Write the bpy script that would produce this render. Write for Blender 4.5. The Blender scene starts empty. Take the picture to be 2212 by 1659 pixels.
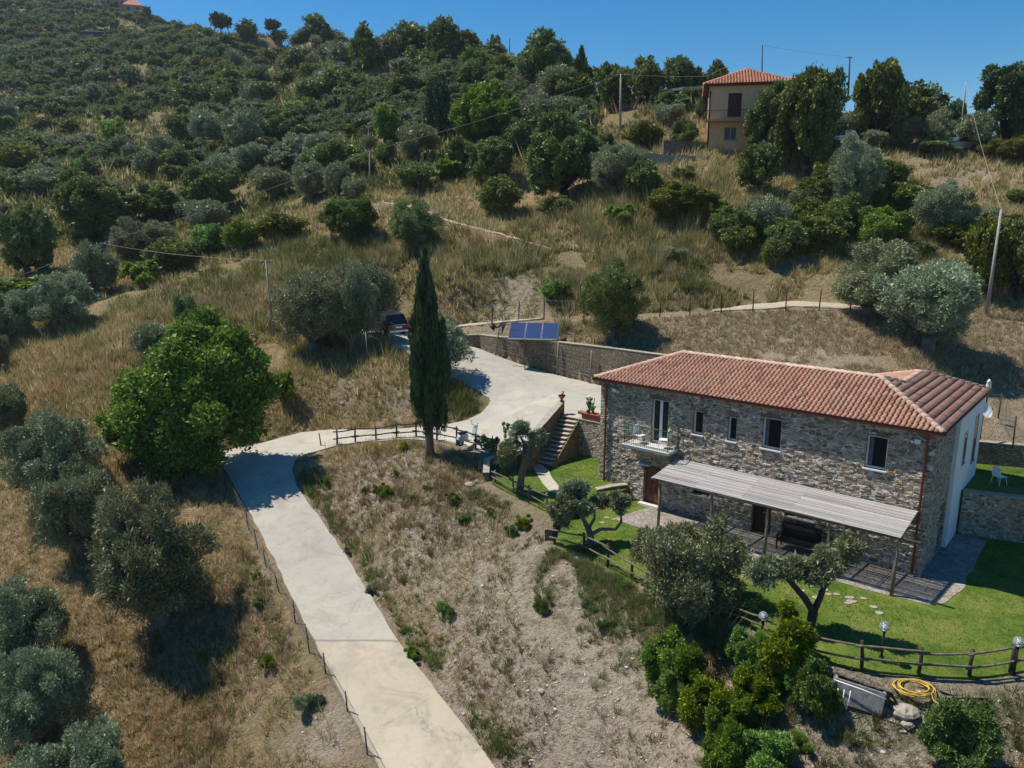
import bpy, math, random
import numpy as np
from mathutils import Vector, Matrix, kdtree
from mathutils.geometry import delaunay_2d_cdt
R = math.radians
C = bpy.context.scene.collection
scn = bpy.context.scene
# ------------------------------------------------------------------ camera, light
FPX, TH, HC = 1675.0, 0.216, 14.483          # focal length (in 2212-px photo units), pitch, camera height
cam = bpy.data.cameras.new('camera'); cam.sensor_width = 36; cam.lens = 36 * FPX / 2212
cam.clip_start = 0.5; cam.clip_end = 3000
camo = bpy.data.objects.new('camera', cam); C.objects.link(camo)
camo.location = (0, 0, HC); camo.rotation_euler = (math.pi / 2 - TH, 0, 0)
scn.camera = camo
SUN_EL, SX, SY = R(60.5), -0.935, 0.355        # sun up-left, behind the hill crest
w = bpy.data.worlds.new('World'); scn.world = w; w.use_nodes = True
nt = w.node_tree; nt.nodes.clear()
wo = nt.nodes.new('ShaderNodeOutputWorld'); bg = nt.nodes.new('ShaderNodeBackground')
sk = nt.nodes.new('ShaderNodeTexSky'); sk.sky_type = 'NISHITA'; sk.sun_disc = False
sk.sun_elevation = SUN_EL; sk.sun_rotation = math.atan2(SX, SY)
sk.air_density = 1.0; sk.dust_density = 0.25; sk.ozone_density = 3.0; sk.altitude = 400
bg.inputs[1].default_value = 0.078
hs = nt.nodes.new('ShaderNodeHueSaturation'); hs.inputs['Saturation'].default_value = 1.5; hs.inputs['Hue'].default_value = .498
nt.links.new(sk.outputs[0], hs.inputs['Color']); nt.links.new(hs.outputs[0], bg.inputs[0]); nt.links.new(bg.outputs[0], wo.inputs[0])
sl = bpy.data.lights.new('sun', 'SUN'); sl.energy = 4.3; sl.angle = R(0.53); sl.color = (1.0, 0.94, 0.84)
so = bpy.data.objects.new('sun', sl); C.objects.link(so)
sd = Vector((SX * math.cos(SUN_EL), SY * math.cos(SUN_EL), math.sin(SUN_EL)))
so.rotation_euler = sd.to_track_quat('Z', 'Y').to_euler(); so.location = (0, 0, 200)
scn.view_settings.view_transform = 'Standard'; scn.view_settings.look = 'None'
scn.view_settings.exposure = 0.54; scn.view_settings.gamma = 1
scn.cycles.max_bounces = 5; scn.cycles.diffuse_bounces = 2; scn.cycles.glossy_bounces = 2
scn.cycles.transmission_bounces = 3; scn.cycles.transparent_max_bounces = 4
scn.cycles.use_fast_gi = False

# ------------------------------------------------------------------ measuring helpers (photo -> world)
sT, cT = math.sin(TH), math.cos(TH)
def ray(px, py):
    u = (px - 1106) / FPX; v = (py - 829.5) / FPX
    return np.array([u, cT - v * sT, -sT - v * cT])
def onz(px, py, z):
    r = ray(px, py); t = (z - HC) / r[2]; return (float(r[0] * t), float(r[1] * t), z)
def ond(px, py, d):
    r = ray(px, py); t = d / r[1]; return (float(r[0] * t), d, float(r[2] * t + HC))
PH = -0.699
E1 = np.array([math.cos(PH), math.sin(PH)]); E2 = np.array([-math.sin(PH), math.cos(PH)])
OH = np.array([4.653, 39.211])
def hw(a, b, z=0.0):                         # house frame -> world
    q = OH + a * E1 + b * E2; return (float(q[0]), float(q[1]), z)

# ------------------------------------------------------------------ object helpers
def tag(o, label=None, cat=None, group=None, kind=None):
    if label: o['label'] = label
    if cat: o['category'] = cat
    if group: o['group'] = group
    if kind: o['kind'] = kind
    return o
def empty(name, loc=(0, 0, 0), rz=0, label=None, cat=None, group=None, scale=None):
    o = bpy.data.objects.new(name, None); C.objects.link(o); o.empty_display_size = 0.3
    o.location = loc; o.rotation_euler = (0, 0, rz)
    if scale: o.scale = scale
    return tag(o, label, cat, group)
def np_mesh(name, V, F, tone=None, mats=(), smooth=False, mi=None):
    """V (n,3); F (m,k) array with k=3 or 4, or list of such arrays"""
    me = bpy.data.meshes.new(name)
    Fs = F if isinstance(F, list) else [F]
    Fs = [f for f in Fs if len(f)]
    V = np.asarray(V, np.float32)
    me.vertices.add(len(V)); me.vertices.foreach_set('co', V.ravel())
    nl = sum(f.size for f in Fs); nf = sum(len(f) for f in Fs)
    me.loops.add(nl); me.polygons.add(nf)
    me.loops.foreach_set('vertex_index', np.concatenate([f.ravel() for f in Fs]).astype(np.int32))
    tot = np.concatenate([np.full(len(f), f.shape[1]) for f in Fs])
    st = np.concatenate([[0], np.cumsum(tot)[:-1]]).astype(np.int32)
    me.polygons.foreach_set('loop_start', st)
    if mi is not None: me.polygons.foreach_set('material_index', np.asarray(mi, np.int32))
    if smooth: me.polygons.foreach_set('use_smooth', np.ones(nf, bool))
    for m in mats: me.materials.append(m)
    if tone is not None:
        a = me.color_attributes.new('tone', 'FLOAT_COLOR', 'POINT')
        t = np.asarray(tone, np.float32)
        if t.ndim == 1: t = np.stack([t, t, t, np.ones_like(t)], 1)
        a.data.foreach_set('color', t.ravel())
    me.update(calc_edges=True); me.validate()
    return me
def link(name, me, parent=None, loc=None):
    o = bpy.data.objects.new(name, me); C.objects.link(o)
    if parent: o.parent = parent
    if loc: o.location = loc
    return o

class MB:
    """collects boxes, tubes and polygons; build() links them as one mesh object"""
    def __init__(s): s.v = []; s.f = []; s.m = []; s.sm = []; s.t = []; s.tone = 0.5; s.mi = 0
    def add(s, vs, fs, smooth=False):
        b = len(s.v); s.v += [tuple(map(float, p)) for p in vs]; s.t += [s.tone] * len(vs)
        for f in fs: s.f.append([b + i for i in f]); s.m.append(s.mi); s.sm.append(smooth)
    def box(s, x0, x1, y0, y1, z0, z1, M=None):
        vs = [(x, y, z) for z in (z0, z1) for y in (y0, y1) for x in (x0, x1)]
        if M is not None: vs = [M @ Vector(p) for p in vs]
        s.add(vs, [(0, 2, 3, 1), (4, 5, 7, 6), (0, 1, 5, 4), (2, 6, 7, 3), (1, 3, 7, 5), (0, 4, 6, 2)])
    def beam(s, a, b, wd, ht=None, up=(0, 0, 1)):
        a, b = Vector(a), Vector(b); ht = ht or wd
        d = (b - a).normalized(); sx = d.cross(Vector(up))
        if sx.length < 1e-4: sx = d.cross(Vector((1, 0, 0)))
        sx.normalize(); uy = sx.cross(d)
        vs = [p + sx * (i * wd / 2) + uy * (j * ht / 2) for p in (a, b) for j in (-1, 1) for i in (-1, 1)]
        s.add(vs, [(0, 1, 3, 2), (4, 6, 7, 5), (0, 4, 5, 1), (2, 3, 7, 6), (0, 2, 6, 4), (1, 5, 7, 3)])
    def tube(s, pts, rad, n=8, caps=True, smooth=True):
        pts = [Vector(p) for p in pts]
        if not hasattr(rad, '__len__'): rad = [rad] * len(pts)
        vs = []; prev = None
        for i, p in enumerate(pts):
            d = (pts[min(i + 1, len(pts) - 1)] - pts[max(i - 1, 0)])
            d = d.normalized() if d.length > 1e-6 else Vector((0, 0, 1))
            ref = prev if prev is not None else (Vector((1, 0, 0)) if abs(d.x) < 0.9 else Vector((0, 1, 0)))
            a = (ref - d * ref.dot(d)); a.normalize(); prev = a; b = d.cross(a)
            for k in range(n):
                t = 2 * math.pi * k / n; vs.append(p + (a * math.cos(t) + b * math.sin(t)) * rad[i])
        fs = []
        for i in range(len(pts) - 1):
            for k in range(n):
                fs.append((i * n + k, i * n + (k + 1) % n, (i + 1) * n + (k + 1) % n, (i + 1) * n + k))
        s.add(vs, fs, smooth)
        if caps:
            b = len(s.v) - len(vs)
            s.f.append([b + k for k in range(n)][::-1]); s.m.append(s.mi); s.sm.append(False)
            s.f.append([b + (len(pts) - 1) * n + k for k in range(n)]); s.m.append(s.mi); s.sm.append(False)
    def lathe(s, prof, c=(0, 0, 0), n=16):   # prof: [(r,z)]
        s.tube([(c[0], c[1], c[2] + z) for r, z in prof], [max(r, 1e-4) for r, z in prof], n)
    def prism(s, poly, axis, a, b):          # poly in the other two axes, extruded along axis from a to b
        def P(p, t):
            return (t, p[0], p[1]) if axis == 'x' else (p[0], t, p[1]) if axis == 'y' else (p[0], p[1], t)
        n = len(poly); s.add([P(p, a) for p in poly] + [P(p, b) for p in poly],
            [tuple(range(n))[::-1], tuple(range(n, 2 * n))] + [(i, (i + 1) % n, n + (i + 1) % n, n + i) for i in range(n)])
    def ball(s, c, r, n=10, m=7):
        rx, ry, rz = r if hasattr(r, '__len__') else (r, r, r)
        vs = [(c[0], c[1], c[2] - rz)]
        for j in range(1, m):
            ph = math.pi * j / m - math.pi / 2
            for i in range(n):
                t = 2 * math.pi * i / n
                vs.append((c[0] + rx * math.cos(ph) * math.cos(t), c[1] + ry * math.cos(ph) * math.sin(t), c[2] + rz * math.sin(ph)))
        vs.append((c[0], c[1], c[2] + rz)); fs = []
        for i in range(n):
            fs.append((0, 1 + (i + 1) % n, 1 + i)); fs.append((len(vs) - 1, 1 + (m - 2) * n + i, 1 + (m - 2) * n + (i + 1) % n))
            for j in range(m - 2):
                fs.append((1 + j * n + i, 1 + j * n + (i + 1) % n, 1 + (j + 1) * n + (i + 1) % n, 1 + (j + 1) * n + i))
        s.add(vs, fs, True)
    def build(s, name, mats, parent=None, bevel=0, tone=False):
        me = bpy.data.meshes.new(name); me.from_pydata(s.v, [], s.f)
        for m in (mats if isinstance(mats, (list, tuple)) else [mats]): me.materials.append(m)
        me.polygons.foreach_set('material_index', s.m); me.polygons.foreach_set('use_smooth', s.sm)
        if tone:
            a = me.color_attributes.new('tone', 'FLOAT_COLOR', 'POINT')
            t = np.array(s.t, np.float32); a.data.foreach_set('color', np.stack([t, t, t, np.ones_like(t)], 1).ravel())
        me.update(); o = link(name, me, parent)
        if bevel:
            b = o.modifiers.new('bevel', 'BEVEL'); b.width = bevel; b.segments = 2; b.limit_method = 'ANGLE'
        return o

# ------------------------------------------------------------------ materials
class N:
    def __init__(s, name):
        s.m = bpy.data.materials.new(name); s.m.use_nodes = True; s.t = s.m.node_tree; s.n = s.t.nodes; s.n.clear()
        s.out = s.n.new('ShaderNodeOutputMaterial'); s.b = s.n.new('ShaderNodeBsdfPrincipled')
        s.t.links.new(s.b.outputs[0], s.out.inputs[0]); s.co = None
    def L(s, a, b): s.t.links.new(a, b)
    def set(s, sock, v):
        if hasattr(v, 'node'): s.L(v, sock)
        else:
            if hasattr(v, '__len__') and len(v) == 3 and sock.type == 'RGBA': v = (*v, 1)
            sock.default_value = v
    def coord(s, kind='Object', scale=(1, 1, 1), rot=(0, 0, 0)):
        c = s.n.new('ShaderNodeTexCoord'); m = s.n.new('ShaderNodeMapping')
        m.inputs['Scale'].default_value = scale; m.inputs['Rotation'].default_value = rot
        s.L(c.outputs[kind], m.inputs[0]); return m.outputs[0]
    def noise(s, co, scale, det=4, rough=.55, dist=0):
        n = s.n.new('ShaderNodeTexNoise'); n.inputs['Scale'].default_value = scale; n.inputs['Detail'].default_value = det
        n.inputs['Roughness'].default_value = rough; n.inputs['Distortion'].default_value = dist
        s.L(co, n.inputs['Vector']); return n.outputs['Fac']
    def vor(s, co, scale, feat='F1', out='Distance', rand=1):
        n = s.n.new('ShaderNodeTexVoronoi'); n.feature = feat; n.inputs['Scale'].default_value = scale
        n.inputs['Randomness'].default_value = rand; s.L(co, n.inputs['Vector']); return n.outputs[out]
    def ramp(s, f, stops, interp='LINEAR'):
        r = s.n.new('ShaderNodeValToRGB'); r.color_ramp.interpolation = interp; e = r.color_ramp.elements
        while len(e) > 1: e.remove(e[0])
        for i, (p, c) in enumerate(stops):
            x = e[0] if i == 0 else e.new(p); x.position = p; x.color = (*c, 1) if len(c) == 3 else c
        s.L(f, r.inputs[0]); return r.outputs[0]
    def mix(s, f, a, b, mode='MIX'):
        x = s.n.new('ShaderNodeMix'); x.data_type = 'RGBA'; x.blend_type = mode
        s.set(x.inputs[0], f); s.set(x.inputs[6], a); s.set(x.inputs[7], b); return x.outputs[2]
    def math(s, op, a, b=0.0, clamp=False):
        x = s.n.new('ShaderNodeMath'); x.operation = op; x.use_clamp = clamp; s.set(x.inputs[0], a); s.set(x.inputs[1], b); return x.outputs[0]
    def mr(s, v, a, b, c=0., d=1.):
        x = s.n.new('ShaderNodeMapRange'); s.set(x.inputs[0], v)
        for i, q in enumerate((a, b, c, d)): x.inputs[i + 1].default_value = q
        return x.outputs[0]
    def attr(s, name='tone'):
        a = s.n.new('ShaderNodeAttribute'); a.attribute_name = name; return a.outputs['Color']
    def sep(s, c):
        x = s.n.new('ShaderNodeSeparateColor'); s.L(c, x.inputs[0]); return x.outputs
    def rnd(s): return s.n.new('ShaderNodeObjectInfo').outputs['Random']
    def hsv(s, c, h=.5, sa=1., v=1.):
        x = s.n.new('ShaderNodeHueSaturation'); s.set(x.inputs['Hue'], h); s.set(x.inputs['Saturation'], sa); s.set(x.inputs['Value'], v)
        s.set(x.inputs['Color'], c); return x.outputs[0]
    def bump(s, h, st=.5, d=.02):
        x = s.n.new('ShaderNodeBump'); x.inputs['Strength'].default_value = st; x.inputs['Distance'].default_value = d
        s.L(h, x.inputs['Height']); s.L(x.outputs[0], s.b.inputs['Normal'])
    def fin(s, col=None, rough=.85, metal=0, spec=.3):
        if col is not None: s.set(s.b.inputs['Base Color'], col)
        s.set(s.b.inputs['Roughness'], rough); s.b.inputs['Metallic'].default_value = metal
        s.b.inputs['Specular IOR Level'].default_value = spec; return s.m

def plain(name, col, rough=.7, metal=0, var=.15, sc=6, spec=.3):
    n = N(name); co = n.coord(); f = n.noise(co, sc, 5)
    c = n.mix(n.mr(f, .3, .7), tuple(x * (1 - var) for x in col), tuple(min(1, x * (1 + var)) for x in col))
    n.bump(f, .15, .01); return n.fin(c, rough, metal, spec)
def stone_mat(name, cols, mortar, sc=(4.2, 4.2, 9.0), mw=.035, bump=.9):
    n = N(name); co = n.coord(scale=sc)
    wn = n.noise(co, 1.3, 2); sh = n.n.new('ShaderNodeVectorMath'); sh.operation = 'ADD'
    n.L(co, sh.inputs[0]); cm = n.n.new('ShaderNodeCombineXYZ'); k = n.math('MULTIPLY', wn, .9)
    n.L(k, cm.inputs[2]); n.L(k, cm.inputs[0]); n.L(cm.outputs[0], sh.inputs[1]); co2 = sh.outputs[0]
    cell = n.vor(co2, 1, 'F1', 'Color', .85); r = n.sep(cell)[0]
    ed = n.vor(co2, 1, 'DISTANCE_TO_EDGE', 'Distance', .85)
    c = n.ramp(r, [(i / (len(cols) - 1), q) for i, q in enumerate(cols)])
    f = n.noise(n.coord(scale=(1, 1, 1)), 22, 4); c = n.mix(n.mr(f, .3, .75, 0, .45), c, (.07, .055, .045))
    big = n.noise(n.coord(), .55, 3); c = n.hsv(c, .5, 1., n.mr(big, .3, .7, .8, 1.2))
    mk = n.mr(ed, mw * .5, mw * 1.8, 1, 0); c = n.mix(n.math('MULTIPLY', mk, n.mr(f, .2, .6, .7, 1)), c, mortar)
    hh = n.math('ADD', n.mr(ed, 0, .12, 0, 1), n.math('MULTIPLY', f, .5)); n.bump(hh, bump, .09)
    return n.fin(c, .9, 0, .2)
M = {}
VILLA_ST = [(.10, .08, .06), (.24, .17, .11), (.15, .125, .11), (.34, .26, .17), (.26, .21, .17), (.42, .36, .29), (.17, .12, .085)]
M['stone'] = stone_mat('villa_stone', VILLA_ST, (.55, .51, .46), sc=(3.3, 3.3, 7.2), mw=.065, bump=.85)
_w = M['stone'].node_tree; _h = _w.nodes.new('ShaderNodeHueSaturation'); _b = [q for q in _w.nodes if q.type == 'BSDF_PRINCIPLED'][0]; _l = _b.inputs['Base Color'].links[0].from_socket; _h.inputs['Value'].default_value = 1.34; _h.inputs['Saturation'].default_value = 1.22; _w.links.new(_l, _h.inputs['Color']); _w.links.new(_h.outputs[0], _b.inputs['Base Color'])
M['stone_ochre'] = stone_mat('garden_wall_stone', [(.20, .14, .08), (.28, .20, .11), (.16, .115, .075), (.34, .26, .16), (.25, .19, .12)], (.30, .25, .185), sc=(4.5, 4.5, 7.5), mw=.05)
M['stone_grey'] = stone_mat('dry_wall_stone', [(.19, .155, .115), (.29, .235, .165), (.24, .20, .155), (.38, .31, .22), (.16, .13, .10)], (.20, .165, .12), sc=(4.5, 4.5, 8), mw=.05)
M['cap'] = plain('wall_cap_stone', (.33, .29, .23), .85, var=.25, sc=5)
M['white_wall'] = plain('white_plaster', (.74, .75, .76), .8, var=.04, sc=1.5)
M['grey_plaster'] = plain('plaster_surround', (.40, .385, .36), .85, var=.12, sc=3)
M['white_paint'] = plain('white_paint', (.75, .75, .73), .45, var=.03)
M['white_plastic'] = plain('white_plastic', (.8, .8, .78), .4, var=.02)
M['marble'] = plain('pale_marble', (.62, .60, .56), .45, var=.08, sc=3)
M['red_gutter'] = plain('red_brown_gutter', (.20, .045, .03), .35, .0, var=.12, sc=3)
M['wood_door'] = plain('reddish_door_wood', (.16, .055, .03), .5, var=.3, sc=9)
M['dark_wood'] = plain('dark_wood', (.045, .03, .022), .8, var=.35, sc=9)
M['post_wood'] = plain('weathered_post_wood', (.20, .155, .11), .85, var=.35, sc=7)
M['rail_wood'] = plain('grey_rail_wood', (.15, .12, .095), .85, var=.4, sc=7)
M['rusty'] = plain('rusty_iron', (.055, .033, .024), .75, .3, var=.4, sc=15)
M['concrete_post'] = plain('concrete_post', (.20, .175, .15), .9, var=.2)
M['pole'] = plain('pole_concrete', (.33, .31, .28), .85, var=.12)
M['pole_dark'] = plain('pole_dark_wood', (.055, .045, .035), .85, var=.25)
M['pole_green'] = plain('pole_green', (.03, .06, .045), .6, var=.2)
M['black'] = plain('black_paint', (.018, .018, .02), .4, var=.2)
M['black_matt'] = plain('black_cloth', (.012, .012, .014), .85, var=.3)
M['green_iron'] = plain('green_iron', (.045, .12, .08), .5, .2, var=.2)
M['cable'] = plain('pale_cable', (.36, .34, .31), .6, var=.05)
M['cable_dark'] = plain('dark_cable', (.04, .045, .05), .6, var=.05)
M['wire'] = plain('galvanised_wire', (.22, .21, .20), .5, .6, var=.1)
M['terracotta'] = plain('terracotta', (.38, .11, .055), .75, var=.2)
M['trunk_grey'] = plain('grey_bark', (.16, .135, .11), .95, var=.4, sc=9)
M['trunk_dark'] = plain('dark_bark', (.055, .045, .037), .95, var=.4, sc=9)
M['rubber'] = plain('rubber', (.015, .015, .015), .8, var=.1)
M['chrome'] = plain('bright_metal', (.6, .6, .62), .25, .9, var=.05)
M['yellow'] = plain('yellow_hose', (.62, .40, .06), .5, var=.2)
M['green_net'] = plain('green_net', (.02, .35, .18), .6, var=.3)
M['curtain'] = plain('curtain', (.10, .11, .13), .9, var=.3)
def glass(name, col, rough=.08):
    n = N(name); return n.fin(col, rough, 0, .6)
M['pane'] = glass('dark_window_glass', (.010, .012, .016))
M['panel_glass'] = glass('collector_glass', (.035, .055, .13), .12)
n = N('clear_globe'); n.b.inputs['Transmission Weight'].default_value = .85; M['globe'] = n.fin((.9, .92, .93), .08, 0, .6)
n = N('red_lamp_glass'); M['red_glass'] = n.fin((.35, .02, .02), .2, 0, .5)
n = N('green_red_paint'); 
def paint(name, col):
    n = N(name); n.b.inputs['Coat Weight'].default_value = .6; n.b.inputs['Coat Roughness'].default_value = .08
    return n.fin(col, .35, .3, .5)
M['car_dark'] = paint('dark_car_paint', (.035, .033, .037)); M['car_white'] = paint('white_car_paint', (.75, .75, .75))
M['scooter_paint'] = paint('pale_scooter_paint', (.55, .62, .66)); M['car_grey'] = paint('grey_car_paint', (.2, .21, .23))
# roof tiles
def tile_mat(name, cols):
    n = N(name); t = n.sep(n.attr())[0]
    c = n.ramp(t, [(i / (len(cols) - 1), q) for i, q in enumerate(cols)])
    f = n.noise(n.coord(), 14, 5); c = n.mix(n.mr(f, .45, .75, 0, .55), c, (.15, .085, .06))
    g = n.noise(n.coord(), 1.1, 3); c = n.mix(n.mr(g, .50, .66, 0, .32), c, (.27, .19, .14))
    n.bump(f, .2, .01); return n.fin(c, .85, 0, .25)
M['tile'] = tile_mat('roof_tile', [(.24, .12, .085), (.37, .18, .12), (.45, .235, .155), (.40, .20, .14), (.47, .29, .20), (.33, .18, .13)])
M['tile_cap'] = tile_mat('ridge_tile', [(.50, .34, .26), (.58, .43, .34), (.46, .30, .22)])
M['tile_red'] = tile_mat('red_roof_tile', [(.46, .16, .09), (.56, .23, .13), (.62, .28, .17), (.52, .19, .11)])
M['under_tile'] = plain('roof_channel', (.12, .045, .03), .9, var=.3)
# foliage
def leaf_mat(name, lo, hi, trans=.22, rough=.55, spec=.35, hv=.03):
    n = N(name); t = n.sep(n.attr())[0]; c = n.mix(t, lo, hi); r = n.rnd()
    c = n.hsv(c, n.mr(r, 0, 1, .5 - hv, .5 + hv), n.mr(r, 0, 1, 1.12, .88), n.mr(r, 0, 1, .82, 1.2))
    n.fin(c, rough, 0, spec)
    tr = n.n.new('ShaderNodeBsdfTranslucent'); n.L(c, tr.inputs[0]); mx = n.n.new('ShaderNodeMixShader')
    mx.inputs[0].default_value = trans; n.L(n.b.outputs[0], mx.inputs[1]); n.L(tr.outputs[0], mx.inputs[2])
    n.L(mx.outputs[0], n.out.inputs[0]); return n.m
M['olive'] = leaf_mat('olive_leaves', (.088, .110, .050), (.36, .405, .22), .12, .5, .4)
M['oak'] = leaf_mat('oak_leaves', (.052, .082, .018), (.245, .295, .075))
M['fig'] = leaf_mat('broad_green_leaves', (.050, .105, .012), (.27, .40, .055), .25)
M['shrub'] = leaf_mat('mastic_leaves', (.050, .084, .016), (.25, .305, .055), .2, hv=.035)
M['bright'] = leaf_mat('bright_leaves', (.075, .14, .016), (.33, .43, .07), .3)
M['cypress'] = leaf_mat('cypress_leaves', (.018, .040, .013), (.085, .135, .042), .1)
M['pine'] = leaf_mat('pine_needles', (.030, .055, .018), (.13, .18, .055), .12)
M['cactus'] = leaf_mat('prickly_pear', (.05, .11, .04), (.16, .25, .11), .05, .5, hv=.01)
M['grass_blades'] = None
def grass_mat():
    n = N('grass_blades'); c = n.attr(); n.fin(c, .8, 0, .15)
    tr = n.n.new('ShaderNodeBsdfTranslucent'); n.L(c, tr.inputs[0]); mx = n.n.new('ShaderNodeMixShader')
    mx.inputs[0].default_value = .38; n.L(n.b.outputs[0], mx.inputs[1]); n.L(tr.outputs[0], mx.inputs[2])
    n.L(mx.outputs[0], n.out.inputs[0]); return n.m
M['grass_blades'] = grass_mat()
n = N('stones'); t = n.sep(n.attr())[0]; f = n.noise(n.coord(), 9, 4)
c = n.mix(t, (.26, .21, .155), (.62, .58, .50)); c = n.mix(n.mr(f, .4, .7, 0, .4), c, (.25, .19, .13)); M['stones'] = n.fin(c, .9)
# ground
def ground_mat():
    n = N('hill_ground'); co = n.coord(); z = n.sep(n.attr())
    a = n.noise(co, .35, 5, .6); b = n.noise(co, 1.7, 6, .65); d = n.noise(co, 7, 6, .7); e = n.noise(co, 26, 4, .7)
    dry = n.ramp(n.math('ADD', n.math('MULTIPLY', b, .55), n.math('MULTIPLY', d, .45)), [(.34, (.12, .085, .045)), (.45, (.235, .17, .095)), (.55, (.34, .255, .15)), (.66, (.43, .35, .22))])
    dry = n.mix(n.mr(a, .42, .62, 0, .45), dry, (.21, .185, .075))
    dry = n.hsv(dry, .5, 1., 1.15)
    ora = n.ramp(d, [(.33, (.16, .085, .035)), (.5, (.33, .19, .085)), (.66, (.44, .29, .15))])
    c = n.mix(n.math('MULTIPLY', z[2], n.mr(b, .3, .6), True), dry, ora)
    bare = n.ramp(n.math('ADD', n.math('MULTIPLY', d, .6), n.math('MULTIPLY', e, .4)), [(.33, (.19, .145, .105)), (.44, (.33, .27, .205)), (.54, (.43, .365, .29)), (.66, (.58, .52, .43))])
    bare = n.hsv(bare, .495, .95, 1.42)
    veg = n.mr(n.math('ADD', n.math('MULTIPLY', b, .5), n.math('MULTIPLY', d, .5)), .49, .57, 0, .85)
    bare = n.mix(veg, bare, n.mix(n.mr(a, .4, .6), (.20, .15, .10), (.13, .12, .06)))
    c = n.mix(n.math('MULTIPLY', z[0], n.mr(b, .25, .5, .5, 1), True), c, bare)
    pb = n.vor(n.coord(), 11, 'F1', 'Color'); pr_ = n.sep(pb)[0]; pd_ = n.vor(n.coord(), 11, 'F1', 'Distance')
    peb = n.math('MULTIPLY', n.mr(pr_, .72, .74), n.mr(pd_, .32, .22))
    c = n.mix(n.math('MULTIPLY', peb, n.math('ADD', n.math('MULTIPLY', z[0], .8), .12)), c, (.60, .56, .49))
    dk = n.noise(co, 3.1, 7, .8); c = n.mix(n.mr(dk, .54, .66, 0, .6), c, (.085, .07, .04))
    grn = n.ramp(d, [(.35, (.045, .06, .02)), (.55, (.10, .13, .04)), (.7, (.19, .20, .075))])
    c = n.mix(n.math('MULTIPLY', z[1], n.mr(b, .35, .6), True), c, grn)
    h = n.math('ADD', n.math('ADD', n.math('MULTIPLY', b, 1.6), d), n.math('MULTIPLY', e, .45)); n.bump(h, 1.0, .22)
    return n.fin(c, .95, 0, .1)
M['ground'] = ground_mat()
def concrete_mat():
    n = N('driveway_concrete'); co = n.coord(); a = n.noise(co, .16, 4, .6, .6); b = n.noise(co, .9, 6, .7, .5); d = n.noise(co, 9, 5, .7)
    sx = n.n.new('ShaderNodeSeparateXYZ'); n.L(n.coord(), sx.inputs[0]); v_ = n.math('ADD', n.math('ADD', n.math('MULTIPLY', sx.outputs[0], JN[0]), n.math('MULTIPLY', sx.outputs[1], JN[1])), n.math('MULTIPLY', n.math('SUBTRACT', b, .5), .22))
    z = n.mr(v_, JN[2] - .05, JN[2] + .05, 1, 0); jl = n.mr(n.math('ABSOLUTE', n.math('SUBTRACT', v_, JN[2] + .06)), .0, .09, .75, 0)
    c = n.mix(n.mr(a, .38, .62), (.44, .425, .385), (.53, .50, .425)); c2 = n.mix(n.mr(a, .38, .62), (.52, .46, .355), (.60, .53, .41))
    c = n.mix(z, c, c2)
    c = n.mix(n.mr(b, .48, .72, 0, .55), c, (.35, .33, .285)); c = n.mix(n.mr(b, .40, .28, 0, .5), c, (.63, .60, .53))
    c = n.mix(n.mr(d, .5, .75, 0, .35), c, (.36, .32, .26))
    c = n.mix(.10, n.hsv(c, .5, 1.15, .83), (.40, .335, .24)); st = n.noise(co, .45, 7, .75, 1.2); c = n.mix(n.mr(st, .50, .66, 0, .6), c, (.27, .235, .185)); st2 = n.noise(co, 2.2, 7, .8, .4); c = n.mix(n.mr(st2, .55, .72, 0, .45), c, (.29, .255, .205))
    wv_ = n.n.new('ShaderNodeVectorMath'); wv_.operation = 'ADD'; n.L(co, wv_.inputs[0]); cx_ = n.n.new('ShaderNodeCombineXYZ'); k_ = n.math('MULTIPLY', n.noise(co, 1.2, 4, .7), 1.6); n.L(k_, cx_.inputs[0]); n.L(k_, cx_.inputs[1]); n.L(cx_.outputs[0], wv_.inputs[1])
    ck = n.vor(wv_.outputs[0], .17, 'DISTANCE_TO_EDGE'); c = n.mix(n.math('MULTIPLY', n.mr(ck, .0, .0045, .55, 0), n.mr(st, .4, .55)), c, (.17, .15, .12))
    c = n.mix(jl, c, (.16, .145, .12))
    n.bump(n.math('ADD', d, b), .12, .02); return n.fin(c, .8, 0, .25)
_a, _b = onz(690, 1387, -3.6), onz(866, 1378, -3.6); _n = (-(_b[1] - _a[1]), _b[0] - _a[0]); _l = math.hypot(*_n); JN = (_n[0] / _l, _n[1] / _l, (_n[0] * _a[0] + _n[1] * _a[1]) / _l)
M['concrete'] = concrete_mat()
def lawn_mat():
    n = N('lawn_grass'); co = n.coord(); a = n.noise(co, .5, 4, .6, .4); b = n.noise(co, 3.2, 5, .7); d = n.noise(co, 30, 4, .8)
    c = n.ramp(n.math('ADD', n.math('MULTIPLY', a, .55), n.math('MULTIPLY', b, .45)), [(.36, (.050, .100, .010)), (.46, (.088, .150, .016)), (.53, (.135, .185, .026)), (.60, (.19, .205, .048)), (.68, (.26, .235, .09))])
    c = n.mix(n.mr(d, .35, .7), n.hsv(c, .5, 1, .6), n.hsv(c, .5, 1, 1.25)); n.bump(n.math('ADD', d, b), .8, .04)
    return n.fin(c, .85, 0, .2)
M['lawn'] = lawn_mat()
M['paving'] = stone_mat('garden_paving', [(.26, .23, .20), (.36, .32, .28), (.31, .265, .22), (.42, .38, .33)], (.20, .17, .14), sc=(3.3, 3.3, 3.3), mw=.05, bump=.4)
M['track'] = plain('dirt_track', (.39, .32, .235), .95, var=.25, sc=2.5)
M['gravel_path'] = plain('path_slab', (.42, .375, .31), .9, var=.12, sc=5)

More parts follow.
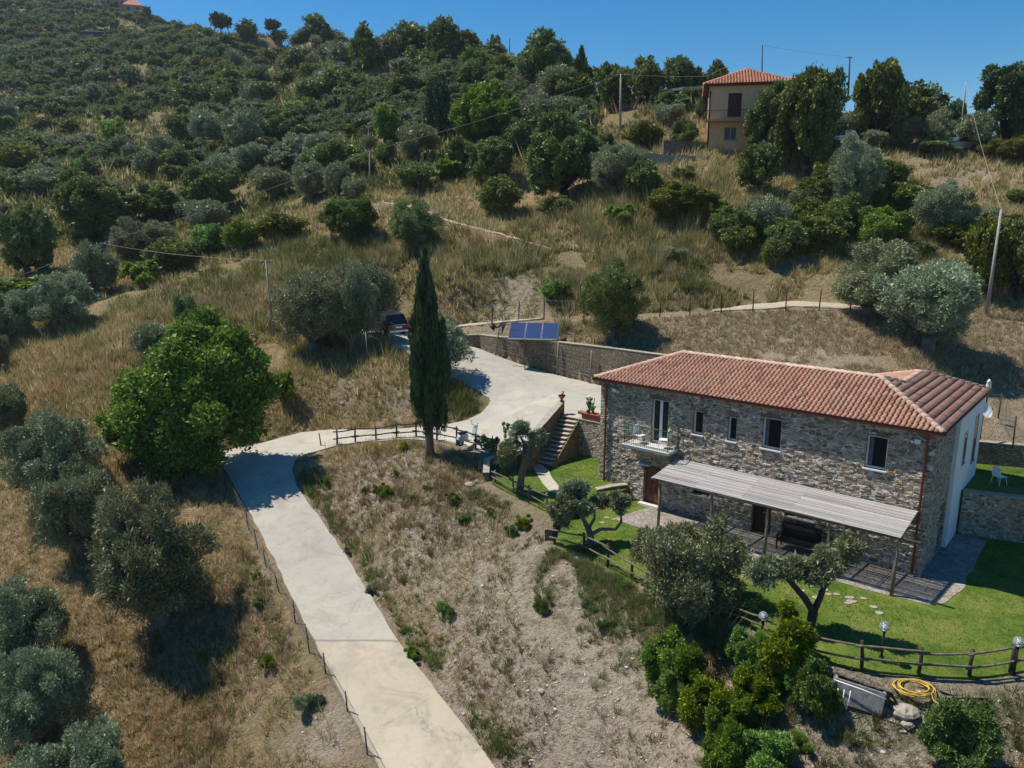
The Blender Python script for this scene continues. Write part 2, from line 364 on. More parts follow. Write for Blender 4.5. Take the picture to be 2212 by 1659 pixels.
# ------------------------------------------------------------------ noise
_p = np.random.RandomState(7).rand(256, 256)
def vnoise(x, y):
    xi = np.floor(x).astype(int); yi = np.floor(y).astype(int); fx = x - xi; fy = y - yi
    fx = fx * fx * (3 - 2 * fx); fy = fy * fy * (3 - 2 * fy)
    g = lambda i, j: _p[(xi + i) & 255, (yi + j) & 255]
    return (g(0, 0) * (1 - fx) + g(1, 0) * fx) * (1 - fy) + (g(0, 1) * (1 - fx) + g(1, 1) * fx) * fy - .5
def fbm(x, y, o=4):
    s = 0; a = 1.
    for i in range(o): s = s + a * vnoise(x * 2 ** i + 13.7 * i, y * 2 ** i + 5.1 * i); a *= .5
    return s

# ------------------------------------------------------------------ flat features: sheets laid on the terrain
SAMP = []          # (x,y,z,blend) samples of every sheet
def tri_sheet(loop, inner=(), step=.6, jit=.04, seed=1):
    rs = random.Random(seed)
    P = [onz(*p) if len(p) == 3 else p[1:] for p in loop]; out = []
    for i, a in enumerate(P):
        b = P[(i + 1) % len(P)]; L = math.dist(a[:2], b[:2]); k = max(1, int(L / step))
        for j in range(k):
            t = j / k; q = [a[m] + (b[m] - a[m]) * t for m in range(3)]
            if j: q[0] += rs.uniform(-jit, jit); q[1] += rs.uniform(-jit, jit)
            out.append(q)
    n = len(out); I = [onz(*p) if len(p) == 3 else p[1:] for p in inner]
    pts = out + [list(p) for p in I]
    vs, ed, fs, *_ = delaunay_2d_cdt([Vector(p[:2]) for p in pts], [(i, (i + 1) % n) for i in range(n)], [], 1, 1e-5)
    kd = kdtree.KDTree(len(pts))
    for i, p in enumerate(pts): kd.insert((p[0], p[1], 0), i)
    kd.balance()
    V = [(v.x, v.y, pts[kd.find((v.x, v.y, 0))[1]][2]) for v in vs]
    return V, [tuple(f) for f in fs], n
def sample_tris(V, F, blend, dens=9, seed=3):
    rs = np.random.RandomState(seed)
    for f in F:
        a, b, c = (np.array(V[i]) for i in f[:3]); ar = abs(np.cross((b - a)[:2], (c - a)[:2])) / 2
        for _ in range(int(ar * dens) + 1):
            u, v = rs.rand(2)
            if u + v > 1: u, v = 1 - u, 1 - v
            SAMP.append((*(a + (b - a) * u + (c - a) * v), blend))
    for v in V: SAMP.append((*v, blend))
def sheet(name, loop, inner, mat, lift=0.0, blend=2.5, skirt=.25, samp=True, jit=.05, tone=None):
    V, F, n = tri_sheet(loop, inner, jit=jit)
    if samp: sample_tris(V, F, blend)
    V2 = [(x, y, z + lift) for x, y, z in V]
    cnt = {}
    for f in F:
        for i in range(3):
            e = (f[i], f[(i + 1) % 3]); cnt[e] = 1
    F = [f if np.cross(np.array(V[f[1]][:2]) - V[f[0]][:2], np.array(V[f[2]][:2]) - V[f[0]][:2]) > 0 else f[::-1] for f in F]
    cnt = {(f[i], f[(i + 1) % 3]) for f in F for i in range(3)}
    nb = len(V2); bmap = {}
    FF = list(F)
    for a, b in cnt:
        if (b, a) not in cnt:
            for q in (a, b):
                if q not in bmap: bmap[q] = len(V2); V2.append((V2[q][0], V2[q][1], V2[q][2] - skirt))
            FF.append((b, a, bmap[a], bmap[b]))
    me = bpy.data.meshes.new(name); me.from_pydata(V2, [], FF); me.materials.append(mat)
    if tone is not None:
        at = me.color_attributes.new('tone', 'FLOAT_COLOR', 'POINT')
        t = np.array([tone(v) for v in V2], np.float32); at.data.foreach_set('color', np.stack([t, t, t, np.ones_like(t)], 1).ravel())
    me.update(); return tag(link(name, me), kind='structure')

# driveway: lower leg with hairpin, second leg, courtyard and the stub to the parked car
L_ED = [(905, 1815, -6.1), (820, 1659, -5.2), (760, 1545, -4.5), (700, 1425, -3.8), (640, 1305, -3.0), (585, 1195, -2.2), (530, 1090, -1.35), (492, 1025, -.75), (468, 985, -.35)]
R_ED = [(1190, 1815, -6.1), (1070, 1659, -5.2), (965, 1520, -4.5), (865, 1390, -3.8), (790, 1270, -3.0), (725, 1165, -2.2), (665, 1085, -1.35), (640, 1048, -.8), (630, 1015, -.4)]
FAR = [(492, 972, -.2), (567, 956, .05), (650, 934, .25), (710, 928, .45), (777, 928, .7), (850, 927, 1.0), (921, 921, 1.3), (964, 917, 1.5), (1008, 907, 1.75), (1038, 893, 2.0), (1056, 873, 2.35),
       (1058, 860, 2.6), (1017, 834, 3.1), (987, 819, 3.4), (945, 796, 3.9), (915, 778, 4.25), (880, 760, 4.6), (850, 744, 4.85)]
BACK = [(790, 722, 5.2), (770, 700, 5.5), (850, 690, 5.5), (905, 712, 5.0), (960, 735, 4.8), (1035, 753, 4.4), (1072, 768, 4.1), (1129, 788, 3.65), (1203, 810, 3.25), (1298, 833, 3.0)]
NEAR = [('w', *hw(0.05, 5.9, 2.95)), ('w', *hw(0.05, 3.4, 2.85)), ('w', *hw(-2.0, 3.4, 2.85)), ('w', *hw(-3.6, 3.4, 2.85)), ('w', 3.55, 44.0, 2.85), ('w', 2.95, 44.6, 2.85), ('w', 0.95, 40.7, 1.95), (1110, 976, 1.7), (1075, 982, 1.45), (1020, 970, 1.3), (950, 953, 1.15), (880, 948, 1.0), (800, 954, .7), (727, 962, .4), (667, 979, 0.1), (640, 990, -.1)]
NEAR = [q if q[0] == 'w' else q for q in NEAR]
inner = [(600, 975, -.05), (550, 1010, -.4), (580, 1060, -.9), (620, 1120, -1.6), (900, 937, 1.15), (1000, 940, 1.5), (1060, 930, 1.8), (1120, 880, 2.45), (1200, 850, 2.9), (1130, 840, 3.0), (1060, 800, 3.7), (960, 770, 4.3), (1000, 790, 4.0), (840, 715, 5.1), (740, 945, .5)]
driveway = sheet('driveway', R_ED[0:1] + R_ED[1:] [:] + [] if False else (L_ED[::1] + FAR + BACK + NEAR + R_ED[::-1]), inner + [((L_ED[i][0] + R_ED[i][0]) / 2, (L_ED[i][1] + R_ED[i][1]) / 2, L_ED[i][2]) for i in range(len(L_ED) - 1)],
                 M['concrete'], lift=.0, blend=3.0)
# lawns
UL = [(1150, 990, .75), ('w', 2.6, 42.0, .75), ('w', *hw(-3.3, 2.75, .75)), ('w', *hw(0.0, 2.75, .75)), ('w', *hw(0.0, -.02, .72)), ('w', *hw(1.9, -.02, .68)), ('w', *hw(1.75, -1.0, .66)), (1287, 1074, .62), (1240, 1100, .5), (1188, 1108, .4), (1140, 1080, .5), (1105, 1066, .55), (1062, 1042, .65), (1075, 1015, .75), (1120, 1010, .75)]
upper_lawn = sheet('upper_lawn', UL, [(1220, 1040, .72)], M['lawn'], blend=1.6, jit=.08)
LL = [(1196, 1172, -.05), (1262, 1196, -.1), (1313, 1223, -.12), (1366, 1251, -.15), (1450, 1290, -.15), (1550, 1328, -.15), (1648, 1360, -.15), (1752, 1420, -.2), (1862, 1446, -.2), (1984, 1458, -.2), (2094, 1463, -.2), (2190, 1452, -.15), (2330, 1425, -.1), (2460, 1400, 0),
      ('w', 34.0, 31.0, 0), ('w', *hw(20.5, 7.55, 0)), ('w', *hw(15.6, 5.9, 0)), ('w', *hw(15.6, -.02, 0)), ('w', *hw(2.2, -.02, 0)), (1370, 1082, .05), (1300, 1098, .05), (1225, 1118, .0)]
lower_lawn = sheet('lawn', LL, [(1300, 1150, 0), (1500, 1250, 0), (1700, 1320, 0), (1900, 1360, 0), (2100, 1350, 0), (2200, 1280, 0)], M['lawn'], blend=2.2, jit=.1)
RL = [('w', *hw(15.6, 6.6, 2.0)), ('w', *hw(20.6, 8.2, 2.0)), ('w', 36.0, 33.4, 2.0), ('w', 39.0, 37.5, 2.0), ('w', *hw(20.5, 13.2, 2.0)), ('w', *hw(15.5, 11.3, 2.0))]
side_lawn = sheet('side_lawn', RL, [], M['lawn'], blend=1.2)
# paving round the foot of the villa, path slab, house pad
PV = [('w', *hw(15.6, 6.0, 0)), ('w', *hw(17.0, 6.0, 0)), ('w', *hw(17.15, -.2, 0)), ('w', *hw(16.9, -1.7, 0)), ('w', *hw(16.4, -2.3, 0)), ('w', *hw(13.5, -2.5, 0)), ('w', *hw(8, -2.6, 0)), ('w', *hw(3.7, -2.9, 0)), ('w', *hw(2.3, -2.5, 0)), ('w', *hw(2.25, 0, 0))]
sheet('paving', PV + [('w', *hw(15.6, 0, 0))], [], M['paving'], lift=.02, samp=False, jit=.06)
PT = [(1143, 1003, .8), (1168, 1003, .8), (1186, 1018, .76), (1194, 1035, .74), (1207, 1050, .72), (1217, 1060, .68), (1208, 1066, .62), (1190, 1064, .6), (1172, 1045, .68), (1160, 1025, .72), (1152, 1012, .74)]
sheet('footpath', PT, [], M['gravel_path'], lift=.03, samp=False, jit=.03, skirt=.05)
for q in np.arange(.5, 15.2, .5):
    for r in np.arange(.6, 8.6, .5): SAMP.append((*hw(q, r)[:2], -.3, .8))
for r in np.arange(1.0, 6, .5): pass
for q in np.arange(-2.8, -.4, .5):           # ground kept low inside the stair flight
    SAMP.append((*hw(q, 3.15)[:2], .5, .6))
for t in np.linspace(0, 1, 9): SAMP.append((1.7 + 1.8 * t, 41.3 + 2.7 * t, .3, .5))
# level ledge behind the courtyard wall
for (px, py, z), zt in zip([(1002, 742, 4.7), (1036, 752, 4.4), (1072, 767, 4.1), (1129, 787, 3.65), (1203, 809, 3.25), (1299, 832, 3.0)], (5.3, 5.4, 5.45, 5.5, 5.55, 5.6)):
    x_, y_, _ = onz(px, py, z)
    for dx in (-1.2, -.4, .4, 1.2):
        for dy in (.95, 1.3, 1.7): SAMP.append((x_ + .4 + dx, y_ + dy - dx * .6, zt - .05, 1.0))
# dirt tracks
def ribbon_loop(pts, wd):
    P = [np.array(p) for p in pts]; Lf, Rt = [], []
    for i, p in enumerate(P):
        d = P[min(i + 1, len(P) - 1)] - P[max(i - 1, 0)]; d = d[:2] / np.hypot(*d[:2]); nn = np.array([-d[1], d[0]])
        wv = wd[i] if hasattr(wd, '__len__') else wd
        Lf.append(('w', *(p[:2] + nn * wv / 2), p[2])); Rt.append(('w', *(p[:2] - nn * wv / 2), p[2]))
    return Lf + Rt[::-1]
TR = [ond(935, 712, 63.5), ond(1010, 702, 63), ond(1075, 696, 61.2), ond(1170, 688, 59.3), ond(1300, 681, 58), ond(1420, 677, 57.8), ond(1540, 671, 57.6), ond(1640, 662, 57.5), ond(1720, 656, 57), ond(1800, 660, 55.5), ond(1880, 668, 54)]
sheet('dirt_track', ribbon_loop(TR[:4], [1.6, 2, 1.8, .5]), [], M['track'], lift=.03, blend=2.0, jit=.15)
sheet('dirt_track', ribbon_loop(TR[6:], [.6, 3.2, 3.6, 3.2, 2.0]), [], M['track'], lift=.03, blend=2.0, jit=.18)
for a, b in zip(TR[3:6], TR[4:7]):
    for t in np.linspace(0, 1, 12):
        for o_ in (-.7, 0, .7): SAMP.append((a[0] + (b[0] - a[0]) * t, a[1] + (b[1] - a[1]) * t + o_, a[2] + (b[2] - a[2]) * t, 1.6))
TR2 = [ond(828, 437, 88), ond(885, 444, 85), ond(925, 460, 81), ond(985, 482, 76.5), ond(1060, 500, 73.5), ond(1120, 516, 71.5), ond(1190, 537, 69.5)]
sheet('hill_path', ribbon_loop(TR2, [1.0, 1.5, .9, .8, .9, .7, .4]), [], plain('faint_path', (.36, .28, .19), .95, var=.25, sc=2), lift=.0, blend=2.5, jit=.28)

# ------------------------------------------------------------------ terrain
CP = [ # (px, py, forward distance)
 (500, 700, 62), (200, 760, 58), (100, 900, 50), (580, 720, 61), (300, 640, 70), (225, 640, 74), (50, 700, 66), (750, 560, 74), (750, 510, 79), (400, 570, 82), (100, 590, 84), (600, 620, 68), (680, 660, 64), (700, 780, 56),
 (200, 480, 100), (500, 430, 106), (200, 400, 118), (700, 380, 104), (100, 330, 150), (400, 300, 150), (700, 280, 135), (900, 300, 116), (900, 380, 98), (1000, 400, 93), (1200, 450, 83), (1200, 300, 104), (850, 480, 81),
 (1280, 240, 106), (1450, 218, 101), (1340, 275, 96), (1400, 200, 112), (1500, 330, 85), (1600, 330, 85), (1450, 360, 82), (1600, 450, 72), (1400, 400, 78), (1350, 500, 71), (1350, 570, 65.5), (1500, 560, 65), (1600, 600, 61.5), (1750, 600, 60),
 (1700, 340, 85), (1800, 325, 86), (1900, 312, 88), (2050, 335, 84), (2200, 345, 84), (2100, 400, 76), (2000, 560, 62), (1800, 480, 69), (2200, 500, 65), (2180, 620, 57), (1950, 480, 70), (1650, 520, 66),
 (2130, 685, 54), (1857, 690, 52.8), (1990, 762, 46.8), (1800, 640, 57), (2190, 760, 49), (2150, 850, 43.5), (2200, 920, 40.5), (2300, 800, 46),
 (1500, 720, 53.5), (1650, 725, 51.5), (1305, 735, 54.5), (1800, 740, 49.5), (1420, 715, 54.5), (1700, 780, 47),
 (1150, 712, 56.5), (1230, 640, 60.5), (1100, 640, 61.5), (1000, 600, 65.5), (900, 620, 65), (1150, 570, 66.5), (1250, 600, 63.5),
 (1170, 175, 125), (1000, 130, 150), (870, 115, 170), (780, 115, 185), (700, 82, 235), (590, 80, 280), (478, 80, 310), (330, 45, 375), (430, 68, 330), (250, 10, 400), (100, -60, 430), (0, -60, 420),
 (300, 200, 235), (100, 200, 245), (300, 100, 320), (500, 150, 225), (700, 150, 195), (600, 220, 182), (850, 200, 155), (1000, 230, 132), (0, 100, 335), (100, 0, 400), (0, 300, 165), (0, 450, 106),
 (300, 1050, 42.8), (100, 1100, 42.2), (400, 1300, 34.6), (100, 1350, 34.2), (600, 1500, 29.3), (200, 1659, 27.6), (700, 1659, 25.4), (0, 900, 51), (0, 1200, 39), (0, 1500, 30.5), (450, 1150, 39.3), (500, 1659, 26.4), (200, 900, 49.5), (400, 880, 50.5), (600, 880, 50),
 (1400, 1659, 22.2), (1800, 1659, 20.4), (2200, 1659, 19.6), (1300, 1300, 29.6), (1000, 1200, 33.6), (1060, 1400, 28.2), (1220, 1500, 25.2), (1500, 1450, 26), (700, 1010, 43.5), (800, 1000, 43.0), (900, 985, 42.6), (928, 978, 42.2), (850, 1100, 38.2), (1000, 1060, 38.9), (1100, 1075, 37.6), (1170, 1140, 35.4), (1000, 1000, 41.0), (1900, 1540, 23), (2150, 1540, 22.4), (1700, 1500, 24.2),
 (760, 860, 50.3), (850, 840, 50.5), (660, 840, 51.8), (930, 860, 48.6), (1000, 860, 47.4), (800, 900, 48.4),
 (960, 870, 47.6),
]
W0 = [hw(3, 9.5, 3.2), hw(8, 9.5, 3.2), hw(12, 10.5, 3.3), hw(17, 13.6, 3.1), hw(20.5, 14.6, 3.1), hw(26, 15, 3.3), hw(-.5, 8, 3.3), hw(24, 2, -.1), hw(24, -4, -.3), (12, 12, -6), (0, 12, -9), (-15, 12, -13), (25, 12, -3), (-30, 15, -14), (-60, 40, -6), (-60, 20, -14), (45, 20, -1), (45, 45, 4), (-100, 70, 0), (-140, 150, 26),
      (40, 130, 24), (75, 110, 22), (80, 70, 14), (70, 170, 12), (-20, 190, 36), (-60, 260, 40), (-110, 380, 60), (-200, 520, 100), (-300, 450, 150), (-350, 300, 95), (100, 250, -10), (0, 330, 0), (0, 500, -10), (-330, 620, 90), (300, 300, -40), (250, 100, 0), (-420, 150, 30), (-120, 600, 0), (300, 600, -60), (30, 118, 27), (60, 95, 22.5)]
CPW = np.array([ond(*p) for p in CP] + W0)
def rbf_fit(P, c=4., lam=.25):
    n = len(P); D = np.sqrt(((P[:, None, :2] - P[None, :, :2]) ** 2).sum(2) + c * c)
    A = np.zeros((n + 3, n + 3)); A[:n, :n] = D - lam * np.eye(n); A[:n, n] = 1; A[:n, n + 1:] = P[:, :2]; A[n:, :n] = A[:n, n:].T
    return np.linalg.solve(A, np.concatenate([P[:, 2], np.zeros(3)]))
WT = rbf_fit(CPW)
def base_z(x, y):
    sh = x.shape; x = x.ravel(); y = y.ravel(); out = np.empty(len(x)); n = len(CPW)
    for i in range(0, len(x), 20000):
        a, b = x[i:i + 20000], y[i:i + 20000]
        D = np.sqrt((a[:, None] - CPW[None, :, 0]) ** 2 + (b[:, None] - CPW[None, :, 1]) ** 2 + 16.)
        out[i:i + 20000] = D @ WT[:n] + WT[n] + WT[n + 1] * a + WT[n + 2] * b
    return out.reshape(sh)
def spaced(a, b, s, lo, hi, g):
    c = list(np.arange(a, b, s)); st = s
    while c[-1] < hi: st *= g; c.append(c[-1] + st)
    st = s
    while c[0] > lo: st *= g; c.insert(0, c[0] - st)
    return np.array(c)
GX = spaced(-26, 33, .36, -430, 300, 1.035); GY = spaced(16, 60, .36, 8, 640, 1.022)
XX, YY = np.meshgrid(GX, GY)
ZZ = base_z(XX, YY)
amp = np.clip((YY - 25) / 90, .12, 1.6)
ZZ = ZZ + amp * (.55 * fbm(XX / 6, YY / 6, 3)) + np.clip((YY - 60) / 60, 0, 2) * 1.1 * fbm(XX / 22, YY / 22, 2)
SA = np.array(SAMP); kd = kdtree.KDTree(len(SA))
for i, p in enumerate(SA): kd.insert((p[0], p[1], 0), i)
kd.balance()
BX = (XX > -25) & (XX < 45) & (YY > 12) & (YY < 95)
idx = np.argwhere(BX)
ND = np.full(XX.shape, 99.)
for (i, j) in idx:
    co, k, d = kd.find((XX[i, j], YY[i, j], 0)); ND[i, j] = d; s = SA[k]; bl = s[3]
    if d < bl + .3:
        t = min(1, max(0, (d - .38) / bl)); t = t * t * (3 - 2 * t)
        ZZ[i, j] = (s[2] - .09) * (1 - t) + ZZ[i, j] * t
for _ in range(5):
    S = ZZ.copy(); S[1:-1, 1:-1] = (ZZ[:-2, 1:-1] + ZZ[2:, 1:-1] + ZZ[1:-1, :-2] + ZZ[1:-1, 2:]) / 4; ZZ = np.where((ND > .45) & (ND < 6), S, ZZ)
ZZ = ZZ + np.clip((ND - .5) / 1.2, 0, 1) * (amp * .20 * fbm(XX / 1.3, YY / 1.3, 3) + np.where(YY < 62, .16, 0) * fbm(XX / 2.6, YY / 2.6, 2))
def tz(x, y):
    j = int(np.clip(np.searchsorted(GX, x) - 1, 0, len(GX) - 2)); i = int(np.clip(np.searchsorted(GY, y) - 1, 0, len(GY) - 2))
    u = (x - GX[j]) / (GX[j + 1] - GX[j]); v = (y - GY[i]) / (GY[i + 1] - GY[i])
    return float((ZZ[i, j] * (1 - u) + ZZ[i, j + 1] * u) * (1 - v) + (ZZ[i + 1, j] * (1 - u) + ZZ[i + 1, j + 1] * u) * v)
def tzv(x, y):
    j = np.clip(np.searchsorted(GX, x) - 1, 0, len(GX) - 2); i = np.clip(np.searchsorted(GY, y) - 1, 0, len(GY) - 2)
    u = (x - GX[j]) / (GX[j + 1] - GX[j]); v = (y - GY[i]) / (GY[i + 1] - GY[i])
    return (ZZ[i, j] * (1 - u) + ZZ[i, j + 1] * u) * (1 - v) + (ZZ[i + 1, j] * (1 - u) + ZZ[i + 1, j + 1] * u) * v
def ndv(x, y):
    j = np.clip(np.searchsorted(GX, x), 0, len(GX) - 1); i = np.clip(np.searchsorted(GY, y), 0, len(GY) - 1); return ND[i, j]
_T = np.geomspace(16, 620, 1400)
def hit(px, py, dmin=0):
    r = ray(px, py); r = r / r[1]; x = r[0] * _T; z = HC + r[2] * _T; g = tzv(x, _T)
    k = np.argwhere((z < g) & (_T > dmin))
    if not len(k): k = len(_T) - 1; k = int(np.argmin(z - g))
    else: k = int(k[0][0])
    t = _T[k]
    return (float(r[0] * t), float(t), tz(r[0] * t, t))
# ground cover zones painted as broad world-space patches: R bare stony earth, G green, B orange grass
ZN = np.zeros(XX.shape + (3,))
ZB = [(1300, 1450, 5.0, 1, 0, 0), (1500, 1560, 5, 1, 0, 0), (1100, 1300, 4.5, 1, 0, 0), (950, 1150, 4.5, 1, 0, 0), (780, 1060, 3.5, .9, 0, 0), (880, 1010, 3.5, .8, 0, 0), (1000, 1500, 3.5, .6, 0, 0), (1250, 1620, 3.5, .9, 0, 0), (1950, 1620, 3, .9, 0, 0), (2150, 1580, 3, .8, 0, 0), (1180, 1200, 3, .4, .5, 0), (1320, 1250, 2.2, 0, .9, 0), (1420, 1330, 2.0, 0, .9, 0), (1900, 1490, 2, .2, .7, 0), (2120, 1490, 2.5, .1, .8, 0), (1100, 1080, 2.5, .1, .5, 0),
      (850, 870, 3.5, .7, 0, .3), (780, 880, 3, .6, 0, .3), (1010, 870, 1.6, 0, 1, 0), (980, 850, 1.8, 0, .9, 0), (900, 790, 1.5, 0, .6, 0), (1600, 720, 5, .65, 0, 0), (1750, 750, 5, .6, 0, 0), (1450, 700, 4, .5, 0, .2), (2190, 750, 5, .7, 0, .2), (2150, 900, 4, .4, 0, .3), (1150, 720, 3, .5, 0, .1), (1100, 650, 4, .7, 0, 0), (1400, 640, 4, .6, 0, 0),
      (300, 780, 8, 0, 0, 1), (150, 800, 7, 0, 0, 1), (150, 950, 5, 0, 0, .8), (600, 640, 5, 0, .2, .5), (430, 620, 6, 0, .5, .1), (400, 1500, 5, 0, 0, 1), (250, 1450, 4, .2, 0, .8), (600, 1400, 3.5, .3, 0, .6), (50, 1200, 5, .2, 0, .8), (350, 1600, 5, 0, .1, .9), (700, 1600, 2.5, .7, 0, 0), (540, 1250, 1.5, .5, 0, .2), (700, 560, 6, 0, .5, 0), (550, 560, 6, 0, .4, .2),
      (1400, 260, 6, .2, 0, .8), (1350, 240, 5, 0, 0, .9), (1500, 260, 5, .6, 0, 0), (2150, 370, 7, .7, 0, .2), (2000, 330, 5, .6, 0, .2), (1300, 520, 6, 0, .3, .4), (1500, 520, 6, 0, .3, .2), (1500, 590, 4, 0, .6, 0), (1150, 560, 5, .1, .5, 0), (1050, 520, 4, 0, .1, .8), (250, 60, 14, .35, 0, 0), (1450, 340, 4, .6, 0, 0), (700, 85, 10, .3, 0, .3)]
ZN_W = []
for px, py, r, a, b, c in ZB:
    h = hit(px, py); r2 = r * (1 if h[1] > 34 else .8)
    c = c * .75; wgt = np.exp(-((XX - h[0]) ** 2 + (YY - h[1]) ** 2) / (2 * (r2 * .7) ** 2))
    for k, q in enumerate((a, b, c)): ZN[..., k] = np.maximum(ZN[..., k], wgt * q)
ZN[..., 0] = np.where((XX > -3) & (XX < 40) & (YY < 34) & (ZZ > -7), np.maximum(ZN[..., 0], .75), ZN[..., 0])
ZN[..., 1] = np.where(YY > 92, np.maximum(ZN[..., 1], .62), ZN[..., 1])
ZN = np.clip(ZN + .25 * fbm(XX / 3, YY / 3, 3)[..., None] * (ZN > .05), 0, 1)
ny, nx = XX.shape
Vt = np.stack([XX, YY, ZZ], 2).reshape(-1, 3)
q = (np.arange(ny - 1)[:, None] * nx + np.arange(nx - 1)[None]).ravel()
Ft = np.stack([q, q + 1, q + nx + 1, q + nx], 1)
# leave a hole where the villa stands
cx, cy = Vt[Ft].mean(1)[:, 0], Vt[Ft].mean(1)[:, 1]
col = np.concatenate([ZN.reshape(-1, 3), np.ones((ny * nx, 1))], 1)
ground = tag(link('ground', np_mesh('ground', Vt, Ft, col, [M['ground']], True)), kind='structure')
def znv(x, y):
    j = np.clip(np.searchsorted(GX, x), 0, len(GX) - 1); i = np.clip(np.searchsorted(GY, y), 0, len(GY) - 1); return ZN[i, j]
# ================================================================== stone villa
villa = empty('stone_villa', hw(0, 0, 0), PH, 'long two storey stone villa with terracotta hipped roof and cane pergola along its front', 'house')
VL, VW, VB, VE, G, SL = 15.6, 6.0, 9.3, 6.2, .24, .375
def wall_panel(mb, L0, L1, z0, z1, ops, P, depth=.28):
    """wall in plane P(a, off, z) with rectangular openings and their reveals"""
    xs = sorted({L0, L1, *[v for o in ops for v in o[:2]]}); zs = sorted({z0, z1, *[v for o in ops for v in o[2:4]]})
    for i in range(len(xs) - 1):
        for j in range(len(zs) - 1):
            a, b, c, d = xs[i], xs[i + 1], zs[j], zs[j + 1]
            if any(o[0] <= a and b <= o[1] and o[2] <= c and d <= o[3] for o in ops): continue
            mb.add([P(a, 0, c), P(b, 0, c), P(b, 0, d), P(a, 0, d)], [(0, 1, 2, 3)])
    for a, b, c, d in [o[:4] for o in ops]:
        for p, q in (((a, c), (b, c)), ((b, c), (b, d)), ((b, d), (a, d)), ((a, d), (a, c))):
            mb.add([P(p[0], 0, p[1]), P(q[0], 0, q[1]), P(q[0], depth, q[1]), P(p[0], depth, p[1])], [(0, 1, 2, 3)])
FP = lambda a, o, z: (a, o, z)
OPS = [(2.96, 3.90, 3.28, 5.55), (5.22, 5.74, 4.18, 5.33), (6.98, 7.42, 4.18, 5.33), (8.64, 9.50, 4.16, 5.58), (13.07, 13.90, 4.18, 5.58), (2.66, 3.62, .02, 2.12), (8.42, 9.34, .04, 2.12), (9.95, 11.2, 1.26, 2.15), (5.4, 6.3, 1.2, 2.15)]
mb = MB(); wall_panel(mb, 0, VL, -.5, VE - .02, OPS, FP)
LP = lambda a, o, z: (o, a, z)
wall_panel(mb, 0, VW, -.5, VE - .02, [], lambda a, o, z: (o, VW - a, z))
EP = lambda a, o, z: (VL - o, a, z)
wall_panel(mb, 0, 3.9, -.5, VE - .02, [(2.7, 3.6, .05, 2.3)], EP)
mb.add([(0, VW, -.5), (VL - 4.4, VW, -.5), (VL - 4.4, VW, VE), (0, VW, VE)], [(3, 2, 1, 0)])
rs = random.Random(44)                        # stones standing proud of the face, bigger ones at the corners
def free(a, b, c, d): return all(b < o[0] - .03 or a > o[1] + .03 or d < o[2] - .03 or c > o[3] + .03 for o in OPS)
for _ in range(1100):
    a = rs.uniform(.05, VL - .5); c = rs.uniform(.1, VE - .4); w_ = rs.uniform(.14, .42); h_ = rs.uniform(.07, .19)
    if free(a, a + w_, c, c + h_):
        j = [rs.uniform(-.02, .02) for _ in range(8)]; pr_ = rs.uniform(.008, .034); e_ = .018
        vs = [(a + j[0], .01, c + j[1]), (a + w_ + j[2], .01, c + j[3]), (a + w_ + j[4], .01, c + h_ + j[5]), (a + j[6], .01, c + h_ + j[7])]
        mb.add(vs + [(x + (e_ if k in (0, 3) else -e_), -pr_, z + (e_ if k < 2 else -e_)) for k, (x, y, z) in enumerate(vs)], [(4, 5, 6, 7), (0, 1, 5, 4), (1, 2, 6, 5), (2, 3, 7, 6), (3, 0, 4, 7)])
for xc, sg in ((0, 1), (VL, -1)):
    z = -.1; k = 0
    while z < VE - .3:
        h_ = rs.uniform(.2, .3); L = (.55, .3)[k % 2]; xa, xb = sorted((xc - sg * .022, xc + sg * L)); L2 = (.3, .5)[k % 2]
        mb.box(xa, xb, -.026, L2, z + .012, z + h_ - .008); z += h_; k += 1
mb.build('wall', M['stone'], villa)
mb = MB()
PW = VL + .16
mb.add([(PW, 3.9, -.2), (PW, VB, -.2), (PW, VB, VE - .02), (PW, 3.9, VE - .02)], [(0, 1, 2, 3)])
mb.add([(VL, 3.9, -.2), (PW, 3.9, -.2), (PW, 3.9, VE - .02), (VL, 3.9, VE - .02)], [(0, 1, 2, 3)])
mb.add([(VL - 4.4, VB, -.2), (PW, VB, -.2), (PW, VB, VE), (VL - 4.4, VB, VE)], [(3, 2, 1, 0)])
mb.add([(VL - 4.4, VW, -.2), (VL - 4.4, VB, -.2), (VL - 4.4, VB, VE), (VL - 4.4, VW, VE)], [(3, 2, 1, 0)])
tag(mb.build('wall', M['white_wall'], villa), 'smooth white plastered rear end wall')
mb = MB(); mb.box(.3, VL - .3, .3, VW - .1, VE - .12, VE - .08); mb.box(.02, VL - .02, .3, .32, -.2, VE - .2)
mb.build('interior', M['black_matt'], villa)
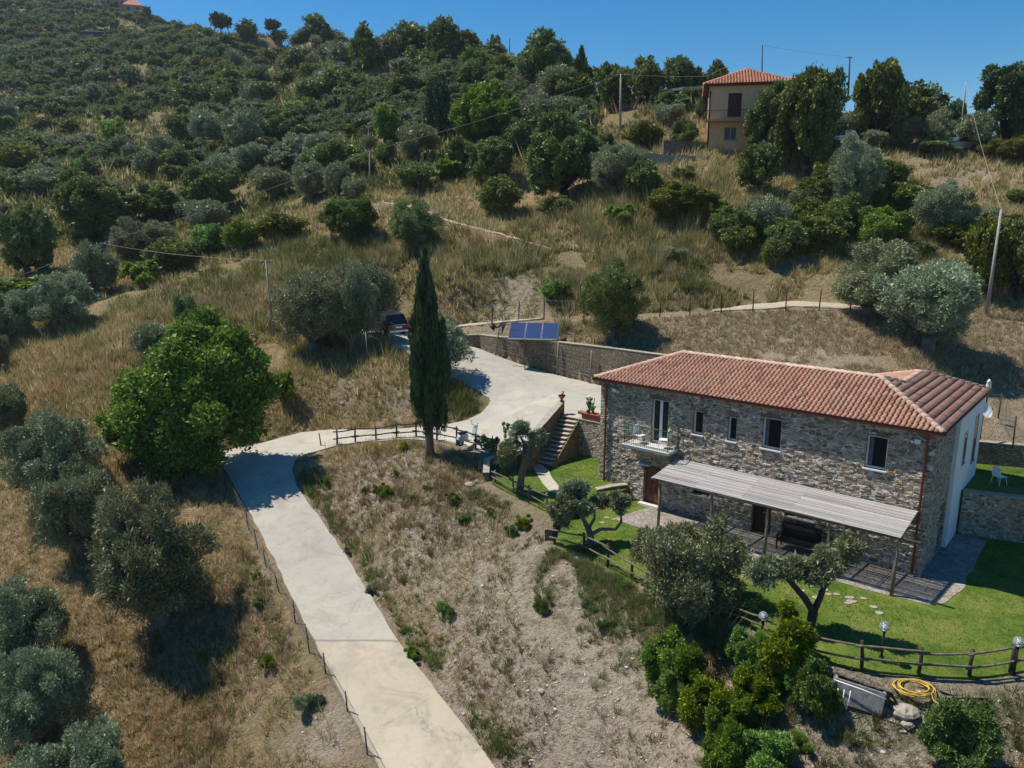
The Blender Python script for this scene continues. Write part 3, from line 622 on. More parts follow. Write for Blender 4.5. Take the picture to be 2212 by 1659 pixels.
for a, b, c, d in OPS[:5]:                    # windows: plaster surround, pale frame, dark panes, sill
    wdw = MB(); y = .20; f = .07
    wdw.box(a, a + f, y - .03, y + .04, c, d); wdw.box(b - f, b, y - .03, y + .04, c, d)
    wdw.box(a + f, b - f, y - .03, y + .04, d - f, d); wdw.box(a + f, b - f, y - .03, y + .04, c, c + f * (1 if c > 4 else 2))
    isdoor = c < 4
    if isdoor: m_ = (a + b) / 2; wdw.box(m_ - .07, m_ + .07, y - .04, y + .035, c + .05, d - f)
    o = wdw.build('french_door' if isdoor else 'window', M['white_paint'], villa)
    p = MB(); p.box(a + .02, b - .02, y + .005, y + .02, c + .02, d - .02); p.build('pane', M['pane'], o)
    if not isdoor:
        s = MB(); s.box(a - .06, b + .06, -.09, y - .03, c - .06, c - .004); s.build('sill', M['marble'], o)
        if b - a > .7:
            q = MB(); q.box(a + .10, a + .24, y - .0, y + .003, c + .1, d - .1); q.build('curtain', M['curtain'], o)
    else:
        s = MB(); s.box(a - .04, b + .04, -.03, y - .03, c - .05, c - .003); s.build('threshold', M['marble'], o)
for a, b, c, d in OPS[:5]:                    # lintel course of upright stones
    l = MB(); k = a - .12
    while k < b + .1:
        wv = .07 + .03 * random.random(); l.box(k, k + wv, -.012, .01, d + .01, d + .2 + .05 * random.random()); k += wv + .015
    l.build('lintel', M['stone_grey'], villa)
def leaf_door(a, b, c, d, mat, y=.2):
    m_ = MB(); m_.box(a, b, y, y + .05, c, d)
    w3 = (b - a) / 2
    for k in range(2):
        x0 = a + k * w3
        for z0, z1 in ((c + .12, c + .75), (c + .87, d - .12)): m_.box(x0 + .08, x0 + w3 - .08, y - .02, y, z0, z1)
    return m_.build('door', mat, villa)
dr = leaf_door(2.70, 3.60, .05, 2.10, M['wood_door'])
h = MB(); h.ball((3.2, .15, 1.05), .03); h.tube([(3.2, .2, 1.05), (3.2, .14, 1.05), (3.26, .14, 1.05)], .012, 6); h.build('handle', M['chrome'], dr)
h = MB(); h.box(2.5, 3.8, -.25, .02, -.02, .09); h.build('step', M['marble'], dr)
dr = leaf_door(8.45, 9.31, .05, 2.10, M['dark_wood']); h = MB(); h.ball((8.95, .15, 1.05), .03); h.build('handle', M['chrome'], dr)
for a, b, c, d in OPS[7:]:
    w_ = MB(); w_.box(a, a + .06, .15, .2, c, d); w_.box(b - .06, b, .15, .2, c, d); w_.box(a + .06, b - .06, .15, .2, c, c + .06); w_.box((a + b) / 2 - .03, (a + b) / 2 + .03, .15, .2, c + .06, d)
    o = w_.build('window', M['dark_wood'], villa); p = MB(); p.box(a + .02, b - .02, .21, .22, c + .02, d - .01); p.build('pane', M['pane'], o)
    s = MB(); s.box(a - .08, b + .08, -.08, .14, c - .06, c - .004); s.build('sill', M['marble'], o)
# end wall windows (white part) and dark side door
for a, b, c, d in ((5.15, 5.75, 3.55, 5.0), (7.45, 8.2, 3.05, 5.3)):
    w_ = MB(); w_.box(PW + .002, PW + .03, a, a + .06, c, d); w_.box(PW + .002, PW + .03, b - .06, b, c, d); w_.box(PW + .002, PW + .03, a + .06, b - .06, d - .06, d); w_.box(PW + .002, PW + .06, a - .05, b + .05, c - .05, c)
    o = w_.build('window', M['grey_plaster'], villa); p = MB(); p.box(PW + .001, PW + .012, a + .06, b - .06, c, d - .06); p.build('pane', M['pane'], o)
m_ = MB(); m_.box(VL - .2, VL - .15, 2.7, 3.6, .05, 2.3); d_ = m_.build('door', M['dark_wood'], villa)
h = MB(); h.ball((VL - .13, 2.85, 1.1), .035); h.build('handle', M['chrome'], d_)
# balcony
bal = MB(); bal.box(2.02, 4.52, -1.02, -.003, 3.13, 3.26); bal.box(1.96, 4.58, -1.06, -.003, 3.262, 3.30)
balcony = bal.build('balcony', M['marble'], villa, bevel=.012)
c_ = MB(); c_.prism([(-.003, 2.2), (-.16, 2.3), (-.30, 2.65), (-.72, 2.92), (-.86, 3.05), (-.86, 3.127), (-.003, 3.127)], 'x', 2.35, 4.3)
c_.build('corbel', M['stone'], balcony)
rl = MB(); z0, z1 = 3.30, 4.33
segs = [((2.06, -.02), (2.06, -.98)), ((2.06, -.98), (4.48, -.98)), ((4.48, -.98), (4.48, -.02))]
for (xa, ya), (xb, yb) in segs:
    rl.beam((xa, ya, z1), (xb, yb, z1), .05, .03); rl.beam((xa, ya, z0 + .10), (xb, yb, z0 + .10), .025, .02)
    L = math.dist((xa, ya), (xb, yb)); k = int(L / .105)
    for i in range(k + 1):
        t = i / k; x, y = xa + (xb - xa) * t, ya + (yb - ya) * t; r = .022 if i in (0, k) else .009
        rl.tube([(x, y, z0), (x, y, z1)], r, 5)
rl.build('railing', M['green_iron'], balcony)
# canopy shelf over the front door
k_ = MB(); k_.box(2.45, 3.15, -.42, -.003, 2.17, 2.24); k_.build('door_canopy', M['marble'], villa, bevel=.01)
# floodlights near both front corners, meter box and conduit
for x, s in ((.85, 1), (15.0, -1)):
    q = MB(); q.tube([(x, -.003, 5.72), (x, -.10, 5.70)], .03, 6); q.box(x - .11, x + .11, -.2, -.1, 5.62, 5.78); q.box(x + s * .16, x + s * .24, -.16, -.02, 5.60, 5.70); q.build('floodlight', M['white_plastic'], villa)
q = MB(); q.box(-.16, -.003, .25, .60, 2.35, 2.75); q.tube([(-.06, .42, 2.35), (-.06, .42, .7)], .035, 6); q.build('meter_box', M['cap'], villa)
# downpipes
for x, zt, y in ((15.33, VE, -.1), (.35, VE, -.1)):
    q = MB(); q.tube([(x, y - .12, zt + .0), (x, y, zt - .3), (x, y, .2 if x > 5 else .75)], .05, 8)
    for z in (1.2, 2.8, 4.4): q.tube([(x, y, z), (x, y, z + .05)], .062, 8)
    q.build('downpipe', M['red_gutter'], villa)
# roof --------------------------------------------------------------
x0, x1, y0, yb, yB, h_ = -G, VL + G, -G, VW + G, VB + G, VW / 2 + G
kx = 2.5; ze = VE
A = (x0, y0, ze); B = (x1, y0, ze); Cc = (x1, yB, ze); D = (x0, yb, ze); E_ = (x0 + h_, y0 + h_, ze + SL * h_); F_ = (x1 - h_, y0 + h_, ze + SL * h_)
Vv = (x1 - kx, y0 + h_ + (h_ - kx), ze + SL * kx); K = (x1 - kx, yB - kx, ze + SL * kx)
Wp = (x1 - 2 * kx, yb, ze); Wq = (x1 - 2 * kx, yB, ze)
roof = MB()
slopes = [([A, B, F_, E_], (1, 0, 0), (0, 1, SL)), ([B, Cc, K, Vv, F_], (0, 1, 0), (-1, 0, SL)), ([D, A, E_], (0, -1, 0), (1, 0, SL)),
          ([Wp, D, E_, F_, Vv], (-1, 0, 0), (0, -1, SL)), ([Wq, Wp, Vv, K], (0, -1, 0), (1, 0, SL)), ([Cc, Wq, K], (-1, 0, 0), (0, -1, SL))]
for poly, u, wv in slopes: roof.add([(p[0], p[1], p[2] + .02) for p in poly], [tuple(range(len(poly)))])
roof.box(x0 + .02, x1 - .02, y0 + .02, yb - .02, ze - .06, ze + .02)
roof.box(x1 - 2 * kx + .02, x1 - .02, yb - .03, yB - .02, ze - .058, ze + .018)
roofo = roof.build('roof', M['under_tile'], villa)
def inpoly(p, poly):
    c = False; n_ = len(poly)
    for i in range(n_):
        a, b = poly[i], poly[i - 1]
        if (a[1] > p[1]) != (b[1] > p[1]) and p[0] < (b[0] - a[0]) * (p[1] - a[1]) / (b[1] - a[1]) + a[0]: c = not c
    return c
def tiles(mb, poly, u, wv, pu=.205, pw=.34, r=.098, rs=random.Random(5), zoff=.03):
    o = Vector(poly[0]); u = Vector(u).normalized(); wv = Vector(wv); wv.normalize(); nn = u.cross(wv); nn.normalize()
    if nn.z < 0: nn = -nn
    P2 = [((Vector(p) - o).dot(u), (Vector(p) - o).dot(wv)) for p in poly]
    umin, umax = min(p[0] for p in P2), max(p[0] for p in P2); wmax = max(p[1] for p in P2)
    i = 0; uc = umin + pu / 2
    while uc < umax:
        j = 0
        while j * pw < wmax:
            w0 = j * pw - .05; w1 = w0 + pw * 1.16
            if inpoly((uc, w0 + pw * .6), P2):
                mb.tone = min(1, max(0, rs.gauss(.5, .24))); vs = []
                for ww, rr, lift in ((w0, r * 1.06, .045), (w1, r * .74, .0)):
                    for k in range(6):
                        t = math.pi * k / 5; dv = rs.uniform(-.004, .004)
                        vs.append(o + u * (uc + math.cos(t) * rr + dv) + wv * ww + nn * (math.sin(t) * rr * .95 + zoff + lift))
                mb.add(vs, [(k, k + 6, k + 7, k + 1) for k in range(5)] + [(0, 1, 2, 3, 4, 5)], True)
            j += 1
        uc += pu; i += 1
tl = MB()
for poly, u, wv in slopes[:3]: tiles(tl, poly, u, wv)
tl2 = MB()
for poly, u, wv in slopes[3:]: tiles(tl, poly, u, wv, rs=random.Random(9))
tl.build('roof_tiles', M['tile'], roofo, tone=True)
def caps(mb, a, b, r=.14, step=.36, lift=.05, rs=random.Random(3)):
    a, b = Vector(a), Vector(b); d = (b - a); L = d.length; d.normalize(); s_ = d.cross(Vector((0, 0, 1))).normalized(); up = s_.cross(d)
    k = 0
    while k * step < L - .1:
        mb.tone = rs.random(); vs = []
        for ww, rr, l in ((k * step - .03, r, .03), (k * step + step * 1.1, r * .85, 0)):
            for q in range(7):
                t = math.pi * q / 6; vs.append(a + d * ww + s_ * (math.cos(t) * rr) + up * (math.sin(t) * rr * .8 + lift + l))
        mb.add(vs, [(q, q + 7, q + 8, q + 1) for q in range(6)] + [tuple(range(7))], True); k += 1
rc = MB()
for a, b in ((A, E_), (B, F_), (E_, F_), (D, E_), (Cc, K), (Vv, K), (Wq, K), (Vv, F_)): caps(rc, a, b)
rc.build('ridge_tiles', M['tile_cap'], roofo, tone=True)
gt = MB()
def gutter(mb, a, b, out):
    a, b, out = Vector(a), Vector(b), Vector(out)
    vs = []
    for p in (a, b):
        for k in range(7):
            t = math.pi * k / 6; vs.append(p + out * (.06 - math.cos(t) * .06) + Vector((0, 0, -math.sin(t) * .10)))
    mb.add(vs, [(k, k + 1, k + 8, k + 7) for k in range(6)], True)
    mb.beam(a + Vector((0, 0, -.05)) - out * .012, b + Vector((0, 0, -.05)) - out * .012, .02, .15)
zz = ze + .01
gutter(gt, (x0 - .14, y0 - .0, zz), (x1 + .14, y0 - .0, zz), (0, -1, 0)); gutter(gt, (x1 + .0, y0 - .14, zz), (x1 + .0, yB + .1, zz), (1, 0, 0)); gutter(gt, (x0 - .0, yb, zz), (x0 - .0, y0 - .14, zz), (-1, 0, 0))
gt.build('gutter', M['red_gutter'], roofo)

# ================================================================== pergola
perg = empty('cane_pergola', hw(4.6, 0, 0), PH, 'low lean-to pergola roofed with pale bleached cane mats along the villa front', 'pergola')
def pz(y): return 2.78 + .13 * y / 1.0            # front lower
rs = random.Random(11); x = 0.0; YL = []; y = -.18
while y > -2.62:
    r = rs.uniform(.010, .016); YL.append((y, r)); y -= r * 2 + (rs.uniform(.010, .03) if rs.random() < .16 else rs.uniform(.0, .006))
nP = 5; PWd = 10.7 / nP
for i in range(nP):
    cm = MB(); a, b = i * PWd + .004, (i + 1) * PWd - .004
    for y, r in YL:
        cm.tone = rs.random(); aa = a + rs.uniform(-.012, .008); bb = b + rs.uniform(-.008, .012); m_ = (aa + bb) / 2; dz = rs.uniform(-.012, .012)
        cm.tube([(aa, y, pz(y) + .09), (m_, y + rs.uniform(-.004, .004), pz(y) + .09 + dz * .5), (bb, y, pz(y) + .09)], r, 5, smooth=False)
    for xx in (a + .05, b - .05): cm.tone = .5; cm.beam((xx, -.15, pz(-.15) + .07), (xx, -2.62, pz(-2.62) + .07), .03, .015)
    cm.build('cane_mat', None or M.setdefault('cane', (lambda n: (n.bump(n.noise(n.coord(), 30, 3), .2, .005), n.fin(n.mix(n.sep(n.attr())[0], (.24, .22, .205), (.54, .505, .48)), .85))[1])(N('bleached_cane'))), perg, tone=True)
for xx in (.3, 2.9, 5.45, 8.0, 10.55):
    q = MB(); q.tube([(xx, -2.36, 0), (xx + .02, -2.36, 1.2), (xx, -2.37, pz(-2.37) - .05)], [.075, .07, .065], 8); q.build('post', M['post_wood'], perg)
for xx in np.linspace(.1, 10.6, 8):
    q = MB(); q.tube([(xx, -.02, pz(0) + .02), (xx, -2.6, pz(-2.6) + .02)], [.05, .045], 7); q.build('rafter', M['post_wood'], perg)
q = MB(); q.tube([(-.15, -2.37, pz(-2.37) - .07), (5.4, -2.38, pz(-2.37) - .08), (11.35, -2.37, pz(-2.37) - .07)], [.07, .075, .06], 8); q.build('front_beam', M['rail_wood'], perg)
q = MB(); q.box(-.1, 10.8, -.10, -.015, pz(-.1) - .16, pz(-.1) - .04); q.build('wall_plate', M['post_wood'], perg)
# furniture under the pergola and on the balcony
bench = empty('garden_bench', hw(10.9, -.75, .02), PH, 'black garden bench with high closed back under the cane pergola', 'bench')
q = MB(); q.box(-.85, .85, -.3, .3, .40, .46); [q.box(-.8 + .12 * i, -.72 + .12 * i, -.3, .3, .461, .475) for i in range(14)]; q.build('seat', M['black'], bench, bevel=.01)
q = MB(); q.box(-.85, .85, .26, .34, .46, 1.15); q.box(-.80, .80, .20, .26, .5, 1.05); q.build('backrest', M['black_matt'], bench, bevel=.01)
for sx in (-1, 1):
    q = MB(); q.box(sx * .84 - .05, sx * .84 + .05, -.32, .32, .62, .68); q.build('armrest', M['black'], bench)
    for sy in (-.28, .28): q = MB(); q.box(sx * .84 - .03, sx * .84 + .03, sy - .03, sy + .03, 0, .62 if sy < 0 else 1.0); q.build('leg', M['black'], bench)
bn = empty('planter_bin', hw(12.1, -.75, .02), PH, 'small black square bin beside the black bench', 'bin')
q = MB(); q.prism([(-.2, 0), (.2, 0), (.25, .55), (-.25, .55)], 'y', -.2, .2); q.build('tub', M['black'], bn); q = MB(); q.box(-.27, .27, -.22, .22, .551, .60); q.build('lid', M['black'], bn)
def chair(name, loc, rz, label, cat='chair', group=None, mat=None):
    t = empty(name, loc, rz, label, cat, group); mat = mat or M['white_plastic']
    q = MB(); q.box(-.22, .22, -.22, .22, .42, .45); q.build('seat', mat, t, bevel=.012)
    q = MB(); q.prism([(-.22, .50), (.22, .50), (.20, .88), (.12, .93), (-.12, .93), (-.20, .88)], 'y', .21, .24); q.build('backrest', mat, t)
    for sx in (-1, 1):
        for sy in (-1, 1):
            q = MB(); q.tube([(sx * .24, sy * .25, 0), (sx * .19, sy * .19, .42)], .016, 6)
            if sy > 0: q.tube([(sx * .19, .19, .42), (sx * .19, .22, .88)], .016, 6)
            q.build('leg', mat, t)
    return t
chair('balcony_chair', hw(2.62, -.45, 3.30), PH + 1.4, 'white metal chair at the left end of the balcony', group='white balcony chairs')
chair('balcony_chair', hw(3.95, -.42, 3.30), PH - 1.2, 'white metal chair at the right end of the balcony, by the dark door pane', group='white balcony chairs')
chair('garden_chair', hw(16.9, 8.3, 2.0), PH + 2.6, 'white openwork garden chair in shade on the small side lawn')
# ================================================================== courtyard stair, walls
stair = empty('stone_staircase', (1.72, 41.25, .75), math.atan2(2.8, 1.8), 'straight stone staircase climbing from the small lawn to the concrete courtyard', 'staircase')
sl_ = 3.35; nst = 12; rise = 2.1 / nst
q = MB()
for i in range(nst): q.box(i * sl_ / nst, sl_ + .5 if i == nst - 1 else sl_ + .0, -.52, .52, -.6 if i == 0 else i * rise - .001 * 0, (i + 1) * rise)
q.build('flight', M['stone_ochre'], stair)
for i in range(nst):
    q = MB(); e = (i + 1) * sl_ / nst if i < nst - 1 else sl_ + 1.0
    q.box(i * sl_ / nst - .03, e + .0, -.54, .54, (i + 1) * rise + .002, (i + 1) * rise + .045); q.build('tread', M['gravel_path'], stair, bevel=.008)
q = MB()                                        # solid side flank under the flight down to the lawn
q.prism([(0, -.7), (sl_ + .9, -.7), (sl_ + .9, 2.09), (sl_ - .25, 2.09), (0, .05)], 'y', -.64, -.523); q.build('flank_wall', M['stone_ochre'], stair)
def stone_wall(name, pts, thick, label, mat, cap=True, zb=0.3, group=None, capmat=None, cat='wall'):
    """pts: (x,y,top z, base z)"""
    t = empty(name, (pts[0][0], pts[0][1], pts[0][3]), 0, label, cat, group); o = Vector(t.location)
    q = MB(); qc = MB(); rs = random.Random(len(pts))
    P = []
    for a, b in zip(pts[:-1], pts[1:]):
        L = math.dist(a[:2], b[:2]); k = max(1, int(L / .8)); P += [[a[m] + (b[m] - a[m]) * i / k for m in range(4)] for i in range(k)]
    P.append(list(pts[-1])); n_ = len(P); vs = []; vc = []
    for i, p in enumerate(P):
        d = np.array(P[min(i + 1, n_ - 1)][:2]) - np.array(P[max(i - 1, 0)][:2]); d = d / np.hypot(*d); nn = np.array([-d[1], d[0]]) * thick / 2
        j = rs.uniform(-.03, .03) if not cap else rs.uniform(-.008, .008)
        for sgn, z in ((1, p[3]), (1, p[2] + j), (-1, p[2] + j), (-1, p[3])): vs.append((p[0] + nn[0] * sgn - o.x, p[1] + nn[1] * sgn - o.y, z - o.z))
        for sgn, z in ((1.1, p[2] + j + .003), (1.1, p[2] + j + .05), (-1.1, p[2] + j + .05), (-1.1, p[2] + j + .003)): vc.append((p[0] + nn[0] * sgn - o.x, p[1] + nn[1] * sgn - o.y, z - o.z))
    fs = [(i * 4 + a, i * 4 + b, i * 4 + 4 + b, i * 4 + 4 + a) for i in range(n_ - 1) for a, b in ((0, 1), (1, 2), (2, 3), (3, 0))] + [(0, 3, 2, 1), (n_ * 4 - 4, n_ * 4 - 3, n_ * 4 - 2, n_ * 4 - 1)]
    q.add(vs, fs); q.build('masonry', mat, t)
    if cap: qc.add(vc, fs); qc.build('coping', capmat or M['cap'], t)
    return t
pw_ = stone_wall('parapet_wall', [(.72, 40.35, 2.45, .3), (1.82, 42.5, 2.98, .4), (2.95, 44.75, 3.62, .5)], .36, 'ochre stone parapet wall rising beside the staircase and the courtyard', M['stone_ochre'])
stone_wall('retaining_wall', [(*hw(-3.55, 2.95)[:2], 2.84, .3), (*hw(-1.8, 2.95)[:2], 2.84, .3), (*hw(-.02, 2.95)[:2], 2.84, .3)], .4, 'stone retaining wall between the villa and the staircase, below the terracotta planter', M['stone'])
stone_wall('low_wall', [(*hw(-4.0, 3.75)[:2], 3.08, 2.6), (*hw(-3.4, 3.7)[:2], 3.08, 2.6), (*hw(-2.4, 3.6)[:2], 3.08, 2.6)], .3, 'short low stone kerb wall at the stair top beside the planter', M['stone_grey'], cap=False)
a_, b_ = hw(1.72, -.05), onz(1287, 1074, .3); m1 = ((a_[0] + b_[0]) / 2, (a_[1] + b_[1]) / 2)
stone_wall('low_wall', [(*a_[:2], .82, -.1), (*m1, .80, -.1), (*b_[:2], .72, -.1)], .32, 'low ochre stone wall holding the small lawn above the front door', M['stone_ochre'])
b2 = [onz(1287, 1076, .3), onz(1240, 1098, .2), onz(1205, 1118, .1), onz(1188, 1140, 0), onz(1185, 1165, -.1)]
stone_wall('low_wall', [(*p[:2], .55 - .05 * i, -.5) for i, p in enumerate(b2)], .35, 'curved low rubble wall end between the two lawns near the wooden fence', M['stone_ochre'], cap=False)
b3 = [onz(1050, 1038, .6), onz(1052, 1012, .8), onz(1082, 1000, .9), onz(1115, 1006, .9), onz(1150, 994, .8)]
stone_wall('low_wall', [(p[0], p[1], z, -.1) for p, z in zip(b3, (1.0, 1.3, 1.45, 1.5, 1.6))], .32, 'low curved stone wall holding the prickly pears left of the staircase foot', M['stone_ochre'])
cw = [onz(1002, 742, 4.7), onz(1036, 752, 4.4), onz(1072, 767, 4.1), onz(1129, 787, 3.65), onz(1203, 809, 3.25), onz(1299, 832, 3.0), hw(2.5, 10.6, 3.0), hw(5.5, 10.9, 3.0)]
stone_wall('courtyard_wall', [(p[0] + .1, p[1] + .25, z, p[2] - .6) for p, z in zip(cw, (5.3, 5.4, 5.45, 5.5, 5.55, 5.6, 5.6, 5.4))], .4, 'long brown stone retaining wall behind the courtyard, below the solar panels', M['stone_grey'])
for q_ in np.linspace(0, 1, 30):                # ground kept level behind the wall is part of the terrain fit
    pass
stone_wall('retaining_wall', [(*hw(15.8, 6.15)[:2], 2.05, -.2), (*hw(18, 6.85)[:2], 2.05, -.2), (*hw(21.0, 7.75)[:2], 2.05, -.2), (*hw(23.5, 8.6)[:2], 2.05, -.2)], .45, 'tall stone retaining wall right of the villa, holding up the side lawn', M['stone'])
stone_wall('boundary_wall', [(*hw(15.2, 11.55)[:2], 3.1, 1.7), (*hw(18, 12.5)[:2], 3.1, 1.7), (*hw(21.0, 13.5)[:2], 3.05, 1.7), (*hw(24, 14.5)[:2], 3.0, 1.7)], .4, 'dry stone wall with pale coping behind the side lawn', M['stone_grey'])
# flower urn on the parapet end, terracotta planter with prickly pear, bollard lamp
def pads(mb, base, n_, rs, s=1.0, h=.8):
    tips = [Vector(base) + Vector((rs.uniform(-.15, .15) * s, rs.uniform(-.15, .15) * s, 0)) for _ in range(max(2, n_ // 6))]
    for i in range(n_):
        p = rs.choice(tips[-6:] if len(tips) > 6 else tips); d = Vector((rs.gauss(0, .5), rs.gauss(0, .5), 1)).normalized(); L = rs.uniform(.22, .36) * s
        wd = L * .42; side = d.cross(Vector((math.cos(i * 2.4), math.sin(i * 2.4), .1))).normalized(); nn = d.cross(side) * .025 * s; mb.tone = rs.random()
        ring = [p + d * (L / 2 - L / 2 * math.cos(t)) + side * wd * math.sin(t) * (.75 + .25 * (1 - math.cos(t)) / 2) for t in [math.pi * 2 * k / 10 for k in range(10)]]
        c0 = p + d * L * .5; vs = ring + [c0 + nn * 1.4, c0 - nn * 1.4]
        mb.add(vs, [(k, (k + 1) % 10, 10) for k in range(10)] + [((k + 1) % 10, k, 11) for k in range(10)], True)
        if (p + d * L).z < base[2] + h: tips.append(p + d * L * .95 + side * rs.uniform(-.5, .5) * wd)
pl = empty('terracotta_planter', hw(-2.62, 3.0, 2.9), PH, 'long terracotta trough planter on the retaining wall beside the villa corner', 'planter')
q = MB(); q.prism([(-.17, 0), (.17, 0), (.22, .34), (-.22, .34)], 'x', -.55, .55); q.build('trough', M['terracotta'], pl, bevel=.01)
q = MB(); q.box(-.59, .59, -.25, .25, .341, .39); q.build('rim', M['terracotta'], pl)
pc = empty('prickly_pear', hw(-2.62, 3.0, 3.27), 0, 'tall prickly pear growing in the terracotta trough planter', 'cactus')
rs = random.Random(21); q = MB(); pads(q, (-.2, .05, 0), 14, rs, .95, .9); pads(q, (.25, -.1, 0), 16, rs, .7, .4); q.build('pads', M['cactus'], pc, tone=True)
ur = empty('garden_urn', (2.95, 44.65, 3.68), 0, 'brown terracotta urn on the high end of the parapet wall', 'urn')
q = MB(); q.lathe([(.001, 0), (.13, 0), (.08, .05), (.06, .09), (.17, .2), (.21, .31), (.24, .33), (.2, .33), (.15, .3), (.001, .28)], n=14); q.build('vase', M['terracotta'], ur)
q = MB(); pads(q, (0, 0, .28), 9, random.Random(4), .45, .3); q.build('plant', M['cactus'], ur, tone=True)
bl = empty('bollard_lamp', hw(-3.75, 4.4, 2.9), 0, 'short dark bollard lamp with white head by the stair top', 'lamp')
q = MB(); q.tube([(0, 0, 0), (0, 0, .8)], .045, 8); q.build('post', M['post_wood'], bl); q = MB(); q.ball((0, 0, .92), .09); q.tube([(0, 0, .80), (0, 0, .85)], .06, 8); q.build('lamp_head', M['white_plastic'], bl)
# ================================================================== fences
def foot(px, py, z=None):
    if z is not None: return onz(px, py, z)
    return hit(px, py)
def top_at(p, px, py):                          # point on the ray through (px,py) at the post's own distance
    r = ray(px, py); t = p[1] / r[1]; return (float(r[0] * t), p[1], float(r[2] * t + HC))
def rail_fence(name, posts, label, zs=None, pr=.055, rr=.036, fr=(.88, .42), pm='post_wood', rm='rail_wood', seed=1, group=None):
    rs = random.Random(seed); P = []
    for i, (tx, ty, bx, by) in enumerate(posts):
        b = foot(bx, by, None if zs is None else zs[i] if hasattr(zs, '__len__') else zs); b = (b[0], b[1], b[2] - .05); P.append((b, top_at(b, tx, ty)))
    t = empty(name, P[0][0], 0, label, 'fence', group); o = Vector(P[0][0])
    for b, tp in P:
        q = MB(); b, tp = Vector(b) - o, Vector(tp) - o; m_ = (b + tp) / 2 + Vector((rs.uniform(-.02, .02), rs.uniform(-.02, .02), 0))
        q.tube([b, m_, tp], [pr * 1.1, pr, pr * .9], 7); q.build('post', M[pm], t)
    for f in fr:
        for (b0, t0), (b1, t1) in zip(P[:-1], P[1:]):
            a = Vector(b0).lerp(Vector(t0), f + rs.uniform(-.04, .04)) - o; c = Vector(b1).lerp(Vector(t1), f + rs.uniform(-.04, .04)) - o
            d = (c - a).normalized(); sd_ = Vector((d.y, -d.x, 0)) * (pr + rr * .5)
            a = a - d * .22 + sd_; c = c + d * .22 + sd_; m_ = (a + c) / 2 + Vector((0, 0, rs.uniform(-.05, .03)))
            q = MB(); q.tube([a, a.lerp(m_, .5) + Vector((0, 0, rs.uniform(-.02, .02))), m_, c.lerp(m_, .5), c], [rr, rr * 1.05, rr * .95, rr, rr * .85], 6); q.build('rail', M[rm], t)
    return t
rail_fence('rail_fence', [(727, 927, 728, 960), (767, 921, 768, 956), (811, 921, 812, 951), (856, 912, 857, 948), (898, 909, 899, 946), (943, 915, 944, 951), (986, 921, 987, 961), (1027, 936, 1027.5, 970), (1072, 945, 1072, 985)],
           'rustic two rail wooden fence along the near edge of the upper driveway leg', [.4, .55, .7, .85, 1.0, 1.15, 1.25, 1.35, 1.45], pm='dark_wood', rm='dark_wood', rr=.04, seed=2)
lp = empty('leaning_post', foot(694.5, 966, .15), 0, 'single thin leaning post left of the upper rail fence', 'post'); q = MB(); q.tube([(0, 0, -.1), (-.12, .05, .9)], [.045, .035], 7); q.build('stake', M['rusty'], lp)
rail_fence('rail_fence', [(1069, 1016, 1070, 1042), (1108, 1033, 1109, 1065), (1142, 1048, 1143, 1080), (1181, 1065, 1182, 1106)], 'weathered two rail wooden fence below the small lawn and twin olive', [.65, .55, .45, .3], seed=3)
rail_fence('rail_fence', [(1198, 1140, 1198, 1172), (1261, 1151, 1262, 1194), (1313, 1174.5, 1313, 1222), (1366, 1209.5, 1366, 1250), (1420, 1240, 1420, 1277), (1480, 1262, 1480, 1304), (1540, 1286, 1539, 1326), (1600, 1309, 1598, 1343), (1649.5, 1328, 1648, 1362), (1700, 1346, 1699, 1394), (1753, 1365, 1752, 1420), (1862, 1384, 1861.6, 1444), (1992.6, 1399, 1984, 1456), (2103, 1403, 2094, 1461), (2194, 1388, 2182, 1452), (2290, 1372, 2276, 1436), (2385, 1360, 2370, 1420)],
           'long grey two rail wooden fence along the outer edge of the front lawn', [-.05, -.1, -.12, -.15, -.15, -.15, -.15, -.15, -.15, -.18, -.2, -.2, -.2, -.2, -.15, -.1, -.05], seed=5, pr=.06, rr=.038, pm='dark_wood')
def wire_fence(name, posts, label, zs=None, pr=.022, pm='rusty', mesh=True, zoff=0, wires=(.95, .6, .25), step=.12, n_=6, lean=None):
    P = []
    for i, (tx, ty, bx, by) in enumerate(posts):
        b = foot(bx, by, None if zs is None else zs[i] if hasattr(zs, '__len__') else zs); b = (b[0], b[1], b[2] - .05); P.append((b, top_at(b, tx, ty)))
    t = empty(name, P[0][0], 0, label, 'wire fence'); o = Vector(P[0][0])
    for b, tp in P: q = MB(); q.tube([Vector(b) - o, Vector(tp) - o], pr, n_); q.build('post', M[pm], t)
    q = MB()
    for (b0, t0), (b1, t1) in zip(P[:-1], P[1:]):
        b0, t0, b1, t1 = (Vector(v) - o for v in (b0, t0, b1, t1))
        for f in wires: q.tube([b0.lerp(t0, f), (b0.lerp(t0, f) + b1.lerp(t1, f)) / 2 - Vector((0, 0, .015)), b1.lerp(t1, f)], .006, 4, caps=False)
        if mesh:
            k = int((b1 - b0).length / step)
            for i in range(1, k):
                s = i / k; lo = b0.lerp(b1, s); hi = t0.lerp(t1, s); q.tube([lo.lerp(hi, .1), lo.lerp(hi, .95)], .0022, 3, caps=False)
            for f in np.linspace(.12, .9, 8): q.tube([b0.lerp(t0, f), b1.lerp(t1, f)], .0022, 3, caps=False)
    q.build('wire_mesh', M['wire'], t); return t
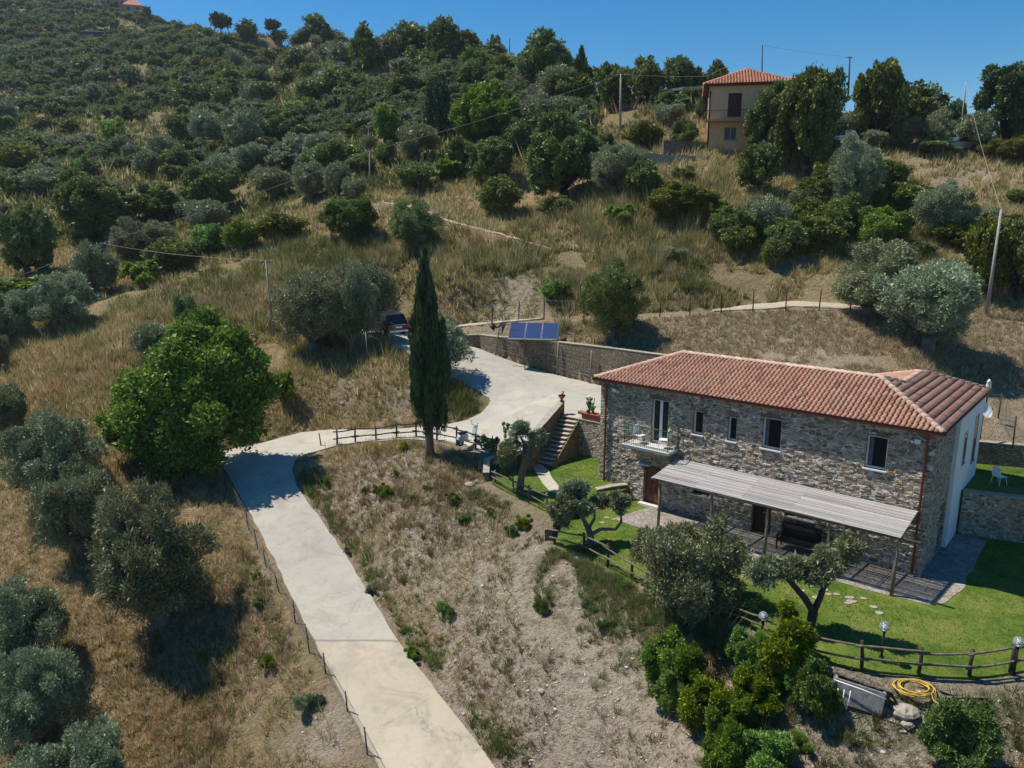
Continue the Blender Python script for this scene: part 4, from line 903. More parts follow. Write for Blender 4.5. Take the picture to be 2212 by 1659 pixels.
wire_fence('post_and_wire_fence', [(452, 968, 459, 1004), (465, 985, 471, 1025), (483, 1018, 490, 1064), (506, 1057, 518, 1104), (530, 1098, 538, 1149), (549, 1142, 559, 1196.5), (568.6, 1191, 578, 1240), (593, 1236, 606, 1293), (633, 1297, 640, 1363), (661, 1355, 672, 1434.6), (698, 1410, 707, 1482), (746, 1493, 754, 1567), (787, 1570.6, 797, 1655.6), (836, 1660, 849, 1755)],
           'thin rusty iron post and wire fence down the left edge of the driveway', [-.45, -.75, -1.1, -1.6, -2.0, -2.45, -2.85, -3.2, -3.75, -4.3, -4.6, -5.1, -5.6, -6.2], pr=.028)
wire_fence('post_and_wire_fence', [(1079, 699, 1070.5, 768), (1136, 717, 1128.6, 788), (1206.6, 740, 1203, 810), (1278.6, 756, 1274, 828)], 'tall fence of concrete posts and netting along the back of the courtyard', [4.1, 3.65, 3.25, 3.05], pr=.055, pm='concrete_post', step=.15)
wire_fence('post_and_wire_fence', [(1063.5, 659, 1063, 700.7), (1122, 651, 1120, 693), (1176, 646, 1175, 691), (1232, 649, 1230, 689), (1290, 645, 1288, 687), (1348.5, 639, 1345, 684), (1428.5, 641, 1425, 686), (1491, 637, 1490, 684), (1558.5, 632, 1558, 678), (1628.5, 629, 1626, 677), (1699.5, 626, 1697, 673), (1774.6, 625, 1769, 672), (1840, 632, 1836, 676), (1905, 648, 1901, 690)], 'dark post and wire fence beside the dirt track above the villa', None, pr=.045, mesh=False)
wire_fence('post_and_wire_fence', [(1118, 713, 1118.5, 729), (1159, 714, 1159, 733), (1201.5, 724, 1201, 739), (1241.8, 722, 1241.8, 742), (1285, 732, 1284.6, 747)], 'short dark stakes and wire on top of the courtyard retaining wall', 5.45, pr=.035, mesh=False, wires=(.9,))
wire_fence('post_and_wire_fence', [(2120, 786, 2114, 826), (2133.6, 850, 2130.7, 873), (2164.5, 849, 2155, 911), (2195.4, 899, 2187.8, 966), (2232, 940, 2224, 1010)], 'rusty post and wire fence on the dry bank right of the villa', [4.6, 3.6, 3.4, 3.2, 3.1], pr=.04)
wire_fence('gate_frame', [(789.6, 717, 795, 779), (837.8, 691, 839, 744), (852, 700, 852, 748)], 'thin pale bent pipe frame at the bank below the parked car', None, pr=.03, pm='pole', mesh=False, wires=(.98,))
# ================================================================== poles and cables
def pole(name, top, base, label, r=.11, mat='pole', arms=True, z=None, group=None, d=None):
    b = hit(*base) if d is None else ond(*base, d); t_ = top_at(b, *top); t = empty(name, (b[0], b[1], b[2] - .2), 0, label, 'utility pole', group)
    v = Vector(t_) - Vector(t.location); q = MB(); q.tube([(0, 0, 0), v * .5, v], [r, r * .85, r * .65], 8); q.build('shaft', M[mat], t)
    if arms:
        q = MB(); q.beam(v * .975 + Vector((-.45, 0, 0)), v * .975 + Vector((.45, 0, 0)), .06, .06)
        q.build('crossarm', M['rusty'], t)
        for sx in (-.4, 0.4):
            q = MB(); q.lathe([(.03, 0), (.05, .04), (.035, .08), (.045, .12), (.001, .15)], tuple(v * .975 + Vector((sx, 0, .03))), 7); q.build('insulator', M['white_plastic'], t)
    return Vector(t_)
P_a = pole('utility_pole', (2163, 453), (2130, 685), 'tall pale leaning pole on the bank right of the twin windblown olives', .12, arms=False, d=54)
P_c = pole('utility_pole', (1647, 97), (1645, 220), 'thin dark pole rising behind the red roofed house', .09, 'pole_dark', arms=False, d=97)
P_d = pole('utility_pole', (1836, 122), (1832, 215), 'dark wooden pole on the skyline left of the tall oak', .13, 'pole_dark', d=104)
P_e = pole('utility_pole', (1341, 160), (1340, 274), 'concrete pole in dry grass left of the red roofed house', .14, d=95)
P_f = pole('utility_pole', (1100, 203), (1099, 243), 'small pale pole among bushes below the skyline oak', .10, arms=False, d=122)
P_g = pole('utility_pole', (798.6, 326), (798.6, 410), 'grey pole standing by bushes above the round mastic shrub', .11, d=94)
P_h = pole('utility_pole', (218, 525), (230, 640), 'dark green pole in front of a lone olive tree on the left field', .10, 'pole_green', d=75)
P_i = pole('utility_pole', (574, 562), (590, 718), 'slim grey pole left of the big olive pair above the driveway', .10, d=60)
P_j = pole('utility_pole', (993.6, 60), (993, 100), 'tiny pale pole against the skyline oaks', .09, arms=False, d=162)
P_k = pole('utility_pole', (1101, 83), (1101, 112), 'tiny dark pole on the open skyline between two oaks', .09, 'pole_dark', arms=False, d=150)
P_b = pole('utility_pole', (2087, 176), (2079, 262), 'thin pole on the right skyline beside the pine tree', .09, arms=False, d=92)
P_b2 = pole('utility_pole', (2084, 198), (2074, 300), 'thin slanted strut pole right behind the olive grove on the skyline', .07, arms=False, d=91)
def cable(name, pts, label, sag=.02, r=.018, mat='cable'):
    o = Vector(pts[0]); t = MB()
    for a, b in zip(pts[:-1], pts[1:]):
        a, b = Vector(a), Vector(b); L = (b - a).length
        t.tube([a.lerp(b, i / 14) - Vector((0, 0, 4 * sag * L * (i / 14) * (1 - i / 14))) - o for i in range(15)], r, 5, caps=False)
    ob = t.build(name, M[mat]); ob.location = o; return tag(ob, label, 'cable')
cable('overhead_cable', [ond(-60, 632, 68), P_h, P_g], 'long pale overhead cable crossing the left hillside between poles', .012, .017)
cable('overhead_cable', [P_g, P_e, ond(1527, 165, 92), P_c, P_d], 'overhead cable running from the hillside pole past the red roofed house', .012, .016)
cable('overhead_cable', [P_h, P_i, ond(720, 700, 58)], 'thin sagging cable from the green pole to the slim grey pole', .012, .012)
cable('overhead_cable', [P_b, P_a], 'pale cable sweeping down from the right skyline to the leaning pole', .012, .013)
# ================================================================== lamps, dish, panels
def globe_lamp(base, label, h=.95):
    t = empty('globe_lamp', base, 0, label, 'garden lamp', 'clear globe lamps on the lawn')
    q = MB(); q.tube([(0, 0, 0), (0, 0, h)], .04, 8); q.tube([(0, 0, 0), (0, 0, .04)], .09, 10); q.tube([(0, 0, h), (0, 0, h + .04)], .07, 10); q.build('post', M['black'], t)
    q = MB(); q.ball((0, 0, h + .19), .17, 18, 12); q.build('globe', M['globe'], t)
    q = MB(); q.tube([(0, 0, h + .04), (0, 0, h + .12)], .03, 8); q.ball((0, 0, h + .17), (.045, .045, .07)); q.build('bulb', M['white_plastic'], t)
globe_lamp(onz(1904, 1420, 0), 'clear globe garden lamp behind the rail fence at lawn centre')
globe_lamp(onz(2190, 1455, -.05), 'clear globe garden lamp at the right end of the rail fence')
globe_lamp(onz(1646, 1372, -.1), 'small clear globe lamp half hidden between fence and bright bushes', .55)
dp = ond(2127, 886, 38.2); ds = empty('satellite_dish', (dp[0], dp[1], dp[2] - 1.2), .0, 'white satellite dish on a short mast behind the villa corner', 'satellite dish')
q = MB(); nseg = 20; vs = [(0, 0, 0)]; fs = []
Md = Matrix.Translation((0, 0, 1.2)) @ Matrix.Rotation(R(58), 4, 'X') @ Matrix.Rotation(R(18), 4, 'Y')
for j in range(1, 6):
    r_ = .40 * j / 5
    for i in range(nseg): a = 2 * math.pi * i / nseg; vs.append((r_ * math.cos(a), r_ * 1.08 * math.sin(a), .55 * r_ * r_))
for i in range(nseg): fs.append((0, 1 + i, 1 + (i + 1) % nseg))
for j in range(4):
    for i in range(nseg): fs.append((1 + j * nseg + i, 1 + (j + 1) * nseg + i, 1 + (j + 1) * nseg + (i + 1) % nseg, 1 + j * nseg + (i + 1) % nseg))
q.add([Md @ Vector(v) for v in vs], fs, True); q.build('reflector', M['white_paint'], ds)
q = MB(); q.tube([Md @ Vector((0, -.38, .05)), Md @ Vector((0, -.1, .42))], .012, 6); q.ball(Md @ Vector((0, -.08, .44)), .04); q.build('feed_arm', M['black'], ds)
q = MB(); q.tube([(0, .06, -1.6), (0, .06, 1.15)], .03, 8); q.build('mast', M['rusty'], ds)
lb = ond(2134, 846, 40.5); ln = empty('garden_lantern', (lb[0], lb[1], lb[2] - .9), 0, 'white lantern on a dark post behind the villa roof corner', 'lantern')
q = MB(); q.tube([(0, 0, 0), (0, 0, 1.0)], .04, 8); q.build('post', M['black'], ln); q = MB(); q.lathe([(.03, 1.0), (.10, 1.05), (.14, 1.25), (.10, 1.4), (.12, 1.42), (.05, 1.55), (.001, 1.6)]); q.build('lamp_head', M['white_plastic'], ln)
gn = ond(2203, 932, 41); g_ = MB(); rs = random.Random(2)
gv = [(i * .13 - .3 + rs.uniform(-.03, .03), rs.uniform(-.1, .1), j * .15 - .3 + rs.uniform(-.04, .04)) for j in range(5) for i in range(6)]
g_.add(gv, [(j * 6 + i, j * 6 + i + 1, j * 6 + i + 7, j * 6 + i + 6) for j in range(4) for i in range(5)]); go = g_.build('plastic_sheet', M['green_net']); go.location = gn; so_ = go.modifiers.new('thick', 'SOLIDIFY'); so_.thickness = .01
tag(go, 'crumpled bright green plastic sheet hanging on the right wire fence', 'sheet')
sp0 = ond(1150, 733, 55.0); sp = empty('solar_collector', (sp0[0] - .0, sp0[1] + .0, sp0[2] - .15), -.12, 'bank of three dark blue solar panels tilted on the ledge above the courtyard wall', 'solar panels')
Mt = Matrix.Rotation(R(27), 4, 'X')
for i in range(3):
    xa = -1.75 + i * 1.2; q = MB(); q.box(xa, xa + 1.15, 0, 2.0, .16, .24, Mt)
    o = q.build('panel', M['chrome'], sp); q = MB(); q.box(xa + .03, xa + 1.12, .03, 1.97, .241, .25, Mt); q.build('glass', M['panel_glass'], o)
for xx in (-1.7, .0, 1.7):
    q = MB(); q.beam(Mt @ Vector((xx, 1.85, .15)), (xx, 1.7, 0), .04); q.beam(Mt @ Vector((xx, .05, .15)), (xx, 1.7, 0), .04); q.build('support', M['rusty'], sp)
# ================================================================== debris block, hose, planks, stones, stepping stones
jb = foot(1850, 1510); jk = empty('concrete_trough', (jb[0], jb[1], jb[2] + .0), -.35, 'broken grey concrete pit block leaning on the bank below the fence', 'concrete block')
Mj = Matrix.Rotation(R(-14), 4, 'X') @ Matrix.Rotation(R(8), 4, 'Y')
q = MB()
for a in ((-.75, .75, -.35, -.27, -.2, .55), (-.75, .75, .27, .35, -.2, .55), (-.75, -.67, -.268, .268, -.2, .55), (.67, .75, -.268, .268, -.2, .55), (-.04, .04, -.268, .268, -.2, .5)): q.box(*a, Mj)
q.build('shell', plain('grey_cast_block', (.23, .22, .21), .9, var=.35, sc=5), jk, bevel=.02)
q = MB(); q.box(-.85, .3, -.1, .5, .56, .62, Mj @ Matrix.Rotation(R(-9), 4, 'Z')); q.box(.1, .9, -.25, .35, .57, .61, Mj @ Matrix.Rotation(R(6), 4, 'Z')); q.build('cover_slab', M['stone_grey'], jk)
q = MB(); rs = random.Random(8)
for i in range(3): q.tube([(-.6 + i * .18, -.42, .5), (-.62 + i * .18, -.5, .25), (-.6 + i * .18 + rs.uniform(-.1, .1), -.55, -.1)], .016, 5)
q.tube([(-1.3, -.2, .75), (.1, -.4, .6), (.8, -.45, .45)], .02, 5); q.build('pipes', M['white_plastic'], jk)
hs = foot(1974, 1495); q = MB(); pts = []
rs = random.Random(17)
for i in range(150):
    a = i * .33; rr = .50 + .10 * math.sin(i * .13) + rs.uniform(-.02, .02); pts.append((rr * math.cos(a) * 1.05 + .06 * math.sin(i * .05), rr * .8 * math.sin(a), .05 + i * .0009))
pts += [(.3, -.6, .06), (.55, -.9, 0), (.62, -1.2, -.1)]; pts = [(-.9, -.5, -.02), (-1.05, .1, .03), (-.7, .5, .05)] + pts
q.tube(pts, .018, 6); ho = q.build('garden_hose', M['yellow']); ho.location = (hs[0], hs[1], hs[2] + .02)
tag(ho, 'coiled orange-yellow garden hose lying on dry ground below the fence', 'hose')
for i, (a, b, lab) in enumerate((((2040, 1512), (2130, 1512), 'grey weathered plank lying on the ground right of the hose'), ((2030, 1497), (2060, 1508), 'short grey plank lying just right of the coiled hose'))):
    p, q_ = Vector(foot(*a)), Vector(foot(*b)); m_ = MB(); m_.beam((0, 0, .06), q_ - p + Vector((0, 0, .06)), .09, .04); o = m_.build('wooden_plank', M['rail_wood']); o.location = p; tag(o, lab, 'plank')
def rock(name, loc, s, label, mat='cap', seed=0, group=None, flat=1):
    rs = random.Random(seed); q = MB(); q.ball((0, 0, 0), (s, s * .8, s * .5 * flat), 9, 6); q.v = [tuple(c * (1 + rs.uniform(-.16, .16)) for c in v) for v in q.v]; q.sm = [False] * len(q.sm)
    o = q.build(name, M[mat]); o.location = loc; o.rotation_euler = (0, 0, seed); return tag(o, label, 'rock', group)
for i, (px, py, s, l) in enumerate([(1955, 1545, .42, 'broad pale flat rock just below the coiled hose'), (1960, 1565, .25, 'small pale rock below the broad flat rock'), (1170, 1495, .16, 'pale boulder on the bare slope low centre'), (1015, 1050, .3, 'pale broken slab at the slope top near the rubble wall'), (1030, 1042, .22, 'rubble stone next to the pale broken slab'), (1068, 1005, .3, 'pile stone left of the prickly pear wall'), (1040, 1015, .25, 'pale rubble stone below the prickly pears'), (2110, 1560, .15, 'small white rock on the lower right slope'), (740, 875, .2, 'pale rock on the bank right of the green walnut tree')]):
    f_ = foot(px, py); rock('rock', (f_[0], f_[1], f_[2] + s * .12), s, l, seed=i)
stp = [(1777, 1273), (1790, 1283), (1765, 1290), (1750, 1265), (1808, 1283), (1835, 1290), (1840, 1298), (1832, 1302), (1865, 1292), (1887, 1310), (1899, 1323), (1730, 1275), (1310, 1117), (1300, 1128), (1325, 1121)]
for i, (px, py) in enumerate(stp):
    p = onz(px, py, .03); s = random.Random(i); q = MB(); k = 7; r_ = s.uniform(.12, .22)
    vs = [(r_ * s.uniform(.75, 1.2) * math.cos(2 * math.pi * j / k), r_ * .7 * s.uniform(.75, 1.2) * math.sin(2 * math.pi * j / k)) for j in range(k)]
    q.prism(vs, 'z', -.03, .0); o = q.build('stepping_stone', M['cap']); o.location = p
    tag(o, 'pale flat stepping stone set in the grass ' + ('near the V-shaped olive' if i < 12 else 'below the door walk'), 'stepping stone', 'stepping stones near the V-shaped olive' if i < 12 else 'stepping stones below the door walk')
# dry branch beside the panels
q = MB(); rs = random.Random(6)
for i in range(9):
    a = Vector((0, 0, 0)); d = Vector((rs.uniform(-1, 1.4), rs.uniform(-.4, .4), rs.uniform(.1, .9))); q.tube([a, a + d * .5 + Vector((0, 0, .1)), a + d * rs.uniform(1, 1.6)], [.03, .018, .008], 5)
p = ond(1072, 706, 56); o = q.build('dead_branches', M['trunk_dark']); o.location = (p[0], p[1], p[2] - .1); tag(o, 'bare dead branches left of the solar panels', 'branches')
# ================================================================== vehicles
def vehicle(name, loc, rz, label, paint_m, group=None, L=4.5, W=1.85, H=1.68, tilt=0, kind='suv'):
    t = empty(name, loc, rz, label, 'car', group); t.rotation_euler = (0, tilt, rz); h = L / 2; b = .32
    prof = [(-h, .45), (-h + .03, .85), (-h + .25, 1.0), (-h + .55, 1.02), (h - 1.3, .98), (h - .25, .88), (h, .65), (h - .02, .38), (-h + .1, .34)]   # rear at -x
    q = MB(); n_ = len(prof); ws = [W / 2 * .93, W / 2, W / 2 * .97]
    rows = [(-W / 2 * .96, 1), (-W / 2, .97), (W / 2, .97), (W / 2 * .96, 1)]
    vs = [(x * (1 if abs(y) < W / 2 * .99 else .985), y, z if z < .5 else z * k) for y, k in rows for x, z in prof]
    fs = [tuple(range(n_))[::-1], tuple(range(3 * n_, 4 * n_))] + [(r * n_ + i, r * n_ + (i + 1) % n_, (r + 1) * n_ + (i + 1) % n_, (r + 1) * n_ + i) for r in range(3) for i in range(n_)]
    q.add(vs, fs); q.build('body', paint_m, t, bevel=.05)
    g = [(-h + .22, 1.0), (-h + .55, H - .06), (h - 2.2, H - .03), (h - 1.35, 1.0)]; q = MB(); wt = W / 2 * .78; wb = W / 2 * .94
    vs = [(x, s * (wb if z < 1.1 else wt), z) for s in (-1, 1) for x, z in g]; q.add(vs, [(0, 1, 2, 3), (7, 6, 5, 4), (0, 4, 5, 1), (2, 6, 7, 3)]); gl = q.build('glasshouse', M['pane'], t)
    q = MB(); q.add([(-h + .5, -wt - .01, H - .07), (h - 2.15, -wt - .01, H - .04), (h - 2.15, wt + .01, H - .04), (-h + .5, wt + .01, H - .07), (-h + .6, -wt + .08, H), (h - 2.3, -wt + .08, H + .01), (h - 2.3, wt - .08, H + .01), (-h + .6, wt - .08, H)], [(0, 3, 2, 1), (4, 5, 6, 7), (0, 1, 5, 4), (1, 2, 6, 5), (2, 3, 7, 6), (3, 0, 4, 7)]); q.build('roof', paint_m, t, bevel=.02)
    q = MB()
    for s in (-1, 1):
        for (xa, za), (xb, zb) in (((g[0][0], 1.0), (g[1][0], H - .05)), ((g[3][0], 1.0), (g[2][0], H - .05)), ((-.75, 1.0), (-.7, H - .05)), ((.35, 1.0), (.3, H - .05))): q.beam((xa, s * wb, za), (xb, s * wt, zb), .07, .05)
        q.beam((-h + .7, s * (wt - .05), H + .04), (h - 2.4, s * (wt - .05), H + .04), .03, .04)
    q.build('pillars', paint_m, t)
    for sx in (-h + .85, h - .85):
        for s in (-1, 1):
            q = MB(); q.tube([(sx, s * (W / 2 - .2), b + .02), (sx, s * (W / 2 + .01), b + .02)], .34, 18); wh = q.build('wheel', M['rubber'], t)
            q = MB(); q.tube([(sx, s * (W / 2 + .0), b + .02), (sx, s * (W / 2 + .018), b + .02)], .21, 12); q.build('rim', M['chrome'], wh)
    for s in (-1, 1):
        q = MB(); q.box(-h - .012, -h + .12, s * (W / 2 - .22) - .16, s * (W / 2 - .22) + .16, .72, .88); q.build('tail_light', M['red_glass'], t)
        q = MB(); q.box(h - .22, h - .01, s * (W / 2 - .25) - .15, s * (W / 2 - .25) + .15, .62, .74); q.build('headlight', M['chrome'], t)
        q = MB(); q.ball((h - 1.45, s * (W / 2 + .08), 1.03), (.07, .10, .07)); q.build('mirror', paint_m, t)
    q = MB(); q.box(-h - .06, -h + .1, -W / 2 + .1, W / 2 - .1, .36, .52); q.box(-h - .03, -h + .02, -.55, .55, .9, .93); q.build('bumper', M['chrome'] if kind == 'suv' else M['black'], t, bevel=.02)
    q = MB(); q.box(-h - .03, -h - .005, -.26, .26, .66, .77); q.build('number_plate', M['white_plastic'], t); return t
cb = ond(836, 722, 59.5); vehicle('parked_car', (cb[0] - .3, cb[1] + .6, cb[2] + .0), R(128), 'dark grey estate car parked under the big olive at the driveway end', M['car_dark'], L=4.6)
for i, (px, py, d, rz, m_, lab) in enumerate([(1812, 318, 87, 2.6, 'car_white', 'pale car almost hidden behind the grey-green trees beside the red roofed house'), (1885, 313, 88, 2.9, 'car_dark', 'dark car parked by the oak trunk on the upper terrace'), (2018, 334, 86.5, 3.0, 'car_white', 'white car parked under the right hand olive grove'), (2066, 334, 86, 3.1, 'car_grey', 'grey car parked at the right end of the olive grove')]):
    p = ond(px, py, d); z = tz(p[0], d); vehicle('parked_car', (p[0], d, z + .02), rz, lab, M[m_], H=1.5, L=4.2, kind='car')
# scooter
st_ = onz(1010, 961, 1.42); sc = empty('motor_scooter', (st_[0], st_[1], st_[2] + .01), R(38), 'pale blue grey scooter with black seat parked behind the rail fence', 'scooter')
q = MB(); q.prism([(-.72, .42), (-.62, .66), (-.45, .74), (-.05, .70), (.02, .5), (-.1, .3), (-.55, .28)], 'y', -.14, .14); q.build('rear_body', M['scooter_paint'], sc, bevel=.04)
q = MB(); q.prism([(.36, .3), (.44, .32), (.62, .95), (.54, .98)], 'y', -.20, .20); q.box(-.02, .42, -.14, .14, .25, .31); q.build('leg_shield', M['scooter_paint'], sc, bevel=.03)
q = MB(); q.box(-.62, .0, -.13, .13, .74, .84); q.build('seat', M['black_matt'], sc, bevel=.04)
q = MB(); q.tube([(.60, 0, .42), (.56, 0, 1.06)], .04, 8); q.box(.5, .68, -.1, .1, .96, 1.1); q.build('steering_column', M['scooter_paint'], sc, bevel=.02)
q = MB(); q.tube([(.48, -.36, 1.10), (.56, -.12, 1.08), (.56, .12, 1.08), (.48, .36, 1.10)], .018, 7); q.build('handlebar', M['black'], sc)
q = MB(); q.ball((.66, 0, 1.02), .07); q.build('headlight', M['chrome'], sc)
for s in (-1, 1): q = MB(); q.tube([(.54, s * .22, 1.08), (.52, s * .3, 1.22)], .008, 5); q.ball((.52, s * .31, 1.26), (.02, .06, .04)); q.build('mirror', M['black'], sc)
for x_ in (-.5, .66):
    q = MB(); q.tube([(x_, -.05, .22), (x_, .05, .22)], .22, 18); wh = q.build('wheel', M['rubber'], sc); q = MB(); q.tube([(x_, -.055, .22), (x_, .055, .22)], .12, 12); q.build('rim', M['chrome'], wh)
q = MB(); q.prism([(.42, .36), (.5, .5), (.7, .52), (.88, .36), (.84, .34), (.66, .46), (.5, .4)], 'y', -.08, .08); q.build('mudguard', M['scooter_paint'], sc)
# ================================================================== red roofed house up the slope
uh = empty('hillside_house', (20.45, 85.0, 20.7), R(-13), 'two storey ochre plastered house with bright red hipped roof on the hill', 'house')
UW, UD, UE = 7.6, 8.5, 6.8
mb = MB(); wall_panel(mb, 0, UW, 3.25, UE, [(1.95, 3.3, 3.6, 5.95)], FP, .25)
for a in ((0, 0, UW, 0),): pass
mb.add([(0, UD, 3.25), (0, 0, 3.25), (0, 0, UE), (0, UD, UE)], [(0, 1, 2, 3)]); mb.add([(UW, 0, -1.5), (UW, UD, -1.5), (UW, UD, UE), (UW, 0, UE)], [(0, 1, 2, 3)]); mb.add([(UW, UD, -1.5), (0, UD, -1.5), (0, UD, UE), (UW, UD, UE)], [(0, 1, 2, 3)])
mb.build('upper_wall', plain('beige_plaster', (.62, .41, .25), .9, var=.08, sc=2), uh)
mb = MB(); wall_panel(mb, 0, UW, -1.5, 3.25, [(1.7, 3.0, 1.35, 2.65)], FP, .25); mb.add([(0, UD, -1.5), (0, 0, -1.5), (0, 0, 3.25), (0, UD, 3.25)], [(0, 1, 2, 3)])
nb = N('ochre_block_wall'); br = nb.n.new('ShaderNodeTexBrick'); nb.L(nb.coord(rot=(R(90), 0, 0)), br.inputs['Vector']); br.inputs['Scale'].default_value = 2.2
br.inputs['Color1'].default_value = (.72, .42, .22, 1); br.inputs['Color2'].default_value = (.60, .35, .18, 1); br.inputs['Mortar'].default_value = (.40, .28, .17, 1); br.inputs['Mortar Size'].default_value = .02
mb.build('lower_wall', nb.fin(br.outputs[0], .9), uh)
q = MB(); q.box(-.003, UW, -.05, -.003, -1.5, .25); q.build('plinth', plain('pink_grey_plinth', (.30, .22, .185), .9, var=.2), uh)
q = MB(); q.box(-.35, UW, -1.0, -.003, 3.1, 3.3); bo = q.build('balcony', plain('ochre_slab', (.40, .29, .15), .9), uh)
q = MB()
for i in range(60): x_ = -.33 + i * .13; q.tube([(x_, -.95, 3.3), (x_, -.95, 4.2)], .012, 4)
q.beam((-.35, -.95, 4.2), (UW - .2, -.95, 4.2), .04); q.build('railing', M['rusty'], bo)
q = MB(); q.box(1.95, 3.3, .12, .17, 3.6, 5.95); q.box(2.0, 2.6, .1, .12, 3.7, 5.85); q.box(2.66, 3.25, .1, .12, 3.7, 5.85); q.build('door', plain('maroon_shutter', (.085, .015, .02), .6), uh)
q = MB(); q.box(1.7, 1.78, .08, .15, 1.35, 2.65); q.box(2.92, 3.0, .08, .15, 1.35, 2.65); q.box(2.31, 2.39, .08, .15, 1.35, 2.65); q.box(1.78, 2.31, .08, .15, 2.57, 2.65); q.box(2.39, 2.92, .08, .15, 2.57, 2.65); wo_ = q.build('window', M['grey_plaster'], uh)
q = MB(); q.box(1.72, 2.98, .16, .18, 1.37, 2.63); q.build('pane', M['curtain'], wo_); q = MB(); q.box(1.6, 3.1, -.12, .14, 1.27, 1.345); q.build('sill', M['cap'], wo_)
q = MB(); q.tube([(.12, -.07, 6.2), (.12, -.07, -.5)], .06, 7); q.build('downpipe', M['dark_wood'], uh)
q = MB(); ov = .55; a0, a1, c0, c1 = -ov, UW + ov, -ov, UD + ov; hh = (a1 - a0) / 2; zt = UE + 1.95
pk1 = ((a0 + a1) / 2, c0 + hh, zt); pk2 = ((a0 + a1) / 2, c1 - hh, zt); zu = UE
if pk2[1] < pk1[1]: pk1 = pk2 = ((a0 + a1) / 2, (c0 + c1) / 2, zt)
s_ = (zt - zu) / hh
QL = [([(a0, c0, zu), (a1, c0, zu), pk1], (1, 0, 0), (0, 1, s_)), ([(a1, c0, zu), (a1, c1, zu), pk2, pk1], (0, 1, 0), (-1, 0, s_)), ([(a0, c1, zu), (a0, c0, zu), pk1, pk2], (0, -1, 0), (1, 0, s_)), ([(a1, c1, zu), (a0, c1, zu), pk2], (-1, 0, 0), (0, -1, s_))]
for poly, u, wv in QL: q.add([(p[0], p[1], p[2] + .02) for p in poly], [tuple(range(len(poly)))])
q.box(a0 + .02, a1 - .02, c0 + .02, c1 - .02, zu - .14, zu + .01)
# lower wing roof to the right
wz = UE - .25; q.add([(UW + .3, 1.2, wz), (UW + 3.0, 1.2, wz), (UW + 2.2, 4.5, wz + 1.25), (UW - 1.5, 4.5, wz + 1.25)], [(0, 1, 2, 3)]); q.add([(UW + 3.0, 1.2, wz), (UW + 3.0, 7.8, wz), (UW + 2.2, 4.5, wz + 1.25)], [(0, 1, 2)]); q.add([(UW + 3.0, 7.8, wz), (UW - 1, 7.8, wz), (UW - 1.5, 4.5, wz + 1.25), (UW + 2.2, 4.5, wz + 1.25)], [(0, 1, 2, 3)])
ro = q.build('roof', M['under_tile'], uh)
q = MB()
for poly, u, wv in QL[:3]: tiles(q, poly, u, wv, pu=.30, pw=.42, r=.14, rs=random.Random(1))
tiles(q, [(UW + .3, 1.2, wz), (UW + 3.0, 1.2, wz), (UW + 2.2, 4.5, wz + 1.25), (UW - 1.5, 4.5, wz + 1.25)], (1, 0, 0), (0, 1, .379), pu=.30, pw=.42, r=.14)
q.build('roof_tiles', M['tile_red'], ro, tone=True)
for prs in ((((a0, c0, zu), pk1), ((a1, c0, zu), pk1)), (((UW - 1.0, 4.5, wz + 1.25), (UW + 2.2, 4.5, wz + 1.25)),)):
    q = MB(); [caps(q, a, b, .16, .42) for a, b in prs]; q.build('ridge_tiles', M['tile_red'], ro, tone=True)
q = MB(); q.box(UW + .003, UW + 2.7, 1.6, 7.4, -1.5, wz - .02); q.build('wing_wall', plain('ochre_wing', (.33, .23, .13), .9), uh)
stone_wall('garden_wall', [(*ond(1432, 306, 84)[:2], 21.9, 19.0), (*ond(1480, 306, 84.5)[:2], 21.9, 19.0), (*ond(1524, 306, 85.5)[:2], 21.9, 19.0)], .5, 'dark dry stone terrace wall left of the red roofed house', M['stone_grey'], cap=False)
stone_wall('garden_wall', [(*ond(1385, 340, 82)[:2], 20.6, 18), (*ond(1450, 345, 82)[:2], 20.3, 18), (*ond(1500, 350, 82.5)[:2], 20.3, 18)], .4, 'pale low wall below the dark terrace wall on the hill', M['cap'], cap=False)
# guard rail
gp = [(1283, 243, 240), (1330, 230, 227), (1380, 219, 216), (1430, 212, 209), (1475, 206, 203), (1520, 203, 200)]
G0 = [hit(1283, 243), hit(1330, 232), hit(1380, 222), hit(1430, 215), hit(1475, 210), hit(1520, 208)]
G0 = [ond(x_, y_, d_) for x_, y_, d_ in ((1283, 243, 105), (1330, 231, 104), (1380, 221, 103), (1430, 213, 101.5), (1475, 208, 100), (1520, 205, 99))]
gr = empty('guard_rail', G0[0], 0, 'pale metal guard rail of the road above the dry grass bank', 'guard rail'); o = Vector(G0[0]); q = MB()
for a, b in zip(G0[:-1], G0[1:]): q.beam(Vector(a) - o + Vector((0, 0, .9)), Vector(b) - o + Vector((0, 0, .9)), .06, .3)
q.build('rail', M['pole'], gr)
for a in G0: q = MB(); q.box(a[0] - o.x - .06, a[0] - o.x + .06, a[1] - o.y + .04, a[1] - o.y + .14, a[2] - o.z - 1.5, a[2] - o.z + 1.1); q.build('post', M['pole'], gr)
